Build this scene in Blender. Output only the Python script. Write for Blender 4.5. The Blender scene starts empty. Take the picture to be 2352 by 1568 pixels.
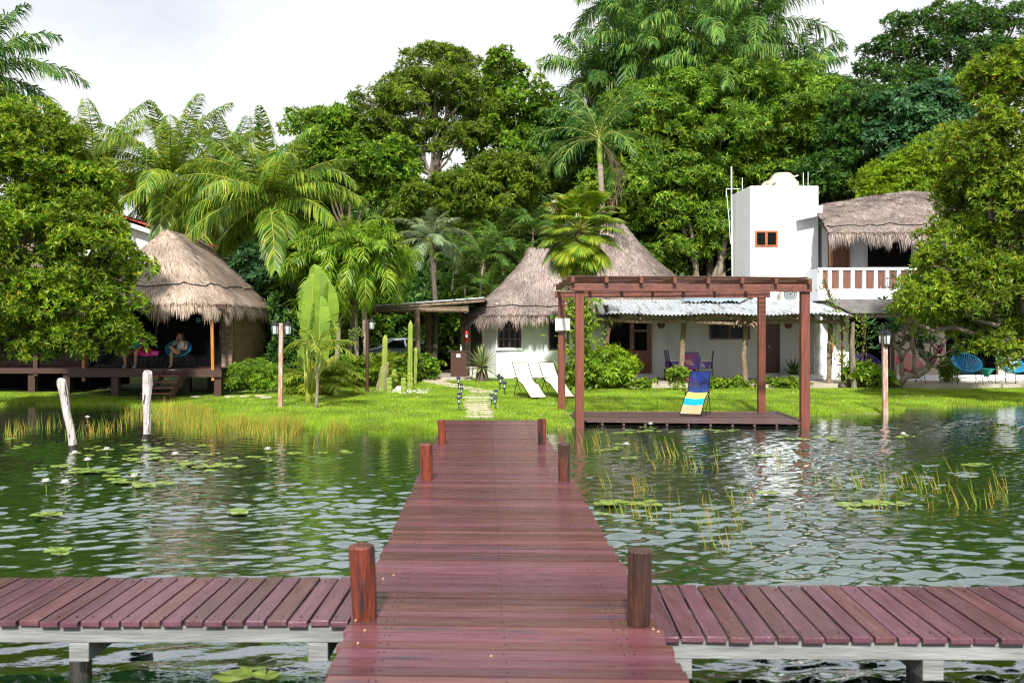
import bpy, math, random
import numpy as np
from mathutils import Vector, Matrix, Euler

sc = bpy.context.scene
COL = sc.collection
R = math.radians
# ---------------------------------------------------------------- camera, sky, sun, exposure
F, CX, HY, E = 2287.0, 1176.0, 765.0, 2.05     # survey constants: focal length, centre, horizon, eye height above the water
cam = bpy.data.cameras.new('camera')
camo = bpy.data.objects.new('camera', cam)
COL.objects.link(camo)
cam.sensor_width = 36.0
cam.lens = 36.0 * F / 2352.0
cam.shift_y = -19.0 / 2352.0
cam.clip_start = 0.1
cam.clip_end = 2000
camo.location = (0, 0, E)
camo.rotation_euler = (R(90), 0, 0)
cam.dof.use_dof = True
cam.dof.focus_distance = 24.0
cam.dof.aperture_fstop = 3.2
sc.camera = camo
sc.render.resolution_x, sc.render.resolution_y = 1024, 682

SUN_EL, SUN_AZ = 39.0, -3.0     # elevation; azimuth measured from straight behind the camera towards the right
w = bpy.data.worlds.new('World')
sc.world = w
w.use_nodes = True
nt = w.node_tree
bg = nt.nodes['Background']
sky = nt.nodes.new('ShaderNodeTexSky')
sky.sky_type = 'NISHITA'
sky.sun_disc = False
sky.sun_elevation = R(SUN_EL)
sky.sun_rotation = R(180 - SUN_AZ)
tc = nt.nodes.new('ShaderNodeTexCoord')
mp = nt.nodes.new('ShaderNodeMapping')
mp.inputs['Scale'].default_value = (1.0, 1.0, 2.6)
cl = nt.nodes.new('ShaderNodeTexNoise')
cl.inputs['Scale'].default_value = 2.2
cl.inputs['Detail'].default_value = 7
cl.inputs['Roughness'].default_value = 0.55
rp = nt.nodes.new('ShaderNodeValToRGB')
rp.color_ramp.elements[0].position = 0.24
rp.color_ramp.elements[0].color = (0.5, 0.5, 0.5, 1)
rp.color_ramp.elements[1].position = 0.52
mx = nt.nodes.new('ShaderNodeMixRGB')
mx.inputs[2].default_value = (7.45, 7.62, 7.78, 1)
nt.links.new(tc.outputs['Generated'], mp.inputs[0])
nt.links.new(mp.outputs[0], cl.inputs[0])
nt.links.new(cl.outputs['Fac'], rp.inputs[0])
nt.links.new(rp.outputs[0], mx.inputs[0])
nt.links.new(sky.outputs[0], mx.inputs[1])
nt.links.new(mx.outputs[0], bg.inputs['Color'])
bg.inputs['Strength'].default_value = 0.1

sl = bpy.data.lights.new('sun', 'SUN')
slo = bpy.data.objects.new('sun', sl)
COL.objects.link(slo)
sl.energy = 4.7
sl.angle = R(3.0)
sl.color = (1.0, 0.965, 0.90)
_d = Vector((math.sin(R(SUN_AZ)) * math.cos(R(SUN_EL)), -math.cos(R(SUN_AZ)) * math.cos(R(SUN_EL)), math.sin(R(SUN_EL))))
slo.rotation_euler = _d.to_track_quat('Z', 'Y').to_euler()
slo.location = (10, -10, 30)
sc.view_settings.view_transform = 'Standard'
sc.view_settings.look = 'None'
sc.view_settings.exposure = 0.46
sc.view_settings.gamma = 1.0
sc.cycles.use_denoising = True
sc.cycles.pixel_filter_type = 'BLACKMAN_HARRIS'
sc.cycles.filter_width = 1.15
sc.cycles.max_bounces = 6
sc.cycles.diffuse_bounces = 3
sc.cycles.glossy_bounces = 3
sc.cycles.transmission_bounces = 3
sc.cycles.transparent_max_bounces = 6
sc.cycles.use_adaptive_sampling = True
sc.cycles.caustics_reflective = False
sc.cycles.caustics_refractive = False

# ---------------------------------------------------------------- helpers
rnd = random.Random(7)
def W(px, py, Y):
    return np.array(((px - CX) / F * Y, Y, E - (py - HY) / F * Y))

ORG = {}
def tag(o, label=None, cat=None, group=None, kind=None):
    if label: o['label'] = label
    if cat: o['category'] = cat
    if group: o['group'] = group
    if kind: o['kind'] = kind
    return o
def thing(name, label, cat, loc=(0, 0, 0), group=None, rz=0.0):
    o = bpy.data.objects.new(name, None)
    COL.objects.link(o)
    o.location = tuple(float(v) for v in loc)
    o.rotation_euler = (0, 0, rz)
    o.empty_display_size = 0.1
    ORG[o.name] = np.array(o.location)
    return tag(o, label, cat, group)
def copy_tree(o, parent=None):
    c = o.copy()
    COL.objects.link(c)
    c.parent = parent
    for ch in list(o.children):
        copy_tree(ch, c)
    return c
def place(o, loc, rz=0.0, s=1.0, label=None, cat=None, group=None):
    o.location = tuple(float(v) for v in loc)
    o.rotation_euler = (o.rotation_euler[0], o.rotation_euler[1], rz)
    o.scale = (s, s, s)
    return tag(o, label, cat, group)

def nrm(a):
    a = np.asarray(a, float)
    return a / np.maximum(np.linalg.norm(a, axis=-1, keepdims=True), 1e-9)

class MB:
    def __init__(s):
        s.V, s.F, s.n, s.mi = [], [], 0, 0
    def add(s, V, Fc):
        V = np.asarray(V, float).reshape(-1, 3)
        if isinstance(Fc, np.ndarray):
            s.F.append((Fc + s.n, s.mi))
        else:
            by = {}
            for f in Fc: by.setdefault(len(f), []).append(f)
            for k, fs in by.items(): s.F.append((np.array(fs, int) + s.n, s.mi))
        s.V.append(V); s.n += len(V)
        return s
    def box(s, c, size, rz=0.0, tilt=None):
        x, y, z = size[0] / 2, size[1] / 2, size[2] / 2
        V = np.array([(i * x, j * y, k * z) for k in (-1, 1) for j in (-1, 1) for i in (-1, 1)])
        if tilt is not None:
            V = V @ np.array(Euler(tilt).to_matrix()).T
        if rz:
            c_, s_ = math.cos(rz), math.sin(rz)
            V = V @ np.array([[c_, s_, 0], [-s_, c_, 0], [0, 0, 1]])
        return s.add(V + np.array(c), [(0, 2, 3, 1), (4, 5, 7, 6), (0, 1, 5, 4), (2, 6, 7, 3), (1, 3, 7, 5), (0, 4, 6, 2)])
    def bb(s, a, b):
        a, b = np.array(a, float), np.array(b, float)
        return s.box((a + b) / 2, np.abs(b - a))
    def beam(s, a, b, w_, h_, up=(0, 0, 1)):
        a, b = np.array(a, float), np.array(b, float)
        t = nrm(b - a); up = np.array(up, float)
        if abs(t @ up) > .95: up = np.array((0., 1, 0))
        sd = nrm(np.cross(t, up)); u = np.cross(sd, t)
        V = []
        for p in (a, b):
            for i, j in ((-1, -1), (1, -1), (1, 1), (-1, 1)):
                V.append(p + sd * i * w_ / 2 + u * j * h_ / 2)
        return s.add(V, [(3, 2, 1, 0), (4, 5, 6, 7), (0, 1, 5, 4), (1, 2, 6, 5), (2, 3, 7, 6), (3, 0, 4, 7)])
    def tube(s, pts, rad, n=8, caps=True, lump=0.0, rng=None):
        P = np.array(pts, float); m = len(P)
        r = np.full(m, rad, float) if np.isscalar(rad) else np.array(rad, float)
        T = np.gradient(P, axis=0); T = nrm(T)
        ref = np.array((0., 0, 1)) if abs(T[0][2]) < .9 else np.array((1., 0, 0))
        A = np.zeros_like(P); a = nrm(np.cross(T[0], ref))
        for i in range(m):
            a = a - T[i] * (a @ T[i]); a = nrm(a); A[i] = a
        B = np.cross(T, A)
        th = np.linspace(0, 2 * np.pi, n, endpoint=False)
        rr = r[:, None] * np.ones((m, n))
        if lump:
            g = rng or np.random.default_rng(1)
            rr = rr * (1 + lump * g.normal(size=(m, n)))
        V = P[:, None] + rr[..., None] * (np.cos(th)[None, :, None] * A[:, None] + np.sin(th)[None, :, None] * B[:, None])
        i, j = np.meshgrid(np.arange(m - 1), np.arange(n), indexing='ij')
        j2 = (j + 1) % n
        Fq = np.stack([i * n + j, i * n + j2, (i + 1) * n + j2, (i + 1) * n + j], -1).reshape(-1, 4)
        k = s.n
        s.add(V, Fq)
        if caps:
            s.F.append((np.array([list(range(n))[::-1]]) + k, s.mi))
            s.F.append((np.array([list(range(n))]) + k + (m - 1) * n, s.mi))
        return s
    def lathe(s, prof, c=(0, 0, 0), n=16, sx=1.0, sy=1.0, ang=0.0):
        P = np.array(prof, float); m = len(P)
        th = np.linspace(0, 2 * np.pi, n, endpoint=False) + ang
        V = np.stack([P[:, 0][:, None] * np.cos(th) * sx, P[:, 0][:, None] * np.sin(th) * sy, P[:, 1][:, None] * np.ones(n)], -1)
        i, j = np.meshgrid(np.arange(m - 1), np.arange(n), indexing='ij'); j2 = (j + 1) % n
        Fq = np.stack([i * n + j, i * n + j2, (i + 1) * n + j2, (i + 1) * n + j], -1).reshape(-1, 4)
        k = s.n
        s.add(V.reshape(-1, 3) + np.array(c), Fq)
        s.F.append((np.array([list(range(n))[::-1]]) + k, s.mi)); s.F.append((np.array([list(range(n))]) + k + (m - 1) * n, s.mi))
        return s
    def grid(s, G, closed=False):
        G = np.asarray(G, float); m, n = G.shape[:2]
        jn = n if closed else n - 1
        i, j = np.meshgrid(np.arange(m - 1), np.arange(jn), indexing='ij'); j2 = (j + 1) % n
        return s.add(G.reshape(-1, 3), np.stack([i * n + j, i * n + j2, (i + 1) * n + j2, (i + 1) * n + j], -1).reshape(-1, 4))
    def prism(s, poly, a, b, axis=1):
        """extrude a 2-D outline between a and b along the given axis (0, 1 or 2)"""
        n = len(poly); V = []
        for t in (a, b):
            for p in poly:
                q = list(p); q.insert(axis, t); V.append(q)
        Fc = [tuple(range(n))[::-1], tuple(range(n, 2 * n))]
        for i in range(n):
            j = (i + 1) % n; Fc.append((i, j, n + j, n + i))
        return s.add(V, Fc)
    def sticks(s, P0, P1, r0, r1, n=4):
        P0, P1 = np.asarray(P0, float), np.asarray(P1, float); k = len(P0)
        if k == 0: return s
        T = nrm(P1 - P0); ref = np.where(np.abs(T[:, 2:3]) < .9, np.array([[0., 0, 1]]), np.array([[1., 0, 0]]))
        A = nrm(np.cross(T, ref)); B = np.cross(T, A)
        r0 = np.broadcast_to(r0, (k,)); r1 = np.broadcast_to(r1, (k,))
        th = np.linspace(0, 2 * np.pi, n, endpoint=False)
        ring = np.cos(th)[None, :, None] * A[:, None] + np.sin(th)[None, :, None] * B[:, None]
        V = np.concatenate([P0[:, None] + ring * r0[:, None, None], P1[:, None] + ring * r1[:, None, None]], 1)
        q = np.array([[j, (j + 1) % n, n + (j + 1) % n, n + j] for j in range(n)])
        return s.add(V.reshape(-1, 3), (q[None] + (np.arange(k) * 2 * n)[:, None, None]).reshape(-1, 4))
    def leaves(s, P, D, N, L, Wd, mid=.45, lift=0.12):
        D = nrm(D); S = nrm(np.cross(D, N)); N2 = np.cross(S, D)
        k = len(P); L = np.broadcast_to(L, (k,))[:, None]; Wd = np.broadcast_to(Wd, (k,))[:, None]
        V = np.stack([P, P + D * L * mid + S * Wd / 2 + N2 * L * lift, P + D * L, P + D * L * mid - S * Wd / 2 + N2 * L * lift], 1)
        return s.add(V.reshape(-1, 3), np.arange(4 * k).reshape(-1, 4))
    def straps(s, P, D, S, L, Wd, hang=0.3, tip=0.15, w0=.7):
        """two-segment narrow leaflets that droop; S is the width direction"""
        D = nrm(D); S = nrm(S - D * np.sum(S * D, -1, keepdims=True)); k = len(P)
        L = np.broadcast_to(L, (k,))[:, None]; Wd = np.broadcast_to(Wd, (k,))[:, None]; hang = np.broadcast_to(hang, (k,))[:, None]
        dn = np.array([[0, 0, -1.]])
        M = P + D * L * .5 + dn * L * hang * .12
        D2 = nrm(D + dn * hang)
        T = M + D2 * L * .5
        V = np.stack([P - S * Wd * w0 / 2, P + S * Wd * w0 / 2, M - S * Wd / 2, M + S * Wd / 2, T - S * Wd * tip / 2, T + S * Wd * tip / 2], 1)
        q = np.array([[0, 1, 3, 2], [2, 3, 5, 4]])
        return s.add(V.reshape(-1, 3), (q[None] + (np.arange(k) * 6)[:, None, None]).reshape(-1, 4))
    def build(s, name, mats, parent=None, smooth=False, bevel=0.0, label=None, kind=None, org=None):
        if not isinstance(mats, (list, tuple)): mats = [mats]
        V = np.concatenate(s.V)
        top = parent
        while top is not None and top.parent is not None: top = top.parent
        o0 = ORG.get(top.name, np.zeros(3)) if top is not None else (np.zeros(3) if org is None else np.array(org, float))
        V = V - o0
        me = bpy.data.meshes.new(name)
        me.vertices.add(len(V)); me.vertices.foreach_set('co', V.ravel().astype(np.float32))
        loops = np.concatenate([f.ravel() for f, _ in s.F]); sizes = np.concatenate([np.full(len(f), f.shape[1]) for f, _ in s.F])
        mi = np.concatenate([np.full(len(f), m) for f, m in s.F])
        me.loops.add(len(loops)); me.loops.foreach_set('vertex_index', loops.astype(np.int32))
        me.polygons.add(len(sizes))
        me.polygons.foreach_set('loop_start', np.concatenate([[0], np.cumsum(sizes)[:-1]]).astype(np.int32))
        me.polygons.foreach_set('loop_total', sizes.astype(np.int32))
        me.polygons.foreach_set('material_index', mi.astype(np.int32))
        me.polygons.foreach_set('use_smooth', np.full(len(sizes), bool(smooth)))
        for m in mats: me.materials.append(m)
        me.update(calc_edges=True)
        o = bpy.data.objects.new(name, me)
        COL.objects.link(o)
        if parent is not None: o.parent = parent
        else: o.location = tuple(o0); ORG[o.name] = o0
        if bevel:
            b = o.modifiers.new('bevel', 'BEVEL'); b.width = bevel; b.segments = 2; b.limit_method = 'ANGLE'
        return tag(o, label, kind=kind)

# ---------------------------------------------------------------- materials
def _new(name):
    m = bpy.data.materials.new(name); m.use_nodes = True
    return m, m.node_tree, m.node_tree.nodes['Principled BSDF']
def pmat(name, c, c2=None, rough=.6, metal=0.0, scale=4.0, stretch=(1, 1, 1), isl=0.0, bump=0.0, bscale=30.0, spec=.5, lo=.35, hi=.65, detail=5, c3=None, s3=1.0, lo3=.55, hi3=.7, trans=0.0, rvar=0.0, hvar=0.0):
    m, t, p = _new(name); N, Lk = t.nodes, t.links
    tc = N.new('ShaderNodeTexCoord'); mp = N.new('ShaderNodeMapping'); mp.inputs['Scale'].default_value = stretch
    Lk.new(tc.outputs['Object'], mp.inputs[0])
    nz = N.new('ShaderNodeTexNoise'); nz.inputs['Scale'].default_value = scale; nz.inputs['Detail'].default_value = detail; nz.inputs['Roughness'].default_value = .6
    if isl:
        g = N.new('ShaderNodeNewGeometry'); ad = N.new('ShaderNodeVectorMath'); ad.operation = 'ADD'
        sc_ = N.new('ShaderNodeVectorMath'); sc_.operation = 'SCALE'; sc_.inputs['Scale'].default_value = 37.0
        cb = N.new('ShaderNodeCombineXYZ')
        for k in range(3): Lk.new(g.outputs['Random Per Island'], cb.inputs[k])
        Lk.new(cb.outputs[0], sc_.inputs[0]); Lk.new(sc_.outputs[0], ad.inputs[1]); Lk.new(mp.outputs[0], ad.inputs[0]); vec = ad.outputs[0]
    else: vec = mp.outputs[0]
    Lk.new(vec, nz.inputs[0])
    mr = N.new('ShaderNodeMapRange'); mr.inputs[1].default_value = lo; mr.inputs[2].default_value = hi
    Lk.new(nz.outputs['Fac'], mr.inputs[0])
    mx = N.new('ShaderNodeMixRGB'); mx.inputs[1].default_value = (*c, 1); mx.inputs[2].default_value = (*(c2 or c), 1)
    Lk.new(mr.outputs[0], mx.inputs[0]); out = mx.outputs[0]
    if c3:
        n3 = N.new('ShaderNodeTexNoise'); n3.inputs['Scale'].default_value = s3; n3.inputs['Detail'].default_value = 6; n3.inputs['Roughness'].default_value = .65
        Lk.new(vec, n3.inputs[0])
        m3 = N.new('ShaderNodeMapRange'); m3.inputs[1].default_value = lo3; m3.inputs[2].default_value = hi3
        Lk.new(n3.outputs['Fac'], m3.inputs[0])
        x3 = N.new('ShaderNodeMixRGB'); x3.inputs[2].default_value = (*c3, 1)
        Lk.new(m3.outputs[0], x3.inputs[0]); Lk.new(out, x3.inputs[1]); out = x3.outputs[0]
    if isl:
        hs = N.new('ShaderNodeHueSaturation'); m2 = N.new('ShaderNodeMapRange'); m2.inputs[3].default_value = 1 - isl; m2.inputs[4].default_value = 1 + isl
        if hvar:
            mu = N.new('ShaderNodeMath'); mu.operation = 'MULTIPLY'; mu.inputs[1].default_value = 7.31; fc = N.new('ShaderNodeMath'); fc.operation = 'FRACT'
            m4 = N.new('ShaderNodeMapRange'); m4.inputs[3].default_value = .5 - hvar; m4.inputs[4].default_value = .5 + hvar
            Lk.new(g.outputs['Random Per Island'], mu.inputs[0]); Lk.new(mu.outputs[0], fc.inputs[0]); Lk.new(fc.outputs[0], m4.inputs[0]); Lk.new(m4.outputs[0], hs.inputs['Hue'])
        Lk.new(g.outputs['Random Per Island'], m2.inputs[0]); Lk.new(m2.outputs[0], hs.inputs['Value']); Lk.new(out, hs.inputs['Color']); out = hs.outputs[0]
    Lk.new(out, p.inputs['Base Color'])
    p.inputs['Roughness'].default_value = rough; p.inputs['Metallic'].default_value = metal; p.inputs['Specular IOR Level'].default_value = spec
    if rvar:
        r2 = N.new('ShaderNodeMapRange'); r2.inputs[3].default_value = max(.05, rough - rvar); r2.inputs[4].default_value = min(1, rough + rvar)
        Lk.new(mr.outputs[0], r2.inputs[0]); Lk.new(r2.outputs[0], p.inputs['Roughness'])
    if bump:
        bn = N.new('ShaderNodeTexNoise'); bn.inputs['Scale'].default_value = bscale; bn.inputs['Detail'].default_value = 4
        Lk.new(vec, bn.inputs[0]); b = N.new('ShaderNodeBump'); b.inputs['Strength'].default_value = 1.0; b.inputs['Distance'].default_value = bump
        Lk.new(bn.outputs['Fac'], b.inputs['Height']); Lk.new(b.outputs[0], p.inputs['Normal'])
    return m
def leafmat(name, cols, trans=.4, rough=.45, tint=None):
    """cols: colours picked at random for every leaf; part of the light passes through the leaf"""
    m, t, p = _new(name); N, Lk = t.nodes, t.links
    g = N.new('ShaderNodeNewGeometry'); cr = N.new('ShaderNodeValToRGB'); e = cr.color_ramp.elements
    while len(e) < len(cols): e.new(0.5)
    for i, c in enumerate(cols):
        e[i].position = i / (len(cols) - 1) if len(cols) < 4 else [0, .35, .8, .985, 1][i]; e[i].color = (*c, 1)
    Lk.new(g.outputs['Random Per Island'], cr.inputs[0])
    tc = N.new('ShaderNodeTexCoord'); nz = N.new('ShaderNodeTexNoise'); nz.inputs['Scale'].default_value = .9; nz.inputs['Detail'].default_value = 3
    Lk.new(tc.outputs['Object'], nz.inputs[0])
    mr = N.new('ShaderNodeMapRange'); mr.inputs[1].default_value = .35; mr.inputs[2].default_value = .65; mr.inputs[3].default_value = .7; mr.inputs[4].default_value = 1.3
    Lk.new(nz.outputs['Fac'], mr.inputs[0]); hs = N.new('ShaderNodeHueSaturation'); Lk.new(mr.outputs[0], hs.inputs['Value']); Lk.new(cr.outputs[0], hs.inputs['Color'])
    Lk.new(hs.outputs[0], p.inputs['Base Color']); p.inputs['Roughness'].default_value = rough; p.inputs['Specular IOR Level'].default_value = .35
    tr = N.new('ShaderNodeBsdfTranslucent'); h2 = N.new('ShaderNodeHueSaturation'); h2.inputs['Hue'].default_value = .485; h2.inputs['Value'].default_value = 1.5
    Lk.new(hs.outputs[0], h2.inputs['Color']); Lk.new(h2.outputs[0], tr.inputs[0])
    mxs = N.new('ShaderNodeMixShader'); mxs.inputs[0].default_value = trans
    Lk.new(p.outputs[0], mxs.inputs[1]); Lk.new(tr.outputs[0], mxs.inputs[2]); Lk.new(mxs.outputs[0], N['Material Output'].inputs[0])
    return m

M = {}
M['deck'] = pmat('deck_wood', (.090, .027, .034), (.165, .062, .074), hvar=.028, rough=.25, lo=.2, hi=.8, scale=2.2, stretch=(1.0, 9, 9), isl=.36, bump=.0012, bscale=8, c3=(.045, .032, .06), s3=.8, lo3=.58, hi3=.68, rvar=.12)
M['deckside'] = pmat('side_deck_wood', (.080, .025, .036), (.150, .062, .080), hvar=.025, rough=.24, lo=.2, hi=.8, scale=2.2, stretch=(9, 1.0, 9), isl=.3, bump=.0015, bscale=8, c3=(.30, .22, .21), s3=1.3, lo3=.64, hi3=.78, rvar=.1)
M['platform'] = pmat('platform_wood', (.055, .028, .03), (.13, .062, .06), rough=.5, scale=3, stretch=(1, 12, 12), isl=.4, bump=.004)
M['post'] = pmat('red_post_wood', (.21, .040, .016), (.07, .014, .008), rough=.35, scale=3.5, stretch=(5, 5, .7), isl=.15, bump=.02, bscale=9, c3=(.018, .012, .012), s3=1.4, lo3=.5, hi3=.6)
M['postdark'] = pmat('dark_post_wood', (.075, .028, .018), (.03, .014, .010), rough=.35, scale=3.5, stretch=(5, 5, .7), bump=.02, bscale=9, c3=(.16, .045, .02), s3=1.4, lo3=.55, hi3=.65)
M['rafter'] = pmat('pergola_wood', (.19, .055, .03), (.10, .027, .018), rough=.5, scale=4, stretch=(1, 1, 1), isl=.2, bump=.01, bscale=12)
M['pergpost'] = pmat('pergola_post_wood', (.21, .055, .028), (.11, .03, .018), rough=.5, scale=3, stretch=(6, 6, .5), isl=.1, bump=.01, bscale=12, c3=(.03, .02, .018), s3=.9, lo3=.6, hi3=.75)
M['slat'] = pmat('dark_slat', (.06, .025, .018), (.13, .06, .04), rough=.6, isl=.5)
M['greywood'] = pmat('weathered_grey_beam', (.30, .31, .31), (.17, .17, .165), rough=.8, scale=3, stretch=(.6, 6, 6), bump=.006, bscale=14, c3=(.07, .05, .04), s3=2, lo3=.64, hi3=.75)
M['pile'] = pmat('dark_wet_pile', (.05, .04, .032), (.02, .017, .014), rough=.5, stretch=(4, 4, .6), bump=.01)
M['whitepost'] = pmat('bleached_post', (.62, .58, .56), (.44, .38, .36), rough=.9, scale=5, stretch=(5, 5, .8), bump=.015, bscale=14, c3=(.03, .024, .022), s3=3.2, lo3=.57, hi3=.62)
M['lamppost'] = pmat('flaked_post', (.42, .17, .10), (.5, .42, .38), rough=.85, scale=4, stretch=(4, 4, .7), lo=.4, hi=.6, bump=.006)
M['hutdark'] = pmat('hut_dark_wood', (.07, .026, .016), (.035, .015, .011), rough=.6, scale=4, stretch=(1, 6, 6), isl=.15, bump=.006)
M['orange'] = pmat('orange_post', (.52, .21, .035), (.34, .12, .03), rough=.5, scale=4, stretch=(5, 5, .6), bump=.004)
M['log'] = pmat('bare_log', (.30, .22, .145), (.14, .095, .06), rough=.85, scale=5, stretch=(2, 2, 2), bump=.02, bscale=16, isl=.15)
M['vinebark'] = pmat('dry_vine', (.22, .14, .075), (.08, .045, .025), rough=.9, scale=9, bump=.03, isl=.4)
M['white'] = pmat('white_plaster', (.86, .87, .89), (.79, .80, .82), rough=.85, scale=1.2, stretch=(2.5, 2.5, .5), bump=.008, bscale=7, c3=(.46, .44, .38), s3=.9, lo3=.58, hi3=.85)
M['cream'] = pmat('beige_plaster', (.55, .47, .38), (.48, .40, .31), rough=.85, scale=1.4, bump=.004)
M['concrete'] = pmat('pale_concrete', (.46, .41, .34), (.36, .31, .25), rough=.85, scale=2.2, bump=.006, c3=(.2, .16, .11), s3=1.5, lo3=.58, hi3=.75)
M['greyslab'] = pmat('grey_awning_slab', (.17, .16, .155), (.10, .092, .09), rough=.8, scale=3, bump=.006)
M['black'] = pmat('interior_shade_black', (.008, .008, .008), rough=.9, spec=.1)  # near-black colour stands in for shade inside rooms and openings
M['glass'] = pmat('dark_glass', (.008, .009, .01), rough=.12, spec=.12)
M['brown'] = pmat('brown_joinery', (.085, .032, .02), (.05, .018, .012), rough=.45, scale=4, stretch=(6, 6, .7), bump=.004)
M['door'] = pmat('red_brown_door', (.20, .068, .03), (.11, .034, .018), rough=.42, scale=4, stretch=(6, 6, .6), bump=.004)
M['winframe'] = pmat('orange_window_frame', (.42, .12, .03), (.3, .08, .02), rough=.45, scale=6)
M['thatch'] = pmat('thatch_base', (.25, .18, .13), (.14, .10, .075), rough=.95, scale=14, bump=.05, bscale=40)
M['straw'] = leafmat('straw', [(.29, .215, .16), (.46, .36, .285), (.60, .49, .41)], trans=.15, rough=.8)
M['strawg'] = leafmat('straw_grey', [(.20, .15, .13), (.33, .265, .24), (.45, .375, .345)], trans=.1, rough=.85)
M['rope'] = pmat('black_rope', (.012, .012, .014), rough=.8)
M['blueroof'] = pmat('blue_grey_sheet', (.22, .30, .36), (.34, .42, .48), rough=.4, scale=3)
M['metalroof'] = pmat('corrugated_sheet', (.44, .49, .54), (.66, .69, .72), rough=.42, metal=.15, scale=2.5, stretch=(4, .4, 1), c3=(.13, .12, .10), s3=1.6, lo3=.52, hi3=.68)
M['iron'] = pmat('black_iron', (.018, .019, .022), rough=.4, metal=.5)
M['bluemetal'] = pmat('blue_black_plastic', (.03, .035, .06), rough=.35)
M['lampglass'] = pmat('lamp_glass', (.55, .62, .62), (.4, .47, .45), rough=.08, scale=9)
M['steel'] = pmat('silver_pipe', (.75, .78, .78), rough=.35)
M['stone'] = pmat('pale_stepping_stone', (.60, .52, .41), (.44, .37, .28), rough=.9, scale=5, isl=.15, bump=.01, c3=(.2, .17, .1), s3=4, lo3=.6, hi3=.72)
M['pebble'] = pmat('white_pebble', (.72, .70, .66), (.55, .52, .48), rough=.8, isl=.15)
M['bark'] = pmat('tree_bark', (.15, .115, .085), (.07, .052, .04), rough=.9, scale=3, stretch=(3, 3, .8), bump=.03, bscale=12)
M['barkpale'] = pmat('pale_bark', (.30, .25, .19), (.15, .12, .09), rough=.9, scale=4, stretch=(3, 3, .8), bump=.02, bscale=12)
M['palmtrunk'] = pmat('ringed_palm_trunk', (.33, .28, .22), (.19, .155, .12), rough=.85, scale=7, stretch=(.4, .4, 5), bump=.02, bscale=10)
M['cshaft'] = pmat('green_crownshaft', (.20, .30, .04), (.30, .36, .06), rough=.4, scale=3)
M['rachis'] = pmat('yellow_green_rachis', (.38, .38, .06), (.26, .30, .05), rough=.4)
M['rachisg'] = pmat('green_rachis', (.14, .20, .04), (.20, .24, .06), rough=.4)
M['cactus'] = pmat('cactus_skin', (.19, .27, .04), (.30, .34, .05), rough=.6, scale=3, stretch=(1, 1, .5))
M['cactusdry'] = pmat('dry_cactus_skin', (.27, .22, .13), (.15, .16, .07), rough=.85, scale=5, bump=.01)
M['skin'] = pmat('tanned_skin', (.46, .25, .16), (.40, .21, .13), rough=.5, scale=9)
M['hair'] = pmat('black_hair', (.012, .009, .008), (.03, .02, .015), rough=.4, scale=30, stretch=(3, 3, .5))
def flat(name, c, rough=.5, **k): return pmat(name, c, tuple(v * .85 for v in c), rough=rough, scale=6, **k)
M['tank'] = flat('white_cotton', (.75, .75, .8), .8)
M['shorts'] = flat('dark_cotton', (.03, .035, .05), .8)
M['khaki'] = flat('khaki_cotton', (.35, .25, .13), .8)
M['teal'] = flat('teal_cotton', (.02, .35, .32), .8)
M['magenta'] = flat('magenta_plastic_cord', (.80, .02, .30), .35)
M['blue'] = flat('blue_plastic_cord', (.01, .33, .62), .35)
M['pink'] = flat('pink_plastic_cord', (.85, .16, .24), .35)
M['purple'] = flat('purple_plastic_cord', (.10, .03, .32), .35)
M['green'] = flat('green_plastic_cord', (.02, .34, .24), .35)
M['red'] = flat('red_cloth', (.80, .012, .012), .7)
M['redpaint'] = flat('red_paint', (.6, .02, .02), .35)
M['navy'] = flat('navy_cord', (.015, .05, .32), .4)
M['sky'] = flat('turquoise_cord', (.0, .42, .60), .4)
M['yellow'] = flat('yellow_cord', (.75, .62, .12), .4)
M['tan'] = flat('tan_cord', (.62, .42, .24), .5)
M['ivory'] = pmat('ivory_mesh_fabric', (.66, .60, .44), (.60, .54, .38), rough=.7, scale=3, stretch=(1, 12, 12))
M['armwood'] = flat('dark_armrest_wood', (.08, .035, .018), .4)
M['carpaint'] = flat('silver_blue_car_paint', (.50, .57, .62), .22, metal=.35)
M['tyre'] = flat('tyre_rubber', (.02, .02, .02), .8)
M['tilered'] = pmat('red_roof_tile', (.62, .10, .06), (.42, .06, .04), rough=.7, scale=6, isl=.2)
M['tankbeige'] = flat('beige_tank_plastic', (.62, .54, .44), .45)
M['terracotta'] = flat('dark_terracotta', (.10, .028, .018), .8)
M['petal'] = flat('white_petal', (.85, .83, .80), .5)
M['petaly'] = flat('yellow_stamen', (.75, .5, .04), .5)
M['coconut'] = flat('yellow_coconut', (.42, .30, .03), .45)
M['coconutg'] = flat('green_coconut', (.12, .18, .03), .45)
M['shell'] = flat('pale_shell', (.42, .27, .16), .5)
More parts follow.
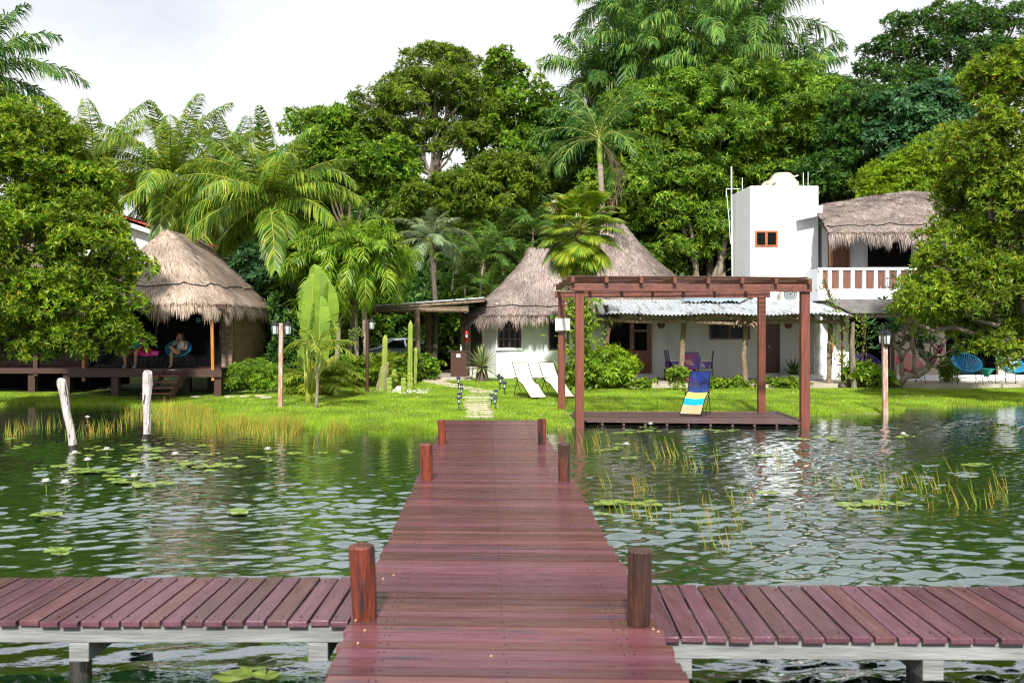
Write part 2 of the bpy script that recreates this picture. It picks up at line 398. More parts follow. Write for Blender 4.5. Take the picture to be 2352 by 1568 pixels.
def hutwall():
    m, t, p = _new('mossy_block_wall'); N, Lk = t.nodes, t.links
    tc = N.new('ShaderNodeTexCoord'); sp = N.new('ShaderNodeSeparateXYZ'); cb = N.new('ShaderNodeCombineXYZ')
    Lk.new(tc.outputs['Object'], sp.inputs[0]); Lk.new(sp.outputs['Y'], cb.inputs[0]); Lk.new(sp.outputs['Z'], cb.inputs[1])
    b = N.new('ShaderNodeTexBrick'); b.inputs['Scale'].default_value = 1.0; b.inputs['Brick Width'].default_value = .42; b.inputs['Row Height'].default_value = .14; b.inputs['Mortar Size'].default_value = .006
    b.inputs['Color1'].default_value = (.17, .10, .045, 1); b.inputs['Color2'].default_value = (.095, .055, .025, 1); b.inputs['Mortar'].default_value = (.03, .02, .01, 1)
    Lk.new(cb.outputs[0], b.inputs[0])
    n = N.new('ShaderNodeTexNoise'); n.inputs['Scale'].default_value = 1.3; n.inputs['Detail'].default_value = 5; Lk.new(tc.outputs['Object'], n.inputs[0])
    mr = N.new('ShaderNodeMapRange'); mr.inputs[1].default_value = .45; mr.inputs[2].default_value = .7; Lk.new(n.outputs['Fac'], mr.inputs[0])
    mx = N.new('ShaderNodeMixRGB'); mx.inputs[2].default_value = (.13, .115, .025, 1); Lk.new(mr.outputs[0], mx.inputs[0]); Lk.new(b.outputs['Color'], mx.inputs[1])
    Lk.new(mx.outputs[0], p.inputs['Base Color']); p.inputs['Roughness'].default_value = .75
    return m
M['blockwall'] = hutwall()
# foliage: (deep, mid, fresh, accent)
G_ = leafmat
M['lf_fore'] = G_('leaf_yellow_green', [(.035, .10, .006), (.11, .225, .010), (.26, .375, .018), (.36, .41, .03), (.6, .26, .02)])
M['lf_fore2'] = G_('leaf_olive_green', [(.04, .10, .006), (.115, .22, .012), (.27, .37, .02), (.38, .41, .03), (.6, .3, .02)])
M['lf_mid'] = G_('leaf_fresh_green', [(.03, .095, .010), (.085, .20, .014), (.21, .35, .02), (.36, .46, .03)])
M['lf_deep'] = G_('leaf_deep_green', [(.016, .055, .014), (.038, .115, .02), (.09, .20, .025), (.18, .30, .04)])
M['lf_blue'] = G_('leaf_blue_green', [(.03, .09, .035), (.06, .16, .06), (.11, .23, .08)])
M['lf_lime'] = G_('leaf_lime', [(.09, .19, .008), (.20, .34, .012), (.34, .44, .02)])
M['lf_olive'] = G_('leaf_dark_olive', [(.04, .095, .010), (.10, .19, .016), (.22, .32, .02), (.32, .38, .03)])
M['pm_coco'] = G_('coconut_leaflet', [(.05, .14, .022), (.12, .25, .03), (.28, .38, .04), (.48, .48, .04)], trans=.42, rough=.35)
M['pm_royal'] = G_('royal_leaflet', [(.018, .075, .024), (.05, .15, .03), (.15, .28, .04), (.30, .40, .05)], trans=.35, rough=.4)
M['pm_adon'] = G_('christmas_palm_leaflet', [(.05, .13, .012), (.12, .25, .015), (.24, .37, .02), (.34, .44, .03)], trans=.35, rough=.35)
M['pm_areca'] = G_('areca_leaflet', [(.06, .13, .010), (.16, .26, .018), (.32, .38, .03), (.40, .40, .04)], trans=.35)
M['pm_arecad'] = G_('dark_areca_leaflet', [(.02, .075, .015), (.05, .13, .02), (.12, .22, .025), (.22, .28, .03)], trans=.3)
M['pm_silver'] = G_('silver_palm_leaflet', [(.13, .20, .10), (.20, .28, .15), (.30, .37, .20)], trans=.3)
M['pm_fan'] = G_('fan_palm_leaf', [(.08, .17, .018), (.15, .26, .025), (.27, .36, .03), (.46, .42, .02)], trans=.3, rough=.35)
M['pm_dead'] = G_('dry_frond', [(.20, .13, .08), (.36, .27, .18), (.46, .38, .30)], trans=.15, rough=.8)
M['lf_banana'] = G_('banana_leaf', [(.17, .29, .03), (.22, .34, .035), (.26, .38, .045)], trans=.4, rough=.35)
M['lf_yucca'] = G_('yucca_leaf', [(.10, .16, .06), (.24, .30, .11), (.48, .48, .22)], trans=.15, rough=.4)
M['lf_bush'] = G_('bush_leaf', [(.05, .14, .010), (.12, .26, .015), (.24, .36, .02), (.32, .4, .03)])
M['lf_vine'] = G_('vine_leaf', [(.08, .18, .012), (.18, .30, .02), (.30, .38, .03)])
M['lf_cordy'] = G_('cordyline_leaf', [(.04, .01, .02), (.10, .015, .04), (.5, .02, .16)])
M['grass'] = G_('grass_blade', [(.09, .19, .010), (.18, .32, .012), (.28, .41, .018), (.40, .42, .08)], trans=.35, rough=.6)
M['reed'] = G_('reed_stem', [(.10, .20, .02), (.22, .30, .03), (.38, .28, .03), (.50, .28, .03)], trans=.25, rough=.5)
M['pad'] = G_('lily_pad', [(.12, .22, .04), (.20, .30, .06), (.30, .37, .10)], trans=.1, rough=.15)

# ---------------------------------------------------------------- terrain, water, grass
_sh = np.array([(-70, 30), (-30, 29), (-14.6, 28.4), (-11.4, 28.1), (-8.5, 26.8), (-6.6, 22.6), (-4.4, 21.3), (-2.5, 20.8), (-1.3, 20.5), (-1.0, 18.9), (.3, 18.9),
                (.7, 20.6), (1.2, 21.0), (1.7, 23.2), (4.5, 23.9), (7.2, 24.4), (9.4, 25.0), (11.1, 27.4), (14.6, 28.4), (30, 29), (70, 30)], float)
def shore(X):
    X = np.asarray(X, float)
    return np.interp(X, _sh[:, 0], _sh[:, 1]) + .12 * np.sin(X * 3.1) + .07 * np.sin(X * 7.7 + 1) + .2 * np.sin(X * .9)
def gz(X, Y):
    X, Y = np.asarray(X, float), np.asarray(Y, float)
    t = Y - shore(X)
    s = np.clip((Y - 33) / 5.0, 0, 1); s = s * s * (3 - 2 * s)
    up = .20 * (1 - np.exp(-np.maximum(t, 0) / 2.6)) + .16 * s + .02 * np.sin(X * 1.3 + Y) * np.sin(Y * .9) * np.clip(t / 2, 0, 1)
    dn = -1.0 * (1 - np.exp(-np.maximum(-t, 0) / 2.6))
    return np.where(t > 0, up, dn) + .01
def G(px, py):
    """where the sight line through that place in the survey meets the ground"""
    Y = 27.0
    for _ in range(60):
        X = (px - CX) / F * Y
        Y = .5 * Y + .5 * (E - float(gz(X, Y))) * F / (py - HY)
    X = (px - CX) / F * Y
    return np.array((X, Y, float(gz(X, Y))))

xs = np.concatenate([[-900, -400, -200, -110], np.arange(-70, -20, 2.0), np.arange(-20, 20, .18), np.arange(20, 71, 2.0), [110, 200, 400, 900]])
ys = np.concatenate([[-900, -300, -100, -40], np.arange(-20, 16, 1.5), np.arange(16, 34, .18), np.arange(34, 60, 1.0), [70, 90, 150, 300, 600, 1200]])
XX, YY = np.meshgrid(xs, ys); ZZ = gz(XX, YY)
m, t, p = _new('ground'); N, Lk = t.nodes, t.links
tcn = N.new('ShaderNodeTexCoord'); n1 = N.new('ShaderNodeTexNoise'); n1.inputs['Scale'].default_value = 1.2; n1.inputs['Detail'].default_value = 8
Lk.new(tcn.outputs['Object'], n1.inputs[0])
cr = N.new('ShaderNodeValToRGB'); e = cr.color_ramp.elements
e[0].position = .35; e[0].color = (.055, .10, .008, 1); e[1].position = .6; e[1].color = (.16, .27, .01, 1); e.new(.72).color = (.26, .22, .12, 1)
Lk.new(n1.outputs['Fac'], cr.inputs[0])
sp = N.new('ShaderNodeSeparateXYZ'); Lk.new(tcn.outputs['Object'], sp.inputs[0])
mr = N.new('ShaderNodeMapRange'); mr.inputs[1].default_value = -.02; mr.inputs[2].default_value = .06; Lk.new(sp.outputs['Z'], mr.inputs[0])
mxg = N.new('ShaderNodeMixRGB'); mxg.inputs[1].default_value = (.20, .155, .085, 1); Lk.new(mr.outputs[0], mxg.inputs[0]); Lk.new(cr.outputs[0], mxg.inputs[2])
Lk.new(mxg.outputs[0], p.inputs['Base Color']); p.inputs['Roughness'].default_value = .95
bnn = N.new('ShaderNodeBump'); bnn.inputs['Distance'].default_value = .04; Lk.new(n1.outputs['Fac'], bnn.inputs['Height']); Lk.new(bnn.outputs[0], p.inputs['Normal'])
M['ground'] = m
g = MB().grid(np.stack([XX, YY, ZZ], -1)[::-1]); g.build('ground', M['ground'], smooth=True, kind='structure')

# water: a real rippled surface, fine ripples as bump
rg = np.random.default_rng(5)
xs = np.concatenate([[-400, -120, -60, -30], np.arange(-18, 18, .036), [30, 60, 120, 400]])
ys = np.concatenate([[-400, -100, -30, -10, -3, 0, 1.5], np.arange(3, 12, .027), np.arange(12, 31.5, .06), [34, 36]])
XX, YY = np.meshgrid(xs, ys); ZZ = np.zeros_like(XX)
for k in range(72):
    lam = math.exp(rg.uniform(math.log(.11), math.log(.42)))
    a = rg.normal(math.pi / 2 + .2, .45) ; q = 2 * np.pi / lam
    ph = rg.uniform(0, 6.28)
    wob = .6 * np.sin(XX * rg.uniform(.3, .9) + ph) + .6 * np.sin(YY * rg.uniform(.3, .9) + 2 * ph)
    ZZ += .0042 * lam * np.sin(q * (XX * math.cos(a) + YY * math.sin(a)) + ph + wob)
dsh = shore(XX) - YY
calm = np.clip((dsh + 0.3) / 9.0, .10, 1) * (.78 + .32 * np.sin(XX * .5 + 1.0 + .25 * YY) * np.sin(YY * .37 + 2) + .28 * np.sin(XX * 1.3 - .4 * YY) * np.sin(YY * .9 + XX * .3))
calm *= np.where(XX > 0, np.clip(1.15 - np.clip((XX - 6 - .25 * (YY - 8)) / 6, 0, .6), .3, 1.2), np.clip(1.0 + np.minimum((XX + .50 * YY - 1) / 5, 0) * .8, .25, 1))
edge = np.clip((18 - np.abs(XX)) / 1.5, 0, 1) * np.clip((YY - 1.5) / 1, 0, 1) * np.clip((31 - YY), 0, 1)
ZZ = ZZ * calm * edge * 1.15
m, t, p = _new('water'); N, Lk = t.nodes, t.links
tcn = N.new('ShaderNodeTexCoord'); mpn = N.new('ShaderNodeMapping'); mpn.inputs['Scale'].default_value = (.55, 1, 1); Lk.new(tcn.outputs['Object'], mpn.inputs[0])
n1 = N.new('ShaderNodeTexNoise'); n1.inputs['Scale'].default_value = 15; n1.inputs['Detail'].default_value = 3; Lk.new(mpn.outputs[0], n1.inputs[0])
b = N.new('ShaderNodeBump'); b.inputs['Distance'].default_value = .0055; b.inputs['Strength'].default_value = .8; Lk.new(n1.outputs['Fac'], b.inputs['Height'])
fr = N.new('ShaderNodeFresnel'); fr.inputs['IOR'].default_value = 1.34; Lk.new(b.outputs[0], fr.inputs['Normal'])
gl = N.new('ShaderNodeBsdfGlossy'); gl.inputs['Roughness'].default_value = .03; gl.inputs['Color'].default_value = (.90, .96, 1, 1); Lk.new(b.outputs[0], gl.inputs['Normal'])
df = N.new('ShaderNodeBsdfDiffuse'); df.inputs['Color'].default_value = (.006, .028, .008, 1)
n2 = N.new('ShaderNodeTexNoise'); n2.inputs['Scale'].default_value = .5; Lk.new(tcn.outputs['Object'], n2.inputs[0])
c2 = N.new('ShaderNodeValToRGB'); c2.color_ramp.elements[0].position = .35; c2.color_ramp.elements[0].color = (.004, .018, .008, 1); c2.color_ramp.elements[1].position = .65; c2.color_ramp.elements[1].color = (.010, .040, .008, 1)
Lk.new(n2.outputs['Fac'], c2.inputs[0]); Lk.new(c2.outputs[0], df.inputs['Color'])
tp = N.new('ShaderNodeBsdfTransparent'); tp.inputs['Color'].default_value = (.62, .60, .40, 1)
at = N.new('ShaderNodeAttribute'); at.attribute_name = 'shallow'
m1 = N.new('ShaderNodeMixShader'); Lk.new(at.outputs['Fac'], m1.inputs[0]); Lk.new(df.outputs[0], m1.inputs[1]); Lk.new(tp.outputs[0], m1.inputs[2])
m2 = N.new('ShaderNodeMixShader'); pw = N.new('ShaderNodeMath'); pw.operation = 'POWER'; pw.inputs[1].default_value = .38; Lk.new(fr.outputs[0], pw.inputs[0]); Lk.new(pw.outputs[0], m2.inputs[0]); Lk.new(m1.outputs[0], m2.inputs[1]); Lk.new(gl.outputs[0], m2.inputs[2])
Lk.new(m2.outputs[0], N['Material Output'].inputs[0]); M['water'] = m
wo = MB().grid(np.stack([XX, YY, ZZ], -1)).build('water', M['water'], smooth=True, kind='structure')
at = wo.data.attributes.new('shallow', 'FLOAT', 'POINT')
at.data.foreach_set('value', np.exp(np.minimum(gz(XX, YY), 0) * 3.5).ravel().astype(np.float32) * .85)

PATHPX = [(1102, 959, 66), (1101, 953, 62), (1100, 947, 64), (1098, 941.5, 60), (1097, 936, 60), (1095, 931, 62), (1095, 926, 64), (1096, 920, 62), (1098, 914, 70), (1102, 908.5, 66), (1110, 903, 64), (1104, 898.5, 60),
          (1080, 894.5, 62), (1060, 891, 60), (1042, 887.5, 56), (1026, 884, 56), (1012, 881, 54), (1002, 878, 58), (996, 875.3, 60), (1000, 872.7, 60), (1012, 870.3, 62), (1024, 868, 58)]
PATH = [G(a, b_) for a, b_, _ in PATHPX]
def scatter(n, x0, x1, y1, rng, dens_front=0):
    X = rng.uniform(x0, x1, n * 2); Y0 = shore(X); Y = Y0 - .05 + (y1 - Y0) * rng.uniform(0, 1, n * 2)
    k = np.abs(X) < .56 * Y + .5
    for s in PATH: k &= (np.abs(X - s[0]) > .36) | (np.abs(Y - s[1]) > .16)
    k &= ~((X > 3.0) & (Y > 33.3)) & ~((X < -7.4) & (Y > 29.8) & (X > -14)) & ~((X < -9) & (Y > 31.5)) & ~((X > 1.3) & (X < 6.6) & (Y < 24.6)) & ~((X > -2.8) & (Y > 36))
    return X[k][:n], Y[k][:n]
def blades(name, X, Y, L, Wd, mat, label, cat='grass', lean=.35, rng=None, z=None, parent=None, kind='stuff'):
    n = len(X); rng = rng or np.random.default_rng(3)
    P = np.stack([X, Y, gz(X, Y) if z is None else np.broadcast_to(z, X.shape)], 1)
    D = np.stack([rng.normal(0, lean, n), rng.normal(0, lean, n), np.ones(n)], 1); D = nrm(D)
    S = nrm(np.stack([np.ones(n), rng.normal(0, .6, n), np.zeros(n)], 1))
    L = L * rng.uniform(.5, 1.25, n); T = P + D * L[:, None]; Wd = np.broadcast_to(Wd, (n,))[:, None]
    V = np.stack([P - S * Wd / 2, P + S * Wd / 2, T], 1)
    b_ = MB().add(V.reshape(-1, 3), np.arange(3 * n).reshape(-1, 3))
    return b_
rg = np.random.default_rng(11)
X, Y = scatter(280000, -17, 18, 36.5, rg)
bare = (np.sin(X * 1.1 + 2 * np.sin(Y * .7)) * np.sin(Y * 1.6 + np.sin(X * 1.9)) + .35 * np.sin(X * 5.3 + Y * 3.1)) > .82
keep = ~bare | (rg.random(len(X)) < .35); X, Y = X[keep], Y[keep]
mod = .5 + .5 * np.sin(X * 1.7 + np.sin(Y * 1.1)) * np.sin(Y * 1.9 + X * .6)
near = np.clip(1 - (Y - shore(X)) / 3.0, 0, 1)
blades('lawn_grass', X, Y, .045 + .03 * mod + .07 * near * mod, .016, M['grass'], '', rng=rg).build('lawn_grass', M['grass'], kind='stuff', label='bright green lawn grass between the water and the houses')
# rougher marsh grass at the water's edge
X = rg.uniform(-9, -1.1, 26000); Y = shore(X) + np.abs(rg.normal(0, 1.0, 26000)) - .35
blades('marsh', X, Y, .15, .016, M['grass'], '', rng=rg, lean=.5).build('marsh_grass', M['grass'], kind='stuff', label='rough marsh grass along the left bank by the pier')
X = rg.uniform(-8.6, -3.2, 3800); Y = shore(X) - np.abs(rg.normal(0, .8, 3800)) - .1
cl_ = (np.sin(X * 2.3) + np.sin(X * 5.1 + 1) > -.2); X, Y = X[cl_], Y[cl_]
X2 = rg.uniform(-15, -8.2, 900); X2 = X2 + .12 * np.sin(X2 * 40); Y2 = rg.uniform(19.5, 22.0, 900); c2_ = np.sin(X2 * 4.2) > .35
X3 = rg.uniform(-9.5, -4.4, 1500); Y3 = shore(X3) - rg.uniform(.0, 3.2, 1500); c3_ = (Y3 > 20.2)
X = np.concatenate([X, X2[c2_], X3[c3_]]); Y = np.concatenate([Y, Y2[c2_], Y3[c3_]])
blades('reeds', X, Y, .35, .013, M['reed'], '', rng=rg, lean=.16, z=-.03).build('reed_bed', M['reed'], kind='stuff', label='orange and green reeds standing in the shallows along the left bank')

# stepping stones
for i, (s, (a, b_, w_)) in enumerate(zip(PATH, PATHPX)):
    rr = random.Random(i); wd = w_ / F * s[1]; dp = .20 + rr.random() * .05 if i < 12 else .30
    n = 9; poly = []
    for k in range(n):
        th = 2 * math.pi * k / n; q = .86 + .2 * rr.random()
        poly.append((s[0] + math.copysign(abs(math.cos(th)) ** .6, math.cos(th)) * wd / 2 * q, s[1] + math.copysign(abs(math.sin(th)) ** .6, math.sin(th)) * dp / 2 * q))
    mb = MB().prism(poly, s[2] - .03, s[2] + .035 + .01 * rr.random(), axis=2)
    where = 'in the straight flight by the pier' if i < 12 else 'in the bend towards the carport'
    o = mb.build('stepping_stone', M['stone'], org=s, bevel=.008)
    tag(o, 'pale flat stepping stone %s %s' % (['narrow', 'broad', 'chipped'][i % 3], where), 'stepping stone', 'stepping stones in the straight flight by the pier' if i < 12 else 'stepping stones in the bend of the path')

# ---------------------------------------------------------------- piers
def planks_x(mb, c0, c1, dirn, half, ang, wmin, wmax, z, th=.035, seed=1, gap=.014, jit=.014):
    """cross planks laid along a centre line that runs from c0 to c1 (Y values)"""
    r = random.Random(seed); y = c0
    while y < c1:
        wd = r.uniform(wmin, wmax)
        yc = y + wd / 2; xc = dirn(yc); h = half + r.uniform(-jit, jit)
        mb.box((xc, yc, z - th / 2 + r.uniform(-.0012, .001)), (2 * h, wd - gap, th), rz=ang + r.uniform(-.003, .003), tilt=(r.uniform(-.004, .003), 0, 0))
        y += wd
px_ = lambda y: -.024 - .0262 * (y - 4.56)
ZD = .45
pier = thing('wooden_pier', 'long reddish plank pier running from the foreground to the lawn', 'pier', (0, 4, 0))
mb = MB(); planks_x(mb, 1.0, 18.3, px_, .85, -.04, .10, .175, ZD, seed=3)
mb.build('deck', M['deck'], pier)
for sgn in (-.62, .62):
    MB().beam((px_(1) + sgn, 1, ZD - .11), (px_(18.2) + sgn, 18.2, ZD - .11), .07, .14).build('joist', M['hutdark'], pier)
for y in (4.9, 8, 10.9, 14.2, 17.6):
    for sgn in (-.6, .6):
        MB().tube([(px_(y) + sgn, y, -1.3), (px_(y) + sgn, y, ZD - .05)], .065, 10).build('pile', M['pile'], pier)
for (x, y, h, r0, lx, ly) in [(-.825, 5.6, .41, .072, -.022, 0), (.695, 5.47, .415, .066, .008, 0), (-.93, 10.86, .40, .072, -.012, .0), (.565, 10.8, .405, .066, .0, 0), (-1.0, 14.35, .355, .055, -.022, 0), (.43, 14.35, .37, .06, 0, 0)]:
    rr = np.random.default_rng(int(y * 100) + (x > 0)); pts = [(x, y, -.2), (x, y, ZD - .01), (x + lx * .5, y, ZD + h * .5), (x + lx, y, ZD + h - .012), (x + lx, y, ZD + h)]
    MB().tube(pts, [r0 * .95, r0 * .94, r0, r0 * 1.02, r0 * .94], 18, lump=.018, rng=rr).build('mooring_post', M['postdark' if x > .5 else 'post'], pier, smooth=False, bevel=.006)
nb = MB(); y = 1.0
while y < 18.2:
    for sgn in (-.64, -.60, .0, .60, .64): nb.box((px_(y) + sgn + rnd.uniform(-.008, .008), y - .04 * sgn + rnd.uniform(-.01, .01), ZD + .0025), (.0065, .0065, .004))
    y += .137
nb.build('nail_heads', M['iron'], pier, kind='stuff')
def side_pier(name, label, y0, y1, x0, x1, zt, seed, blocks, piles, slope, rz):
    t_ = thing(name, label, 'pier', ((x0 + x1) / 2, (y0 + y1) / 2, 0))
    r = random.Random(seed); mb = MB(); x = x0
    while (x < x1) if x1 > x0 else (x > x1):
        wd = r.uniform(.112, .132) if x1 < x0 else r.uniform(.124, .146); s = 1 if x1 > x0 else -1
        xc = x + s * wd / 2; dy = slope * abs(xc)
        mb.box((xc, (y0 + y1) / 2 + dy + r.uniform(-.012, .012), zt - .017 + r.uniform(-.003, .003)), (wd - .014, y1 - y0, .034), rz=rz + r.uniform(-.006, .006), tilt=(0, r.uniform(-.01, .01), 0))
        x += s * wd
    mb.build('deck', M['deckside'], t_, bevel=.005)
    for yy in (y0 + .06, y1 - .10):
        MB().beam((x0, yy + slope * abs(x0), zt - .084), (x1, yy + slope * abs(x1), zt - .084), .055, .095).build('beam', M['greywood'], t_, bevel=.004)
    for bx in blocks: MB().box((bx, (y0 + y1) / 2 + .02 + slope * abs(bx), zt - .19), (.115, y1 - y0 - .03, .11)).build('cross_beam', M['greywood'], t_, bevel=.005)
    for bx, by in piles: MB().tube([(bx, by, -1.4), (bx, by, zt - .135)], .062, 12, lump=.03).build('pile', M['pile'], t_)
    nb = MB(); xx = x0
    while abs(xx) < abs(x1) - .1:
        xx += (.1 if x1 > x0 else -.1)
        for yy in (y0 + .09, y1 - .12): nb.box((xx + r.uniform(-.01, .01), yy + slope * abs(xx), zt + .002), (.008, .008, .005))
    nb.build('nail_heads', M['iron'], t_, kind='stuff')
    return t_
side_pier('side_pier', 'reddish plank side pier on a grey beam reaching out to the left', 5.71, 6.74, -.93, -12, .40, 4, [-2.5, -1.12], [(-2.57, 5.93), (-.98, 5.98), (-4.6, 6.2)], 0.0, 0)
side_pier('side_pier', 'purple brown plank side pier on a grey beam reaching out to the right', 5.44, 6.56, .80, 12, .40, 9, [.93, 2.30], [(.80, 5.75), (2.36, 5.80), (4.4, 6.0)], -.018, -.03)
for i, (a, b_) in enumerate([(817, 1408 + 18), (822, 1478), (868 + 36, 1322), (1512, 1452), (1500, 1446), (1128, 1508), (880, 1330), (838, 1449)]):
    Y = 1.6 * F / (b_ - HY); x = (a - CX) / F * Y
    lb = ['leftmost small pale snail shell on the pier beside the left mooring post', 'small snail shell with white stain near the pier lower left edge', 'tiny pale shell lying on a pier plank beyond the left mooring post', 'small shell at the pier right edge by the side pier', 'tiny shell crumb against the right mooring post foot', 'tiny pale crumb mid pier near the bottom of the photo', 'curled pale shell at the left edge of the pier planks', 'small pale shell by the foot of the left mooring post'][i]
    o = MB().lathe([(.001, 0), (.007, .001), (.009, .004), (.006, .008), (.003, .011), (.001, .012)], (x, Y, ZD), 10).build('snail_shell', M['shell'], org=(x, Y, ZD), smooth=True)
    tag(o, lb, 'shell')

# ---------------------------------------------------------------- platform and pergola
ZP = .115
pl = thing('swimming_platform', 'low dark plank platform on the water under the pergola', 'platform', (3.9, 23.2, 0))
A, B, C, D = np.array((1.66, 22.05)), np.array((6.42, 21.55)), np.array((6.62, 24.7)), np.array((1.08, 24.6))
mb = MB(); n = 22
for i in range(n):
    t0, t1 = i / n, (i + .94) / n
    a0, a1, b0, b1 = A + (D - A) * t0, A + (D - A) * t1, B + (C - B) * t0, B + (C - B) * t1
    mb.prism([tuple(a0), tuple(b0), tuple(b1), tuple(a1)], ZP - .035, ZP + rnd.uniform(-.003, .003), axis=2)
mb.build('deck', M['platform'], pl)
MB().beam((1.72, 22.2, ZP - .16), (6.35, 21.72, ZP - .16), .06, .11).build('joist', M['hutdark'], pl)
for i in range(10):
    x = 2.0 + i * .47; y = 22.05 - (x - 1.66) * .105
    MB().beam((x, y + .03, ZP - .07), (x, y + 2.3, ZP - .07), .05, .07).build('joist_end', M['platform'], pl)
for x, y in [(2.0, 22.3), (4.05, 22.1), (6.1, 21.9), (4, 24), (2, 24), (6, 24)]:
    MB().tube([(x, y, -1.2), (x, y, ZP - .05)], .09, 10, lump=.04).build('pile', M['pile'], pl)

pg = thing('pergola', 'open reddish timber pergola standing over the platform', 'pergola', (3.9, 23, 0))
for (a, b_, Y, top) in [(1331, 982, 21.6, 664), (1848, 981, 21.6, 664), (1290, 945, 24.6, 682), (1749, 952, 24.4, 682)]:
    x = (a - CX) / F * Y; zt = E + (HY - top) / F * Y; r = rnd.uniform(-.01, .01)
    MB().beam((x + r, Y, -.6 if Y < 23 else 0.0), (x, Y, zt), .19 if Y < 23 else .175, .17).build('post', M['pergpost'], pg, bevel=.012)
zf = lambda y, Y: E + (HY - y) / F * Y
# front and back beams
mb = MB(); pf = []
for i in range(15):
    t_ = i / 14; pf.append((W(1312, 660.5, 21.48) * (1 - t_) + W(1863, 661.5, 21.48) * t_) + np.array((0, 0, .012 * math.sin(t_ * 9))))
for i in range(14): pass
mb.beam(W(1312, 660, 21.48), W(1864, 662, 21.48), .08, .16); mb.build('beam', M['rafter'], pg, bevel=.012)
MB().beam(W(1275, 676, 24.72), W(1768, 677, 24.5), .08, .15).build('beam', M['rafter'], pg, bevel=.01)
for i, a in enumerate([1316, 1394, 1474, 1551, 1628, 1706, 1784, 1861]):
    f = W(a, 642 + 1.2 * i * .5, 21.3); bx = W(1280 + (a - 1316) * .906, 661, 24.9)
    MB().beam(f, bx, .075, .12).build('rafter', M['rafter'], pg, bevel=.006)
for i in range(26):
    t_ = i / 25; f = W(1312, 635, 21.35) * (1 - t_) + W(1276, 655.5, 24.85) * t_; g_ = W(1864, 640, 21.35) * (1 - t_) + W(1776, 657, 24.7) * t_
    x0 = rnd.uniform(-.1, .1); mid = (f + g_) / 2 + np.array((rnd.uniform(-.4, .4), 0, rnd.uniform(0, .03)))
    o = MB().tube([f + np.array((x0, 0, 0)), mid, g_ + np.array((x0, 0, rnd.uniform(0, .03)))], .013, 5); o.build('slat', M['slat'], pg)
x = W(1292, 745, 24.4); sg = thing('blank_sign', 'small blank white square sign fixed on the back left pergola post', 'sign', x)
MB().box(x + np.array((0, -.02, 0)), (.36, .015, .30)).build('panel', M['white'], sg, bevel=.003); MB().box(x + np.array((0, -.005, 0)), (.05, .02, .26)).build('batten', M['hutdark'], sg)

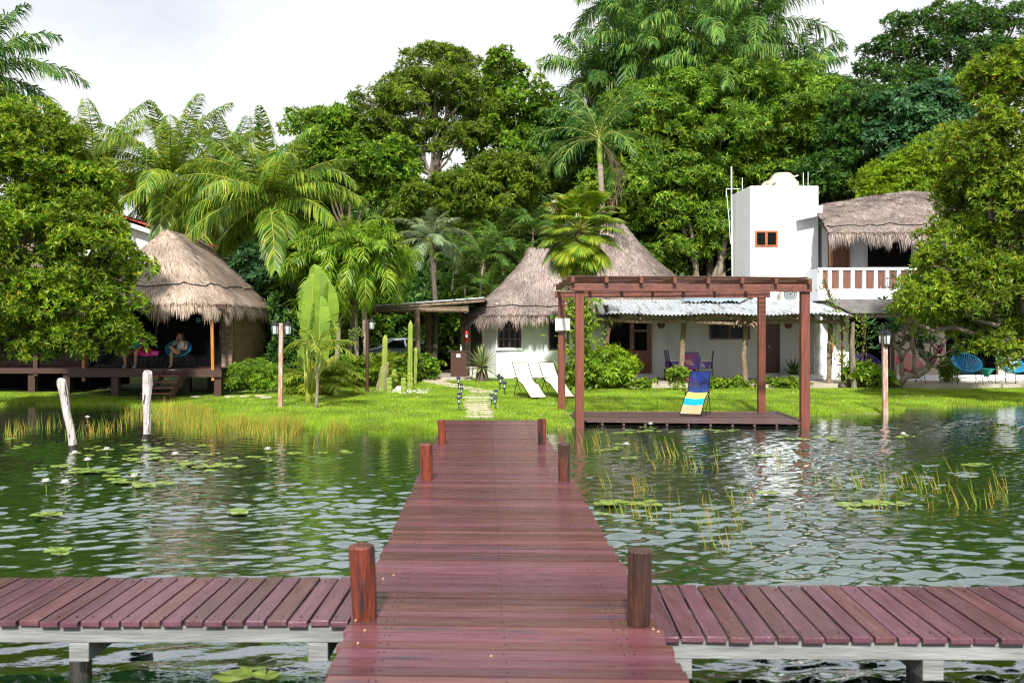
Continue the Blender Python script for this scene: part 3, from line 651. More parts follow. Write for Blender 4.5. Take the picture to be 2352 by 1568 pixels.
# ---------------------------------------------------------------- thatched roofs
def thatch(parent, eave, ridge, ze, zr, prof, J=12, nst=9000, slen=.34, fr=.45, frn=3500, mat='straw', thick=.22, closed=True, rope=(.30,), seed=1, name='thatch', rough=.03):
    """eave, ridge: (N,2 or 3) matching points; a surface with straw strands laid down the slope and a ragged hanging fringe"""
    rg = np.random.default_rng(seed); N_ = len(eave)
    ze = np.broadcast_to(ze, (N_,)); zr = np.broadcast_to(zr, (N_,))
    s = np.linspace(0, 1, J)
    Gp = np.zeros((J, N_, 3))
    for j in range(J):
        Gp[j, :, :2] = eave[:, :2] * (1 - s[j]) + ridge[:, :2] * s[j]
        Gp[j, :, 2] = ze + (zr - ze) * prof(s[j])
    Gp[1:-1] += rg.normal(0, rough, (J - 2, N_, 1)) * np.array([0, 0, 1.])
    un = Gp[0].copy(); un[:, 2] -= thick; c = Gp[0].mean(0); un[:, :2] += (c[:2] - un[:, :2]) * .03
    un2 = Gp[J // 2].copy(); un2[:, 2] -= thick + .1
    mb = MB().grid(np.concatenate([un2[None], un[None], Gp]), closed=closed)
    rf = mb.build(name, M['thatch'], parent, smooth=True)
    # strands
    def at(jj, ii):
        j0 = np.clip(jj.astype(int), 0, J - 2); fj = (jj - j0)[:, None]
        i0 = ii.astype(int) % N_; i1 = (i0 + 1) % N_ if closed else np.minimum(i0 + 1, N_ - 1); fi = (ii - np.floor(ii))[:, None]
        a = Gp[j0, i0] * (1 - fi) + Gp[j0, i1] * fi; b_ = Gp[j0 + 1, i0] * (1 - fi) + Gp[j0 + 1, i1] * fi
        return a * (1 - fj) + b_ * fj, nrm(a - b_ + 1e-9), nrm(Gp[j0, i1] - Gp[j0, i0] + 1e-9)
    # choose by area
    wdt = np.linalg.norm(np.roll(Gp, -1, 1) - Gp, axis=-1)[:-1]; hgt = np.linalg.norm(Gp[1:] - Gp[:-1], axis=-1); ar = (wdt * hgt)
    if not closed: ar[:, -1] = 0
    pr = ar.ravel() / ar.sum(); k = rg.choice(len(pr), nst, p=pr)
    jj = k // N_ + rg.random(nst); ii = k % N_ + rg.random(nst)
    P, Dn, Sd = at(jj, ii); Nn = nrm(np.cross(Dn, Sd)); Nn *= np.sign(Nn[:, 2:3] + 1e-6)
    D_ = nrm(Dn + Nn * rg.normal(.06, .05, (nst, 1)) + Sd * rg.normal(0, .16, (nst, 1)))
    L = slen * rg.uniform(.5, 1.3, nst)
    mb = MB().straps(P + Nn * .015 - Dn * L[:, None] * .5, D_, Sd, L, .022, hang=.05, tip=.5, w0=.8)
    nf = frn
    ii = rg.random(nf) * (N_ if closed else N_ - 1); jj = rg.random(nf) ** 1.5 * 1.2
    P, Dn, Sd = at(jj, ii); dn = np.array([[0, 0, -1.]])
    ragged = .75 + .35 * np.sin(ii * 1.9 + 1.3 * np.sin(ii * .7)) * np.sin(ii * .63 + 2)
    Ls = (fr + jj * .28) * rg.uniform(.55, 1.15, nf) * ragged
    D_ = nrm(Dn * rg.uniform(.5, 1.0, (nf, 1)) + dn * rg.uniform(.5, 1.1, (nf, 1)) + rg.normal(0, .10, (nf, 3)))
    P = P + dn * rg.uniform(-.03, thick * .8, (nf, 1))
    mb.straps(P, D_, Sd, Ls, rg.uniform(.010, .02, nf), hang=.7, tip=.1, w0=.9)
    mb.build('straw', M[mat], rf)
    for q in rope:
        pts = []
        for i in range(N_ + (1 if closed else 0)):
            jjq = np.array([q * (J - 1) + .18 * math.sin(i * .9) + .12 * math.sin(i * 2.3)]); a, b_, c_ = at(jjq, np.array([float(i % N_)])); nn = nrm(np.cross(b_, c_))[0]; nn = nn * (1 if nn[2] > 0 else -1); pts.append(a[0] + nn * .05)
        MB().tube(pts, .016, 5, caps=False).build('rope', M['rope'], rf)
    return rf
def superell(cx, cy, hx, hy, n, N_=64, rot=0.0):
    th = np.linspace(0, 2 * np.pi, N_, endpoint=False); c, s = np.cos(th), np.sin(th)
    x = np.sign(c) * np.abs(c) ** (2 / n) * hx; y = np.sign(s) * np.abs(s) ** (2 / n) * hy
    return np.stack([cx + x * math.cos(rot) - y * math.sin(rot), cy + x * math.sin(rot) + y * math.cos(rot)], 1)

# left hut
hut = thing('thatched_hut', 'timber hut on stilts under a pale shaggy thatched roof, left of the lawn', 'hut', (-11, 32, 0))
ev = superell(-10.95, 33.2, 2.55, 3.8, 3.6, 72)
rdg = np.stack([np.full(72, -11.05) + (ev[:, 0] + 10.95) * .03, np.clip(ev[:, 1], 31.9, 35.6)], 1)
thatch(hut, ev, rdg, 2.93, 5.30 + 0 * rdg[:, 1], lambda s: .86 * s + .14 * math.sin(s * math.pi / 2), nst=42000, slen=.24, frn=9000, fr=.42, rope=(.22,), seed=2, rough=.015)
FH = .99
mb = MB()
for i in range(20): mb.bb((-13.4 + 0, 29.95 + i * .142, FH - .04), (-8.78, 29.95 + i * .142 + .134, FH))
dk = mb.build('deck', M['hutdark'], hut)
MB().bb((-13.35, 29.9, FH - .26), (-8.72, 29.94, FH - .045)).build('fascia', M['hutdark'], hut, bevel=.005)
for x, y in [(-11.97, 30.1), (-8.87, 30.1), (-10.3, 31.6), (-11.9, 32.5), (-8.9, 33.6), (-10.2, 33.8), (-9.5, 34.5)]:
    z = float(gz(x, y)); MB().bb((x - .11, y - .11, z - .05), (x + .11, y + .11, FH - .27)).build('stilt', M['hutdark'], hut, bevel=.008)
# walls
MB().add([(-8.80, 31.45, .88), (-8.58, 34.7, .88), (-8.58, 34.7, 3.2), (-8.80, 31.45, 3.2)], [(0, 1, 2, 3)]).add([(-8.9, 31.45, .88), (-8.9, 34.7, .88), (-8.9, 34.7, 3.2), (-8.9, 31.45, 3.2)], [(3, 2, 1, 0)]).add([(-8.80, 31.45, .62), (-8.55, 34.7, .62), (-8.55, 34.72, .9), (-8.79, 31.45, .9)], [(0, 1, 2, 3)]).build('block_wall', M['blockwall'], hut)
mb = MB()
for i in range(15): mb.bb((-9.13, 31.30, .82 + i * .155), (-8.81, 31.44, .82 + i * .155 + .148))
mb.build('plank_wall', M['hutplank'] if 'hutplank' in M else M['log'], hut, bevel=.004)
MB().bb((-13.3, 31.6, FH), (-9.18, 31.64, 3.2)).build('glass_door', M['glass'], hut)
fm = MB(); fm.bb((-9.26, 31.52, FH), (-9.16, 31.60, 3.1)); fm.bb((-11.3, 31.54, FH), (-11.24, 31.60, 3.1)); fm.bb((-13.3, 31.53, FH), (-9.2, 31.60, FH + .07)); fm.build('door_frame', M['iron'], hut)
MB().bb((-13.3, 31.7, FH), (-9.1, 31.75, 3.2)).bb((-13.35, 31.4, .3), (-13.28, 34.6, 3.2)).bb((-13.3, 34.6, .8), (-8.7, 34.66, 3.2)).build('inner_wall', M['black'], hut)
MB().lathe([(.001, 0), (.085, 0), (.085, .01), (.001, .01)], (0, 0, 0), 20)
st = MB(); V_ = [( -9.93 + .085 * math.cos(a), 31.53, E + (HY - 735) / F * 31.5 + .085 * math.sin(a)) for a in np.linspace(0, 6.283, 20, endpoint=False)]
st.add(V_, [tuple(range(20))]).build('round_sticker', flat('pale_blue_film', (.12, .25, .32), .4), hut)
MB().bb((-9.25, 31.50, 1.95), (-9.21, 31.54, 2.15)).build('door_handle', M['orange'], hut)
MB().beam((-9.0, 29.98, .62), (-9.04, 29.98, 2.9), .085, .085).build('corner_post', M['orange'], hut, bevel=.005)
MB().beam((-12.9, 30.0, .6), (-12.92, 30.0, 2.9), .085, .085).build('corner_post', M['orange'], hut, bevel=.005)
MB().beam((-13.4, 30.0, 2.85), (-8.6, 30.0, 2.85), .09, .14).build('eave_beam', M['hutdark'], hut)
stp = thing('wooden_steps', 'dark wooden steps with open treads leading up to the hut deck', 'steps', (-10.9, 29.6, float(gz(-10.9, 29.4))))
z0 = float(gz(-10.9, 29.4))
for i, (a0, a1, zz, yy) in enumerate([(325, 398, 902.5, 29.1), (331, 403, 889.5, 29.33), (338, 410, 876, 29.56), (338, 415, 862, 29.79)]):
    x0, x1 = (a0 - CX) / F * yy, (a1 - CX) / F * yy; z = E - (zz - HY) / F * yy
    MB().bb((x0, yy - .13, z - .035), (x1, yy + .13, z + .01)).build('tread', M['rafter'], stp, bevel=.004)
for xx in (-10.62, -9.98):
    MB().beam((xx, 28.95, z0 + .02), (xx + .18, 29.9, FH - .12), .05, .18).build('stringer', M['hutdark'], stp)
MB().bb((-10.95, 28.95, z0 - .02), (-9.95, 29.15, z0 + .06)).build('base_board', M['hutdark'], stp)

# second hut, half hidden far left
h2 = thing('timber_hut', 'second timber hut on stilts half hidden behind the left tree', 'hut', (-15, 32, 0))
mb = MB().bb((-22, 31.4, .78), (-13.9, 33, .95)); mb.build('deck', M['hutdark'], h2)
mb = MB()
for i in range(12): mb.bb((-20.5, 33, .95 + i * .2), (-13.6, 33.08, .95 + i * .2 + .19))
mb.build('plank_wall', M['hutdark'], h2)
for x in (-19.5, -17.5, -15.2, -14.1):
    for y in (31.6, 34.2): MB().bb((x - .11, y - .11, 0.0), (x + .11, y + .11, .78)).build('stilt', M['hutdark'], h2)
MB().beam((-15.05, 31.5, .7), (-15.05, 31.5, 3.0), .14, .14).build('corner_post', M['hutdark'], h2)
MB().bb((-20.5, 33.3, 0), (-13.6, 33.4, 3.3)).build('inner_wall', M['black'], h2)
e2 = superell(-17.6, 34, 4.2, 4.2, 3.5, 40); r2_ = np.stack([np.full(40, -17.6), np.clip(e2[:, 1], 33, 35)], 1)
thatch(h2, e2, r2_, 3.0, 5.6, lambda s: s, nst=5000, frn=2000, rope=(), seed=5)

# white building with a red tiled roof behind the hut
wb = thing('tiled_house', 'white gabled house with a red tiled roof behind the thatched hut', 'house', (-14, 46, 0))
Yb = 38.8
wp = [W(180, 880, Yb), W(430, 880, Yb), W(430, 572, Yb), W(372, 546, Yb), W(250, 497, Yb), W(180, 560, Yb)]
MB().prism([(p_[0], p_[2]) for p_ in wp], Yb, Yb + 7, axis=1).build('wall', M['white'], wb)
a, b_ = W(245, 489, Yb), W(520, 578, Yb + .2)
mb = MB(); n = 26
for i in range(n):
    t0, t1 = i / n, (i + 1.25) / n; q0, q1 = a * (1 - t0) + b_ * t0, a * (1 - t1) + b_ * t1
    for j in range(14):
        y0 = Yb - .4 + j * .55; mb.prism([(q0[0], q0[2] + .06), (q1[0], q1[2]), (q1[0], q1[2] + .04), (q0[0], q0[2] + .10)], y0, y0 + .53, axis=1)
mb.build('roof', M['tilered'], wb)
a2, b2 = W(245, 489, Yb), W(160, 560, Yb)
MB().prism([(a2[0], a2[2]), (b2[0], b2[2]), (b2[0], b2[2] + .12), (a2[0], a2[2] + .12)], Yb - .4, Yb + 7.2, axis=1).build('roof', M['tilered'], wb)
MB().beam(W(250, 500, Yb - .3), W(372, 541, Yb - .3), .3, .16).build('cornice', M['white'], wb)

# ---------------------------------------------------------------- round house
rh = thing('round_house', 'white round house with a big grey thatched roof behind the lounge chairs', 'house', (1.2, 39.5, .3))
YW = 37.4
def wpt(px, Y): return ((px - CX) / F * Y, Y)
poly = [wpt(1066, 42), wpt(1106, 38.8), wpt(1140, 37.6), wpt(1385, YW), wpt(1392, 42.5), wpt(1200, 44)]
MB().prism(poly, .1, 3.2, axis=2).build('wall', M['white'], rh)
def window(parent, px0, px1, py0, py1, Y, fmat='brown', gl='glass', cols=1, rows=1, fw=.05, mull=None, dep=.05):
    x0, x1 = (px0 - CX) / F * Y, (px1 - CX) / F * Y; z1, z0 = E + (HY - py0) / F * Y, E + (HY - py1) / F * Y
    f = MB(); y0 = Y - dep
    f.bb((x0, y0, z0), (x0 + fw, Y, z1)); f.bb((x1 - fw, y0, z0), (x1, Y, z1)); f.bb((x0 + fw, y0, z1 - fw), (x1 - fw, Y, z1)); f.bb((x0 + fw, y0, z0), (x1 - fw, Y, z0 + fw))
    mw = mull or fw * .6
    for i in range(1, cols): xc = x0 + (x1 - x0) * i / cols; f.bb((xc - mw / 2, y0 + .008, z0 + fw), (xc + mw / 2, Y - .012, z1 - fw))
    for i in range(1, rows): zc = z0 + (z1 - z0) * i / rows; f.bb((x0 + fw, y0 + .012, zc - mw / 2), (x1 - fw, Y - .015, zc + mw / 2))
    w_ = f.build('window', M[fmat], parent)
    MB().bb((x0 + fw * .8, Y - .022, z0 + fw * .8), (x1 - fw * .8, Y - .004, z1 - fw * .8)).build('pane', M[gl], w_)
    return w_
window(rh, 1143, 1197, 733, 801, 37.57, cols=4, rows=3, fw=.07, mull=.06)
window(rh, 1260, 1306, 730, 803, 37.5, cols=1, rows=1, fw=.06)
MB().bb(np.append(W(1139, 803, 37.55)[:2], 1.40), W(1200, 800, 37.5) + np.array((0, .0, .02))).build('sill', M['white'], rh)
# side door on the left facet
p0, p1 = np.array(wpt(1083, 40.6)), np.array(wpt(1107, 38.75))
MB().prism([(p0[0] - .03, p0[1]), (p1[0] - .03, p1[1] - .02), (p1[0] + .02, p1[1]), (p0[0] + .02, p0[1])], .35, 2.55, axis=2).build('door', M['brown'], rh)
ea = superell(1.35, 40.2, 3.35, 3.9, 2.4, 64); ra = np.stack([np.clip(ea[:, 0], .72, 2.2), np.clip(ea[:, 1], 39.6, 40.6)], 1)
thatch(rh, ea, ra, 2.72, 5.35, lambda s: .72 * s + .28 * s ** 2.6, nst=36000, slen=.24, frn=6500, fr=.42, mat='strawg', rope=(.16,), seed=7, rough=.015)
rb = thing('conical_thatched_roof_hall', 'tall cone of grey thatch rising behind the fan palm', 'hall', (4.7, 45, .3))
eb = superell(4.75, 45.2, 4.6, 4.8, 2.2, 64); rr_ = np.stack([np.clip(eb[:, 0], 4.3, 5.0), np.clip(eb[:, 1], 44.8, 45.4)], 1)
thatch(rb, eb, rr_, 3.35, 6.95, lambda s: .62 * s + .38 * s ** 2.4, nst=38000, slen=.24, frn=5500, fr=.3, mat='strawg', rope=(), seed=9, rough=.015)
MB().lathe([(3.9, 0), (3.9, 3.3)], (4.75, 45.2, .2), 24).build('wall', M['white'], rb)
MB().lathe([(.3, 0), (.30, .15), (.16, .32), (.05, .36)], (.80, 40.1, 5.15), 12).build('roof_cap', M['thatch'], rh)

# ---------------------------------------------------------------- porch house
ph = thing('porch_house', 'low white house with a porch, dark doors and a corrugated metal roof', 'house', (6, 37, .3))
ZPF = .36
MB().bb((3.1, 37.62, .1), (12.2, 37.9, 3.3)).build('wall', M['white'], ph)
def xw(px, Y=37.6): return (px - CX) / F * Y
# floor slab is its own structure
MB().bb((3.0, 33.45, .0), (12.6, 37.6, ZPF)).build('porch_floor', M['concrete'], kind='structure')
MB().bb((2.95, 33.36, .0), (12.75, 33.447, ZPF - .03)).build('porch_kerb', M['concrete'], kind='structure')
MB().bb((12.6, 33.6, 0), (30, 38.4, ZPF - .02)).build('terrace_floor', M['concrete'], kind='structure')
def zz(py, Y): return E + (HY - py) / F * Y
def door(parent, px0, px1, py0, py1, Y, mat='door', panel='black', glass=True, lower=True):
    x0, x1 = (px0 - CX) / F * Y, (px1 - CX) / F * Y; z1, z0 = zz(py0, Y), zz(py1, Y)
    f = MB(); fw = .07; f.bb((x0, Y - .09, z0), (x0 + fw, Y, z1)); f.bb((x1 - fw, Y - .09, z0), (x1, Y, z1)); f.bb((x0 + fw, Y - .09, z1 - fw), (x1 - fw, Y, z1))
    zm = z0 + (z1 - z0) * .40; st_ = .10
    f.bb((x0 + fw, Y - .06, z0), (x0 + fw + st_, Y - .02, z1 - fw)); f.bb((x1 - fw - st_, Y - .06, z0), (x1 - fw, Y - .02, z1 - fw))
    f.bb((x0 + fw + st_, Y - .058, z0), (x1 - fw - st_, Y - .022, z0 + .14)); f.bb((x0 + fw + st_, Y - .058, zm - .06), (x1 - fw - st_, Y - .022, zm + .06)); f.bb((x0 + fw + st_, Y - .058, z0 + (z1 - z0) * .78), (x1 - fw - st_, Y - .022, z0 + (z1 - z0) * .82))
    d = f.build('door', M[mat], parent)
    MB().bb((x0 + fw + st_, Y - .045, z0 + .14), (x1 - fw - st_, Y - .03, zm - .06)).build('panel', M[mat], d)
    MB().bb((x0 + fw + st_, Y - .043, zm + .06), (x1 - fw - st_, Y - .033, z1 - fw)).build('pane', M['black' if glass else mat], d)
    MB().lathe([(.001, -.03), (.03, -.02), (.035, 0), (.02, .02)], (x0 + fw + .05, Y - .1, z0 + 1.0), 8).build('handle', M['steel'], d)
    return d
# doorway drawn as a black sheet for the shade within; open door
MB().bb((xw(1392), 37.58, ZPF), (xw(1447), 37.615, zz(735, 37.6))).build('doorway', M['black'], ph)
door(ph, 1446, 1496, 735, 857, 37.6)
MB().bb((xw(1440), 37.30, ZPF), (xw(1502), 37.55, ZPF + .09)).build('doorstep', M['white'], ph)
window(ph, 1629, 1722, 735, 779, 37.6, fmat='brown', cols=2, rows=1, fw=.06, mull=.10)
d2 = door(ph, 1758, 1790, 736, 856, 37.6, mat='brown', glass=False)
# corrugated roof
def corrugated(x0f, x1f, yf, zf_, x0b, x1b, yb, zb, nc):
    us = np.linspace(0, 1, nc * 6 + 1); vs = np.linspace(0, 1, 9); Gd = np.zeros((9, len(us), 3))
    for j, v in enumerate(vs):
        Gd[j, :, 0] = (x0f * (1 - v) + x0b * v) * (1 - us) + (x1f * (1 - v) + x1b * v) * us
        Gd[j, :, 1] = yf * (1 - v) + yb * v + .03 * np.sin(np.floor(us * 9) * 2.1) * (1 - v)
        Gd[j, :, 2] = zf_ * (1 - v) + zb * v + .022 * np.sin(us * nc * 2 * np.pi) + .03 * np.sin(us * 17) * (1 - v)
    up = Gd.copy(); lo = Gd.copy(); lo[..., 2] -= .008
    mb = MB().grid(up); mb.grid(lo[::-1]); return mb
corrugated((1378 - CX) / F * 32.6, (1956 - CX) / F * 32.6, 32.6, 2.67, (1366 - CX) / F * 37.5, (1868 - CX) / F * 37.5, 37.5, 3.28, 62).build('corrugated_roof', M['metalroof'], ph)
o = corrugated((1560 - CX) / F * 36.2, (1700 - CX) / F * 36.2, 36.2, 3.20, (1600 - CX) / F * 38.4, (1740 - CX) / F * 38.4, 38.6, 3.62, 14).build('corrugated_roof', M['blueroof'], ph, label='upper overlapping blue grey corrugated sheet')
mb = MB()
mb.tube([W(1375, 733, 33), W(1470, 738, 33), W(1565, 737.5, 33), W(1700, 744, 33)], [.07, .065, .07, .06], 8, lump=.04); mb.build('roof_beam', M['log'], ph)
MB().tube([W(1690, 741, 33.1), W(1800, 739, 33.1), W(1930, 739, 33.1)], .065, 8, lump=.04).build('roof_beam', M['log'], ph)
for a in (1400, 1470, 1530, 1600, 1680, 1760, 1830, 1900): MB().tube([W(a, 730, 32.8), W(a * .92 + 100, 705, 37.5)], .05, 7, lump=.04).build('roof_pole', M['log'], ph)
MB().bb((xw(1385), 37.56, 2.5), (xw(1900), 37.6, 3.2)).build('wall_plate', M['cream'], ph)
for a, r_, m_ in [(1568, .085, 'log'), (1711, .085, 'log'), (1752, .045, 'log'), (1906, .085, 'log')]:
    Y = 33.7; x = (a - CX) / F * Y; rr = np.random.default_rng(a)
    pts = [(x + rr.normal(0, .02), Y, ZPF - .02 + (2.72 - ZPF) * q) for q in np.linspace(0, 1, 6)]
    MB().tube(pts, [r_ * 1.05, r_, r_, r_ * .95, r_, r_], 10, lump=.06, rng=rr).build('porch_post', M[m_], ph)
MB().beam(W(1934, 868, 33.6) + np.array((0, 0, -.15)), W(1934, 722, 33.6), .06, .06).build('porch_post', flat('dull_red_paint', (.16, .035, .03)), ph)
# twisted column and niche
c = thing('twisted_column', 'white twisted plaster column at the right end of the porch', 'column', (xw(1880, 36.6), 36.6, ZPF))
x, y = xw(1880, 36.6), 36.6; zs = np.linspace(ZPF + .28, 2.75, 60); th = np.linspace(0, 2 * np.pi, 28, endpoint=False)
Gd = np.zeros((60, 28, 3))
for i, z in enumerate(zs):
    r_ = .125 + .018 * np.cos(3 * (th - (z * 3.2))); Gd[i, :, 0] = x + r_ * np.cos(th); Gd[i, :, 1] = y + r_ * np.sin(th); Gd[i, :, 2] = z
MB().grid(Gd, closed=True).build('shaft', M['white'], c, smooth=True)
MB().lathe([(.24, 0), (.24, .1), (.20, .12), (.21, .18), (.16, .22), (.15, .28)], (x, y, ZPF), 24).build('base', M['white'], c)
pn = thing('low_planter', 'low white curved planter kerb by the twisted column', 'planter', (9.7, 36.6, ZPF))
MB().prism([(xw(1792, 36.4), 36.9), (xw(1797, 36.2), 36.35), (xw(1815, 36), 36.05), (xw(1862, 36), 36.0), (xw(1895, 36), 36.1), (xw(1896, 36.4), 36.95)], ZPF, ZPF + .17, axis=2).build('kerb', M['white'], pn, bevel=.02)
for a, nm in [(1518.5, 'dark round lantern hanging under the porch beside the left door'), (1811, 'dark round lantern hanging under the porch beside the right door')]:
    p_ = W(a, 744, 34.6); t_ = thing('hanging_lantern', nm, 'lantern', p_)
    MB().lathe([(.05, -.16), (.10, -.13), (.14, -.04), (.145, .03), (.11, .11), (.05, .15)], p_, 16).build('shade', M['terracotta'], t_, smooth=True)
    MB().tube([p_ + np.array((0, 0, .14)), p_ + np.array((0, 0, .42))], .006, 5).build('cord', M['iron'], t_)

# ---------------------------------------------------------------- white tower and balcony building
tw = thing('white_tower', 'tall plain white tower with a small orange window', 'building', (10.5, 40, .3))
x0, x1 = (1723 - CX) / F * 38.5, (1880 - CX) / F * 38.5
zt = zz(427, 38.5)
MB().prism([(x0, 38.5), (x1, 38.5), (x1 + .1, 41.0), (x0 - .14, 41.0)][::1], .2, zt, axis=2).build('wall', M['white'], tw, bevel=.02)
window(tw, 1734, 1786, 530, 567, 38.5, fmat='winframe', cols=2, fw=.07, mull=.10, dep=.035)
def pipe(parent, pts, r_=.018, m_='steel'): return MB().tube(pts, r_, 6).build('pipe', M[m_], parent)
pipe(tw, [W(1853, 480, 38.4), W(1856, 490, 38.4), W(1802, 497, 38.45), W(1796, 505, 38.45), W(1790, 590, 38.45), W(1786, 640, 38.45), W(1784, 690, 38.45)], .012)
pipe(tw, [W(1845, 397, 38.42), W(1845, 520, 38.42), W(1849, 522, 38.42), W(1849, 480, 38.42)], .016)
pipe(tw, [W(1856, 395, 38.42), W(1856, 520, 38.42)], .012)
pipe(tw, [W(1680, 383, 40.5), W(1680, 437, 40.5), W(1682, 635, 40.5)], .03)
pipe(tw, [W(1668, 452, 40.3), W(1668, 434, 40.3), W(1700, 434, 40.3)], .02)
pipe(tw, [W(1668, 436, 40.3), W(1674, 500, 40.3), W(1678, 560, 40.3)], .015)
pipe(tw, [W(1705, 408, 40.8), W(1705, 440, 40.8)], .015)
MB().prism([(xw(1829, 38.45), zz(508, 38.45)), (xw(1829, 38.45), zz(490, 38.45)), (xw(1882, 38.45), zz(474, 38.45)), (xw(1882, 38.45), zz(497, 38.45))], 38.0, 38.47, axis=1).build('ledge', M['white'], tw, bevel=.01)
def tank(px, py, Y, sc_, lab, text):
    p_ = W(px, py, Y); p_[2] = zt - .25
    t_ = thing('water_tank', lab, 'water tank', p_)
    MB().lathe([(.58 * sc_, 0), (.60 * sc_, .03), (.60 * sc_, .48 * sc_), (.585 * sc_, .54 * sc_), (.56 * sc_, .56 * sc_), (.43 * sc_, .70 * sc_), (.41 * sc_, .71 * sc_), (.40 * sc_, .80 * sc_), (.30 * sc_, .83 * sc_)], p_, 40).build('body', M['tankbeige'], t_, bevel=.008)
    MB().lathe([(.33 * sc_, .80 * sc_), (.33 * sc_, .86 * sc_), (.30 * sc_, .88 * sc_), (.05, .89 * sc_)], p_, 28).build('lid', M['tankbeige'], t_)
    if text:
        MB().beam(p_ + np.array((.38 * sc_, -.05, .74 * sc_)), p_ + np.array((.56 * sc_, -.12, .80 * sc_)), .05, .05).build('vent_pipe', M['ivory'], t_)
        cu = bpy.data.curves.new('lettering', 'FONT'); cu.body = 'Rotoplas'; cu.size = .25 * sc_; cu.extrude = .003; cu.offset = .006; cu.align_x = 'CENTER'
        to = bpy.data.objects.new('tmp', cu); COL.objects.link(to); dg = bpy.context.evaluated_depsgraph_get(); me = bpy.data.meshes.new_from_object(to.evaluated_get(dg)); bpy.data.objects.remove(to)
        V = np.array([v.co[:] for v in me.vertices]); R_ = .603 * sc_; a = (V[:, 0] + .08) / R_ - .18
        for v, (x_, y_, z_), an in zip(me.vertices, V, a): v.co = ((R_ + z_) * math.sin(an), -(R_ + z_) * math.cos(an), y_ + .17 * sc_)
        me.name = 'lettering'; me.materials.append(flat('dark_green_print', (.02, .05, .05))); lo_ = bpy.data.objects.new('lettering', me); COL.objects.link(lo_); lo_.parent = t_
        lg = MB()
        for k in range(4):
            a0 = -.18 - .98 + .08 * k
            pts = []
            for q in np.linspace(0, 1, 7):
                an = a0 + .42 * q * (1 - .1 * k); zq = (.26 + .045 * k + .10 * math.sin(q * 1.7)) * sc_
                pts.append(p_ + np.array((R_ * math.sin(an), -R_ * math.cos(an), zq - .02)))
            lg.tube(pts, [.004, .010, .013, .013, .011, .008, .004], 5)
        lg.build('logo', bpy.data.materials['dark_green_print'], t_)
tank(1797, 427, 39.9, 1.08, 'beige plastic water tank with dark lettering on the tower roof', True)
tank(1771, 427, 41.6, 1.0, 'plain beige water tank half hidden behind the lettered one', False)
ac = W(1817, 676, 38.0); t_ = thing('air_conditioner', 'white outdoor air conditioner unit at the tower foot above the porch roof', 'air conditioner', ac)
MB().box(ac, (.86, .32, .62)).build('casing', M['ivory'], t_, bevel=.015)
MB().tube([ac + np.array((-.08, -.16, 0)), ac + np.array((-.08, -.175, 0))], .25, 24).build('fan_disc', flat('dark_fan', (.1, .12, .13)), t_)
mb = MB()
for k in range(9): mb.tube([ac + np.array((-.08 + .25 * math.cos(a), -.185, .25 * math.sin(a) * 1)) * 1 for a in [0]] + [ac + np.array((-.08, -.185, 0))], .003, 4)
for rr in (.08, .14, .2, .26):
    mb.tube([ac + np.array((-.08 + rr * math.cos(a), -.185, rr * math.sin(a))) for a in np.linspace(0, 2 * np.pi, 25)], .006, 4, caps=False)
mb.build('fan_grille', M['steel'], t_)
MB().tube([ac + np.array((.55, 0, -.3)), ac + np.array((.55, 0, -.05)), ac + np.array((.62, 0, .0)), ac + np.array((.68, 0, -.3))], .03, 6).build('hose', M['steel'], t_)

bl = thing('balcony_house', 'two storey house with a white balcony and a wavy thatched roof', 'house', (15, 38, .3))
YB, YF = 38.6, 36.0
MB().bb((xw(1889, YB), YB, .2), (24, YB + 3, 6.6)).build('wall', M['white'], bl)
door(bl, 1902, 1950, 528, 617, YB - .01, mat='door', glass=False)
MB().bb((xw(1905, 37.2), 37.1, zz(617, 37.2)), (xw(1905, 37.2) + .09, 37.2, zz(522, 37.2))).build('roof_post', M['orange'], bl)
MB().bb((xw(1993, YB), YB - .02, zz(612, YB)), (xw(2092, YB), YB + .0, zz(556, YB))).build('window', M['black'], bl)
window(bl, 2108, 2150, 560, 612, YB - .005, fmat='brown', cols=1, fw=.05)
# balcony slab, rail, pillars, stick infill
x0, x1 = xw(1880, YF), 21.0
MB().bb((x0, YF, zz(690, YF)), (x1, YB, zz(667, YF))).build('balcony_slab', M['white'], bl, bevel=.01)
MB().bb((x0, YF - .02, zz(620.5, YF)), (x1, YF + .16, zz(614.5, YF))).build('balcony_rail', M['white'], bl, bevel=.01)
MB().bb((x0, YF, zz(667, YF)), (x1, YF + .14, zz(663, YF))).build('balcony_rail', M['white'], bl)
k = 0
a = 1886.0; first = True
while a < 2400:
    xx = xw(a, YF); MB().bb((xx - .065, YF, zz(663, YF)), (xx + .065, YF + .13, zz(620.5, YF))).build('baluster', M['white'], bl, bevel=.012)
    nx = a + (20 if first else 26.5); first = False
    mb = MB(); xa, xb = xx + .09, xw(nx, YF) - .09
    ns = 7
    for i in range(ns):
        xs_ = xa + (xb - xa) * (i + .5) / ns + rnd.uniform(-.01, .01)
        mb.tube([(xs_ + rnd.uniform(-.012, .012), YF + .07, zz(663, YF)), (xs_ + rnd.uniform(-.015, .015), YF + .065, zz(642, YF)), (xs_ + rnd.uniform(-.012, .012), YF + .07, zz(620.5, YF))], .0095, 5)
    mb.build('stick_panel', M['winframe'], bl); a = nx
MB().bb((xw(1880, YF) , YF + .12, zz(667, YF)), (xw(1880, YF) + .06, YB, zz(616, YF))).build('balcony_rail', M['white'], bl)
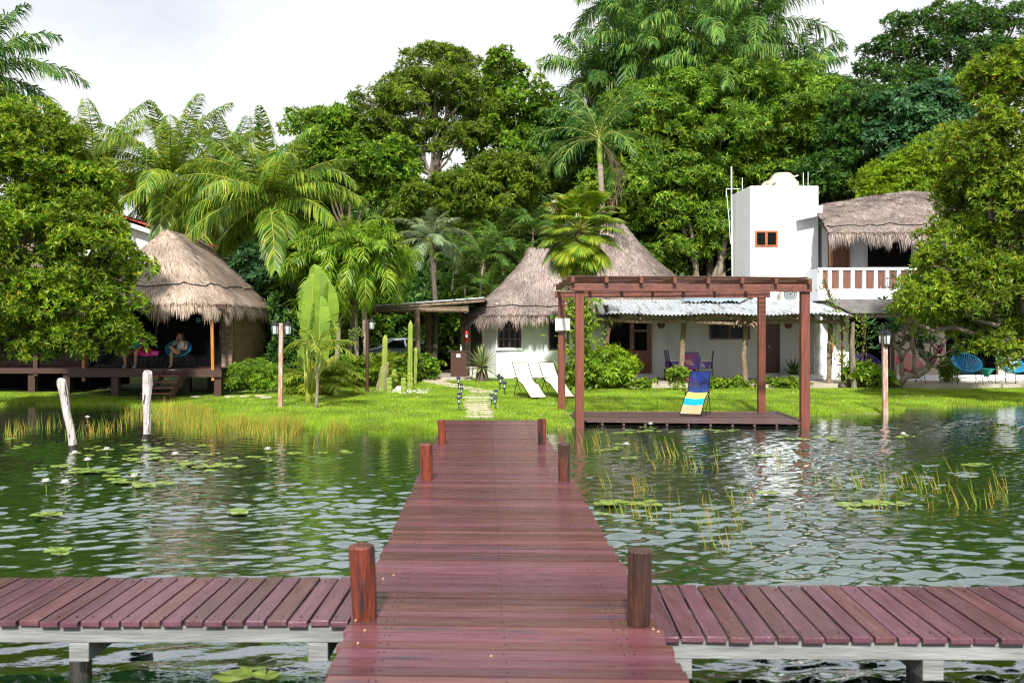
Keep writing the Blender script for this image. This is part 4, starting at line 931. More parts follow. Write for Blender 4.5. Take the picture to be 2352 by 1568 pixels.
# grey awning and lower storey
A0, A1, A2, A3 = W(1895, 686, 36.0), W(2420, 690, 36.0), W(2420, 716, 35.2), W(1955, 719, 35.2)
MB().add([A0, A1, A2, A3, A0 + [0, .15, -.06], A1 + [0, .15, -.06], A2 + [0, .15, -.06], A3 + [0, .15, -.06]], [(0, 3, 2, 1), (4, 5, 6, 7), (0, 4, 7, 3), (3, 7, 6, 2)]).build('awning', M['greyslab'], bl)
MB().bb((xw(1950, 35.6), 35.45, zz(727, 35.6)), (21, 36.0, zz(720, 35.6))).build('lintel', M['cream'], bl)
MB().bb((xw(1950, 35.6), 35.5, zz(731, 35.6)), (21, 35.56, zz(727.5, 35.6))).build('trim', flat('maroon_paint', (.1, .02, .02)), bl)
MB().bb((xw(2046, 36.2), 36.1, .2), (xw(2170, 36.2), 36.3, zz(727, 35.6))).build('lower_wall', M['cream'], bl)
MB().bb((xw(2290, 36.2), 36.1, .2), (xw(2330, 36.2), 36.3, zz(727, 35.6))).build('lower_wall', M['cream'], bl)
MB().bb((xw(1905, 37.3), 37.3, .2), (22, 37.35, 3.3)).build('room_shade_sheet', M['black'], bl)  # black sheet painting in the shade of the lower room
MB().bb((xw(1888, 36.9), 36.9, .2), (xw(1950, 36.9), 37.0, 3.2)).build('lower_wall', M['white'], bl, label='white end wall beside the porch')
MB().bb((xw(1940, 36.3), 35.95, ZPF - .02), (21, 36.09, ZPF + .18)).build('plinth', M['white'], bl)
MB().bb((xw(2046, 35.6), 35.5, .3), (xw(2046, 35.6) + .1, 35.6, 2.7)).build('pillar', M['brown'], bl)
# wavy thatched roof
N_ = 40; xf = np.linspace(11.25, 21.5, N_)
ev = np.stack([xf, np.full(N_, 35.35)], 1); rdg = np.stack([np.maximum(xf, 11.6) + .35, np.full(N_, 40.0)], 1)
pxr = CX + rdg[:, 0] * F / 40.0
top = np.interp(pxr, [1860, 1876, 1990, 2085, 2130, 2190, 2300], [474, 472, 453, 440, 442, 452, 480])
thatch(bl, ev, rdg, 5.62, E + (HY - top) / F * 40.0, lambda s: s + .10 * math.sin(s * math.pi), J=12, nst=30000, slen=.24, frn=5200, fr=.50, mat='strawg', closed=False, rope=(.12,), seed=13)
ev2 = np.stack([xf, np.full(N_, 44.5)], 1)
thatch(bl, ev2[::-1], rdg[::-1], 5.4, (E + (HY - top) / F * 40.0)[::-1], lambda s: s, J=6, nst=1500, frn=300, fr=.3, mat='strawg', closed=False, rope=(), seed=14)
for a in (1916, 1988, 2063, 2120): MB().tube([W(a, 546, 35.5), W(a, 538, 38.4)], .055, 8).build('roof_pole', M['door'], bl)
sgn = W(1907, 797, 36.85); t_ = thing('notice_sign', 'small red bordered notice on the wall right of the twisted column', 'sign', sgn)
MB().box(sgn, (.24, .02, .30)).build('board', M['redpaint'], t_); MB().box(sgn + np.array((0, -.013, 0)), (.17, .01, .22)).build('sheet', M['ivory'], t_)

# ---------------------------------------------------------------- carport, car
cp = thing('carport', 'long lean-to carport with a metal roof on rough log posts', 'carport', (-3, 38, .35))
l0, l1 = W(1112, 682, 36.6), W(780, 706, 39.0)
b0, b1 = l0 + np.array((.2, 4.2, -.12)), l1 + np.array((0, 3.6, -.12))
MB().add([l0, l1, b1, b0, l0 - [0, 0, .05], l1 - [0, 0, .05], b1 - [0, 0, .05], b0 - [0, 0, .05]], [(0, 3, 2, 1), (4, 5, 6, 7), (0, 1, 5, 4), (0, 4, 7, 3), (1, 2, 6, 5)]).build('metal_roof', M['metalroof'], cp)
MB().beam(l0 + np.array((0, .1, -.12)), l1 + np.array((0, .1, -.12)), .1, .12).build('fascia_log', M['log'], cp)
MB().tube([W(1075, 713, 36.8), W(950, 712, 37.8), W(790, 716, 39.2)], [.07, .08, .06], 8, lump=.05).build('roof_beam', M['log'], cp)
MB().tube([W(1075, 706, 36.9), W(960, 707, 37.7)], .03, 6, lump=.05).build('roof_pole', M['log'], cp)
for a, Y, r_ in [(958, 37.6, .11), (983, 40.5, .14), (1062, 39.5, .1), (842, 40.5, .1)]:
    x = (a - CX) / F * Y; MB().tube([(x, Y, .2), (x + .03, Y, 1.5), (x, Y, 2.95)], [r_, r_ * .9, r_], 10, lump=.06).build('post', M['log'], cp, label='rough bare log post')
for i in range(9):
    x = -6.4 + i * .62; MB().beam((x, 38.6, 2.86), (x, 42.0, 2.86), .05, .1).build('rafter', M['brown'], cp)
MB().bb((-2.9, 36.3, .0), (-1.5, 44, .44)).build('carport_floor', M['concrete'], kind='structure')
cab = thing('reception_stand', 'brown wooden cabinet stand under the carport with a soap bottle', 'cabinet', (W(1053, 850, 37.0)[0], 37, .44))
cx_ = W(1053, 850, 37.0)[0]
MB().bb((cx_ - .28, 36.8, .44), (cx_ + .30, 37.2, 1.36)).build('body', M['brown'], cab, bevel=.01); MB().bb((cx_ - .31, 36.77, 1.36), (cx_ + .33, 37.23, 1.40)).build('top', M['brown'], cab)
MB().bb((cx_ - .06, 36.785, 1.16), (cx_ + .08, 36.80, 1.28)).build('notice', M['white'], cab)
bt = thing('soap_bottle', 'clear pump bottle standing on the cabinet', 'bottle', (cx_ + .1, 36.95, 1.40))
MB().lathe([(.035, 0), (.035, .13), (.012, .16), (.012, .2)], (cx_ + .1, 36.95, 1.4), 12).build('body', M['lampglass'], bt); MB().beam((cx_ + .1, 36.95, 1.61), (cx_ + .06, 36.95, 1.63), .015, .015).build('pump', M['steel'], bt)
fx = W(1072, 770, 38.3); fe = thing('fire_extinguisher', 'red fire extinguisher hanging on the round house wall', 'extinguisher', fx)
MB().lathe([(.05, -.28), (.075, -.26), (.08, -.2), (.08, .12), (.06, .18), (.02, .21), (.02, .25)], fx, 16).build('cylinder', M['redpaint'], fe, smooth=True)
MB().box(fx + np.array((.0, -.082, -.02)), (.09, .01, .14)).build('label', M['white'], fe); MB().tube([fx + np.array((.02, 0, .24)), fx + np.array((.10, -.03, .18)), fx + np.array((.11, -.03, -.1))], .012, 6).build('hose', M['iron'], fe)

def car(loc, rz, label, s=1.0):
    c_ = thing('parked_car', label, 'car', (0, 0, 0))
    # side outline (x along the car, z up); widths narrow towards the roof
    prof = [(-2.2, .45, .80), (-2.25, .75, .82), (-2.2, .98, .80), (-1.75, 1.05, .80), (-1.55, 1.08, .78), (-.85, 1.42, .62), (-.2, 1.48, .60), (.35, 1.44, .61), (1.05, 1.05, .76), (1.7, .93, .78), (2.15, .78, .76), (2.25, .55, .78), (2.2, .35, .78), (1.75, .25, .80), (-1.8, .25, .80)]
    V = [(x, -w_, z) for x, z, w_ in prof] + [(x, w_, z) for x, z, w_ in prof]; n = len(prof)
    mb = MB().add(V, [tuple(range(n)), tuple(range(2 * n - 1, n - 1, -1))] + [(i, i + n, (i + 1) % n + n, (i + 1) % n) for i in range(n)])
    mb.build('body', M['carpaint'], c_, bevel=.05)
    for sg in (-1, 1):
        for q in ([(-1.35, 1.09), (-.82, 1.36), (-.28, 1.41), (-.28, 1.05)], [(-.2, 1.05), (-.2, 1.42), (.32, 1.38), (.85, 1.07)]):
            mb = MB(); f = lambda x, z: sg * (.80 - max(0, (z - 1.05)) * .44 + .012)
            V = [(x, f(x, z), z) for x, z in q] + [(x, f(x, z) - sg * .01, z) for x, z in q]
            mb.add(V, [(0, 1, 2, 3), (7, 6, 5, 4)]); mb.build('side_window', M['glass'], c_)
        for x in (-1.38, 1.36):
            w_ = MB().tube([(x, sg * .66, .33), (x, sg * .83, .33)], .33, 24).build('wheel', M['tyre'], c_)
            MB().tube([(x, sg * .8, .33), (x, sg * .845, .33)], .2, 12).build('rim', M['steel'], w_)
        MB().box((-2.2, sg * .66, .86), (.12, .3, .16)).build('tail_light', M['redpaint'], c_, bevel=.02)
        MB().box((2.16, sg * .62, .7), (.14, .3, .13)).build('headlight', M['lampglass'], c_, bevel=.02)
        MB().box((.72, sg * .88, 1.08), (.1, .16, .12)).build('mirror', M['carpaint'], c_, bevel=.02)
    MB().add([(-1.5, -.66, 1.10), (-1.5, .66, 1.10), (-.9, .55, 1.40), (-.9, -.55, 1.40)], [(0, 3, 2, 1)]).add([(.42, -.57, 1.43), (.42, .57, 1.43), (1.0, .68, 1.09), (1.0, -.68, 1.09)], [(0, 3, 2, 1)]).build('windscreen', M['glass'], c_)
    c_.location = loc; c_.rotation_euler = (0, 0, rz); c_.scale = (s, s, s)
    return c_
cc = W(922, 815, 43.0); car((cc[0] - .1, 44.6, .36), R(32), 'silver blue sedan parked under the carport, seen from its rear side')
cc = W(1010, 815, 46.5); car((cc[0], 48.3, .36), R(20), 'second pale car parked behind the silver sedan, mostly hidden')

# ================================================================ vegetation
def lobesP(lst, Y, dy=1.0, seed=0, jit=.6):
    r = random.Random(seed); out = []
    for (px, py, rx, ry) in lst:
        yy = Y + r.uniform(-jit, jit); c = W(px, py, yy); k = yy / F
        out.append((c, (rx * k, (rx + ry) / 2 * k * dy, ry * k)))
    return out
def foliage(mb, lobes, dens, cr, nros, k, L, Wd, rng, flat_=.75, spread=.55, up=.35, droop=0.0, inner=.35, lift=.12, mid=.45, wide=True):
    """leaf rosettes gathered in clumps, clumps gathered in lobes; returns clump centres for the twigs"""
    cs, cd, ci = [], [], []
    for i, (c, rad) in enumerate(lobes):
        rx, ry, rz = rad; area = 4 * np.pi * ((rx * ry) ** 1.6 / 3 + (rx * rz) ** 1.6 / 3 + (ry * rz) ** 1.6 / 3) ** (1 / 1.6)
        n = max(5, int(area * dens)); d = nrm(rng.normal(size=(n, 3)))
        bel = d[:, 2] < -.5; d[bel, 2] *= -.6; d = nrm(d)
        r_ = inner + (1.28 - inner) * rng.random(n) ** .62
        cs.append(np.array(c) + d * r_[:, None] * np.array(rad)); cd.append(d); ci.append(np.full(n, i))
    C = np.concatenate(cs); Dc = np.concatenate(cd); I = np.concatenate(ci); n = len(C)
    crs = cr * rng.uniform(.45, 1.35, n)
    nr = np.maximum(2, (nros * (crs / cr) ** 2).astype(int)); idx = np.repeat(np.arange(n), nr); m = len(idx)
    e = nrm(rng.normal(size=(m, 3)) + .75 * Dc[idx] + np.array([0, 0, up * .6]))
    P = C[idx] + e * (crs[idx] * (.35 + .65 * rng.random(m) ** .5))[:, None] * np.array([1, 1, flat_])
    ax = nrm(e + np.array([0, 0, up]) + .35 * rng.normal(size=(m, 3)))
    t1 = nrm(np.cross(ax, rng.normal(size=(m, 3)))); t2 = np.cross(ax, t1)
    ang = (np.arange(k) / k * 2 * np.pi)[None] + rng.random((m, 1)) * 6.28 + rng.normal(0, .25, (m, k))
    rad_ = np.cos(ang)[..., None] * t1[:, None] + np.sin(ang)[..., None] * t2[:, None]
    D_ = nrm(rad_ * (spread + .25 * rng.random((m, k, 1))) + ax[:, None] * (1 - spread) + np.array([0, 0, -droop]))
    Nn = nrm(ax[:, None] + .35 * rng.normal(size=(m, k, 3)))
    PP = np.repeat(P[:, None], k, 1).reshape(-1, 3)
    LL = L * rng.uniform(.65, 1.25, m * k)
    mb.leaves(PP, D_.reshape(-1, 3), Nn.reshape(-1, 3), LL, LL * Wd, lift=lift, mid=mid)
    return C, I
def limb(mb, a, b_, r0, r1, rng, sag=.12, n=5):
    a, b_ = np.array(a, float), np.array(b_, float); L = np.linalg.norm(b_ - a); t_ = np.linspace(0, 1, n + 1)[:, None]
    P = a * (1 - t_) + b_ * t_ + rng.normal(0, .035 * L, (n + 1, 3)) * np.sin(t_ * np.pi) + np.array([0, 0, sag * L]) * np.sin(t_ * np.pi) * -.6
    mb.tube(P, np.linspace(r0, r1, n + 1), 6, caps=False); return P
def tree(name, label, base, lobes, leaf, bark='bark', cat='tree', group=None, dens=6, cr=.4, nros=14, k=5, L=.14, Wd=.35, tr=.16, fork=.4, seed=0, twig=.02, extra=None, **kw):
    rng = np.random.default_rng(seed); base = np.array(base, float)
    t_ = thing(name, label, cat, base, group)
    mb = MB(); C, I = foliage(mb, lobes, dens, cr, nros, k, L, Wd, rng, **kw)
    mb.build('crown', M[leaf], t_)
    lc = np.array([c for c, _ in lobes]); ctr = lc.mean(0); lowz = min(c[2] - r_[2] for c, r_ in lobes)
    fk = base * (1 - fork) + np.array((ctr[0], ctr[1], max(lowz, base[2] + .5))) * fork if fork < 1 else np.array((ctr[0], ctr[1], lowz))
    fk = np.array((base[0] * .5 + ctr[0] * .5, base[1] * .5 + ctr[1] * .5, base[2] + (ctr[2] - base[2]) * fork))
    mb = MB(); r_ = rng
    mb.tube([base - [0, 0, .2], base * .65 + fk * .35 + r_.normal(0, .06, 3), fk], [tr * 1.25, tr, tr * .85], 10, lump=.05, rng=rng)
    for i, (c, rad) in enumerate(lobes):
        limb(mb, fk, c, tr * .5, tr * .16, rng)
        Ci = C[I == i]; Ci = Ci[rng.permutation(len(Ci))[:26]]
        mb.sticks(np.repeat(np.array(c)[None], len(Ci), 0) * .8 + Ci * .2, Ci + nrm(Ci - np.array(c)) * cr * .7, twig, twig * .3)
    if extra: extra(mb, rng)
    mb.build('trunk', M[bark], t_, smooth=True)
    return t_

def curve(base, az, el, L, droop, n=10, side=0.0):
    """a rachis: starts at elevation el and bends down by droop (radians) over its length"""
    P = [np.array(base, float)]; st = L / n
    for i in range(n):
        q = (i + .5) / n; e = el - droop * q ** 1.3; a = az + side * q
        P.append(P[-1] + st * np.array((math.cos(e) * math.cos(a), math.cos(e) * math.sin(a), math.sin(e))))
    return np.array(P)
def frond(lf, rc, base, az, el, L, droop, nl, ll, lw, hang, rng, rr=.02, fwd=.65, t0=.12, side=0.0, plume=0.0, gap=0.0):
    P = curve(base, az, el, L, droop, 10, side)
    rc.tube(P, np.linspace(rr, rr * .15, len(P)), 5, caps=False)
    t_ = np.repeat(np.linspace(t0, .99, nl), 2); sg = np.tile([-1., 1.], nl)
    t_ = np.clip(t_ + rng.normal(0, .006, len(t_)), 0, .999)
    if gap: kk = rng.random(len(t_)) > gap; t_, sg = t_[kk], sg[kk]
    f = t_ * 10; i = f.astype(int); fr = (f - i)[:, None]
    Q = P[i] * (1 - fr) + P[i + 1] * fr; T = nrm(P[i + 1] - P[i])
    Sd = nrm(np.cross(T, np.array([0., 0, 1]) + T * 0 + 1e-3)); Up = np.cross(Sd, T)
    a = fwd + .25 * t_ + rng.normal(0, .07, len(t_))
    pl = rng.normal(0, plume, len(t_)) if plume else rng.normal(.05, .12, len(t_))
    D_ = nrm(Sd * (sg * np.cos(a))[:, None] + T * np.sin(a)[:, None] + Up * pl[:, None])
    pf = np.sin(np.pi * np.clip(t_ * .84 + .14, 0, 1)) ** .5
    lf.straps(Q, D_, T, ll * pf * rng.uniform(.85, 1.1, len(t_)), lw, hang=hang * rng.uniform(.6, 1.3, len(t_)), tip=.12)
def palm(name, label, base, crown, nf, L, leafm, rachm='rachis', group=None, tr=.14, el0=80, el1=-25, droop=1.3, nl=46, ll=.75, lw=.035, hang=.8, seed=0, trunkm='palmtrunk', dead=0, shaft=0, nuts=None, rr=.022, fwd=.65, plume=0, cat='palm tree', bend=.15, azs=None, t0=.12, jl=.15, dmat='pm_dead', gap=0.0):
    rng = np.random.default_rng(seed); base, crown = np.array(base, float), np.array(crown, float)
    t_ = thing(name, label, cat, base, group)
    if trunkm:
        q = np.linspace(0, 1, 9)[:, None]; P = base * (1 - q) + crown * q; P[:, 0] += bend * np.sin(q[:, 0] * np.pi) * (1 if seed % 2 else -1)
        P[0, 2] -= .2; rad = tr * (1.35 - .45 * q[:, 0] ** .4)
        MB().tube(P, rad, 12, lump=.03, rng=rng).build('trunk', M[trunkm], t_, smooth=True)
        if shaft:
            d = nrm(P[-1] - P[-2]); s0 = crown - d * shaft * .15
            MB().tube([s0, s0 + d * shaft * .3, s0 + d * shaft * .75, s0 + d * shaft], [tr * .85, tr * 1.05, tr * .85, tr * .4], 12).build('crownshaft', M['cshaft'], t_, smooth=True)
            crown = s0 + d * shaft * .92
    lf, rc = MB(), MB(); ddf, ddr = MB(), MB()
    for i in range(nf):
        q = (i + .5) / nf; az = i * 2.39996 + rng.normal(0, .12); el = R(el0 + (el1 - el0) * q ** 1.15) + rng.normal(0, .05)
        l = L * rng.uniform(1 - jl, 1 + jl * .5) * (.8 + .2 * min(1, q * 3))
        dr = droop * (.6 + .55 * q) * rng.uniform(.8, 1.2)
        isd = i >= nf - dead
        frond(ddf if isd else lf, ddr if isd else rc, crown + np.array((0, 0, .05 - .12 * q)), az, el - (.5 if isd else 0), l, dr, nl, ll, lw, hang * (1.3 if isd else 1), rng, rr=rr, fwd=fwd, plume=plume, side=rng.normal(0, .2), t0=t0, gap=gap)
    for (az, el, l, dr) in (azs or []):
        frond(lf, rc, crown, R(az), R(el), l, dr, int(nl * l / L), ll, lw, hang, rng, rr=rr, fwd=fwd, plume=plume, t0=t0, side=rng.normal(0, .08))
    cw = lf.build('crown', M[leafm], t_); rc.build('leaf_stalks', M[rachm], cw, smooth=True)
    if ddf.V: dd = ddf.build('dry_fronds', M[dmat], t_); ddr.build('leaf_stalks', M['pm_dead'], dd)
    if nuts:
        nn, rad, mat_, dz = nuts; mb = MB()
        for i in range(nn):
            a = rng.uniform(0, 6.28); c = crown + np.array((math.cos(a) * rng.uniform(.14, .36), math.sin(a) * rng.uniform(.14, .36) - .05, -dz * rng.uniform(.2, 1)))
            mb.lathe([(.01, -rad * 1.2), (rad * .7, -rad * .8), (rad, 0), (rad * .75, rad * .8), (.01, rad * 1.15)], c, 8)
        mb.build('coconuts', M[mat_], t_, smooth=True)
    return t_
def bush(name, label, c, rad, leaf, seed=0, n=1, cat='bush', group=None, **kw):
    """a rounded shrub of several lobes that sits on the ground"""
    rng = np.random.default_rng(seed); c = np.array(c, float); rx, ry, rz = rad
    lobes = [(c + np.array((rng.uniform(-.55, .55) * rx, rng.uniform(-.5, .5) * ry, rz * rng.uniform(.45, .7))), (rx * .5, ry * .55, rz * rng.uniform(.42, .55))) for _ in range(n)]
    o = dict(dens=9, cr=.22, nros=9, k=5, L=.12, Wd=.3, tr=.03, fork=.25, twig=.008); o.update(kw)
    return tree(name, label, c, lobes, leaf, cat=cat, group=group, seed=seed, **o)

# ---------------------------------------------------------------- two big trees over the water's edge
LT = [(20, 300, 110, 70), (110, 330, 70, 60), (40, 420, 140, 110), (160, 440, 90, 80), (200, 468, 52, 55), (60, 570, 150, 110), (215, 570, 80, 70), (290, 600, 45, 35), (110, 690, 150, 100), (255, 680, 75, 60), (30, 780, 120, 60), (200, 785, 110, 50), (275, 765, 38, 38)]
LT = [(a, b_, rx * .9, ry * .9) for a, b_, rx, ry in LT]
tree('broadleaf_tree', 'large yellow green broadleaf tree leaning over the water at the far left', W(-70, 925, 28.2), lobesP(LT, 26.3, seed=3, jit=.7), 'lf_fore', bark='bark', dens=7.5, cr=.30, nros=17, k=6, L=.155, Wd=.33, tr=.2, fork=.5, seed=21, inner=.3, twig=.016, up=.5)
RT = [(2345, 180, 85, 80), (2275, 215, 75, 80), (2330, 320, 110, 90), (2225, 330, 75, 75), (2340, 450, 110, 90), (2250, 440, 90, 70), (2185, 470, 55, 42), (2180, 545, 80, 50), (2290, 560, 110, 80), (2120, 610, 55, 48), (2200, 640, 100, 60), (2320, 680, 100, 90), (2110, 705, 72, 52), (2190, 730, 80, 50), (2062, 748, 26, 20), (2130, 760, 50, 26), (2225, 770, 45, 30), (2345, 790, 85, 50), (2285, 780, 50, 30), (2325, 838, 42, 30), (2262, 815, 26, 22), (2205, 800, 34, 22)]
RT = [(a + 24, b_ - (14 if b_ > 700 else 0), rx * .88, ry * .86) for a, b_, rx, ry in RT]
tree('broadleaf_tree', 'large olive green broadleaf tree filling the right edge over the terrace chairs', W(2450, 915, 29), lobesP(RT, 28.0, seed=4, jit=.8), 'lf_fore2', bark='barkpale', dens=7.5, cr=.31, nros=17, k=6, L=.16, Wd=.31, tr=.24, fork=.5, seed=22, inner=.3, twig=.018, up=.45)

# ---------------------------------------------------------------- coconut and royal palms
def azp(dx, dy=0.0): return math.degrees(math.atan2(dy, dx))
palm('coconut_palm', 'coconut palm with yellow nuts and long arching fronds right of the thatched hut', (W(622, 0, 37)[0], 37, .3), W(621, 470, 36.2), 28, 4.35, 'pm_coco', seed=31, tr=.16, el0=82, el1=-28, droop=1.35, nl=96, ll=.95, lw=.046, hang=1.5, nuts=(26, .13, 'coconut', .9), rr=.028,
     azs=[(-175, 18, 4.0, 1.0), (-170, 45, 4.2, 1.9), (-10, 30, 4.0, 1.4), (-20, 55, 4.2, 1.9), (-150, 30, 3.6, 1.9), (-60, 0, 2.8, 1.3), (175, 60, 4.2, 1.6), (-120, 20, 2.8, 1.5)])
palm('coconut_palm', 'tall dark coconut palm with green nuts standing behind the thatched hut', (W(392, 0, 40)[0], 40.2, .3), W(394, 425, 40), 28, 4.9, 'pm_coco', seed=34, tr=.22, el0=82, el1=-35, droop=1.4, nl=96, ll=1.0, lw=.048, hang=1.5, nuts=(16, .13, 'coconutg', .8), rr=.03, trunkm='bark',
     azs=[(170, 35, 3.6, 1.6), (-150, -5, 3.2, 1.2), (-10, 40, 4.0, 1.7), (-35, -5, 3.0, 1.1)])
palm('coconut_palm', 'smaller coconut palm at the left between the broadleaf tree and its taller neighbour', (W(225, 0, 42)[0], 42.2, .3), W(218, 410, 42), 22, 4.7, 'pm_coco', seed=37, tr=.2, el0=82, el1=-25, droop=1.4, nl=86, ll=1.1, lw=.046, hang=1.8, rr=.03)
palm('coconut_palm', 'dark coconut palm crown between the two tall ones, set further back', (W(520, 0, 47)[0], 47, .3), W(515, 420, 47), 24, 4.2, 'pm_royal', seed=38, tr=.2, el0=80, el1=-25, droop=1.4, nl=76, ll=1.05, lw=.05, hang=1.8, rr=.03)
palm('royal_palm', 'royal palm leaning in from the left edge high against the sky', (W(-90, 0, 36)[0], 36.5, .3), W(-55, 175, 36), 18, 4.0, 'pm_royal', rachm='rachisg', seed=41, tr=.2, el0=80, el1=-30, droop=1.5, nl=84, ll=.85, lw=.05, hang=1.4, rr=.03, plume=.35,
     azs=[(5, 62, 3.6, 1.4), (-5, 35, 3.6, 1.5), (10, 5, 3.3, 1.1)])
RO = [(1600, 95, 45, 'royal palm with the tallest crown at the top of the photo, left of centre line', 5.0), (1478, 130, 46, 'royal palm whose drooping crown is second from the left at the top', 4.6), (1745, 75, 46.5, 'royal palm whose bright frond reaches right towards open sky', 5.2),
      (1375, 195, 47, 'royal palm crown furthest left of the high cluster, edge on to the sky', 4.0), (1660, 190, 44, 'royal palm crown hanging low in the middle of the high cluster', 4.6), (1820, 210, 47.5, 'royal palm crown just above the lobed green tree at right', 4.2), (1540, -20, 48, 'royal palm crown cut by the top edge of the photo', 5.0), (1690, -40, 48.5, 'second royal palm crown cut by the top edge, right of the other', 5.0), (1430, 20, 49, 'royal palm crown reaching left into open sky at the top', 4.0)]
for i, (a, b_, Y, lb, l) in enumerate(RO):
    Y += 6
    palm('royal_palm', lb, (W(a + 5, 0, Y)[0], Y, .3), W(a, b_, Y) - [0, 0, .6], 26, l * .97, 'pm_royal', rachm='rachisg', group='tall royal palms over the houses', seed=50 + i, tr=.2, el0=78, el1=-45, droop=1.35, nl=74, ll=1.0, lw=.055, hang=1.5, rr=.035, plume=.45, shaft=1.4, dead=2 if i in (0, 3, 4) else 1, trunkm='palmtrunk', jl=.2)
palm('royal_palm', 'young royal palm with a green crownshaft and silvery dry fronds sweeping left', (W(1378, 0, 42)[0], 42, .3), W(1378, 372, 42), 14, 3.4, 'pm_royal', rachm='rachis', seed=61, tr=.13, el0=80, el1=-15, droop=1.5, nl=50, ll=.75, lw=.036, hang=1.0, rr=.03, shaft=1.3, trunkm='palmtrunk', dead=1, plume=.3,
     azs=[(176, 30, 3.4, 1.4), (-172, -2, 2.9, 1.2)])

# ---------------------------------------------------------------- Christmas palms by the carport
AD = [(838, 636, 34.2, 884, 'Christmas palm nearest the iron lamp pole, rightmost of the clump'), (806, 612, 34.8, 880, 'Christmas palm in the middle of the clump with a green fruit bunch'), (822, 640, 35.4, 876, 'Christmas palm at the back of the clump, trunk between its neighbours'),
      (776, 650, 34.4, 884, 'Christmas palm behind the banana plant, second from the left'), (742, 690, 35.0, 880, 'Christmas palm leftmost of the clump with low hanging fronds')]
for i, (a, b_, Y, yb, lb) in enumerate(AD):
    bx = [849, 818, 800, 768, 760][i]
    palm('christmas_palm', lb, (W(bx, 0, Y)[0], Y, .28), W(a, b_, Y) - [0, 0, .15], 24, 2.3, 'pm_adon', group='Christmas palms by the carport', seed=70 + i, tr=.085, el0=80, el1=-5, droop=2.0, nl=50, ll=.55, lw=.038, hang=.95, rr=.018, shaft=.85, plume=.55, bend=.08, jl=.1,
         azs=[(180 if i > 2 else 0, 50, 2.3, 1.9), (-90, 50, 2.0, 2.1), (-60, 60, 2.1, 2.0), (-130, 55, 2.1, 2.1)])
fb = W(817, 765, 34.0); t_ = thing('fruit_bunch', 'hanging bunch of small green fruit on the middle Christmas palm', 'fruit', fb)
mb = MB(); rg = np.random.default_rng(3)
for i in range(120):
    d = nrm(rg.normal(size=3)); c = fb + d * np.array((.26, .22, .28)) * rg.random() ** .4
    mb.lathe([(.004, -.03), (.024, -.01), (.024, .01), (.004, .03)], c, 6)
mb.build('fruit', M['coconutg'], t_, kind='stuff'); MB().tube([fb + [-.1, 0, .75], fb + [.0, 0, .6], fb + [0, 0, .2]], .014, 5).build('stalk', M['rachis'], t_)
palm('silver_palm', 'small silvery green palm with a thin ragged trunk in the middle distance', (W(995, 0, 39.5)[0], 39.5, .35), W(990, 585, 39.5), 18, 1.9, 'pm_silver', seed=81, tr=.10, el0=80, el1=-5, droop=1.6, nl=44, ll=.5, lw=.032, hang=.7, shaft=.7, rr=.018, azs=[(0, 50, 2.1, 2.0), (180, 45, 1.9, 1.9)], dead=0, trunkm='bark')
AR = [(1110, 560, 41), (1150, 520, 42), (1195, 570, 41.5), (1065, 600, 42.5), (1225, 490, 43), (1130, 640, 40.6), (1045, 540, 44), (1180, 650, 41)]
for i, (a, b_, Y) in enumerate(AR):
    palm('areca_palm', ['feathery areca palm left of the round house roof cap, at the front', 'tall feathery areca palm between silver palm and round house', 'feathery areca palm touching the round house roof', 'low areca palm just right of the silver palm trunk', 'areca palm directly left of the fan palm crown', 'low areca palm over the carport roof', 'areca palm behind the silver palm crown', 'small areca palm at the left foot of the thatched roof'][i],
         (W(a, 0, Y)[0], Y, .35), W(a, b_ + 45, Y), 15, 2.1, 'pm_arecad', rachm='rachisg', group='areca palms between carport and round house', seed=90 + i, tr=.05, el0=82, el1=15, droop=1.7, nl=36, ll=.5, lw=.034, hang=.8, rr=.014)
# golden areca shrub by the banana plant
c = G(738, 908)
palm('areca_shrub', 'bushy golden green areca shrub at the foot of the banana plant', c, c + [0, 0, .12], 40, 1.45, 'pm_areca', seed=101, trunkm=None, el0=86, el1=28, droop=1.8, nl=34, ll=.42, lw=.026, hang=.6, rr=.012, cat='shrub', t0=.25,
     azs=[(-30, 70, 1.7, 1.9), (-10, 60, 1.6, 1.8), (200, 60, 1.6, 1.8), (-150, 65, 1.5, 1.9)])
c = G(860, 893)
palm('areca_shrub', 'dark green young palm shrub behind the iron lamp pole', c + [0, .8, 0], c + [0, .8, .15], 22, 1.35, 'pm_areca', seed=103, trunkm=None, el0=86, el1=35, droop=1.3, nl=26, ll=.42, lw=.034, hang=.4, rr=.012, cat='shrub', t0=.3)
# slender little palm with wilting fronds
c = G(726, 938)
palm('slender_palm', 'thin trunked young palm with wilting pale fronds in front of the banana plant', c, W(728, 838, c[1]) + [0, 0, 0], 3, 1.1, 'pm_areca', seed=105, tr=.035, el0=88, el1=45, droop=2.0, nl=26, ll=.38, lw=.028, hang=.9, rr=.014, shaft=.4, bend=.02, trunkm='barkpale', azs=[(180, 55, .95, 2.0), (170, 70, .9, 2.3), (-3, 45, 1.15, 1.3), (-15, 30, 1.2, 1.5), (-5, 65, .9, 2.0)])

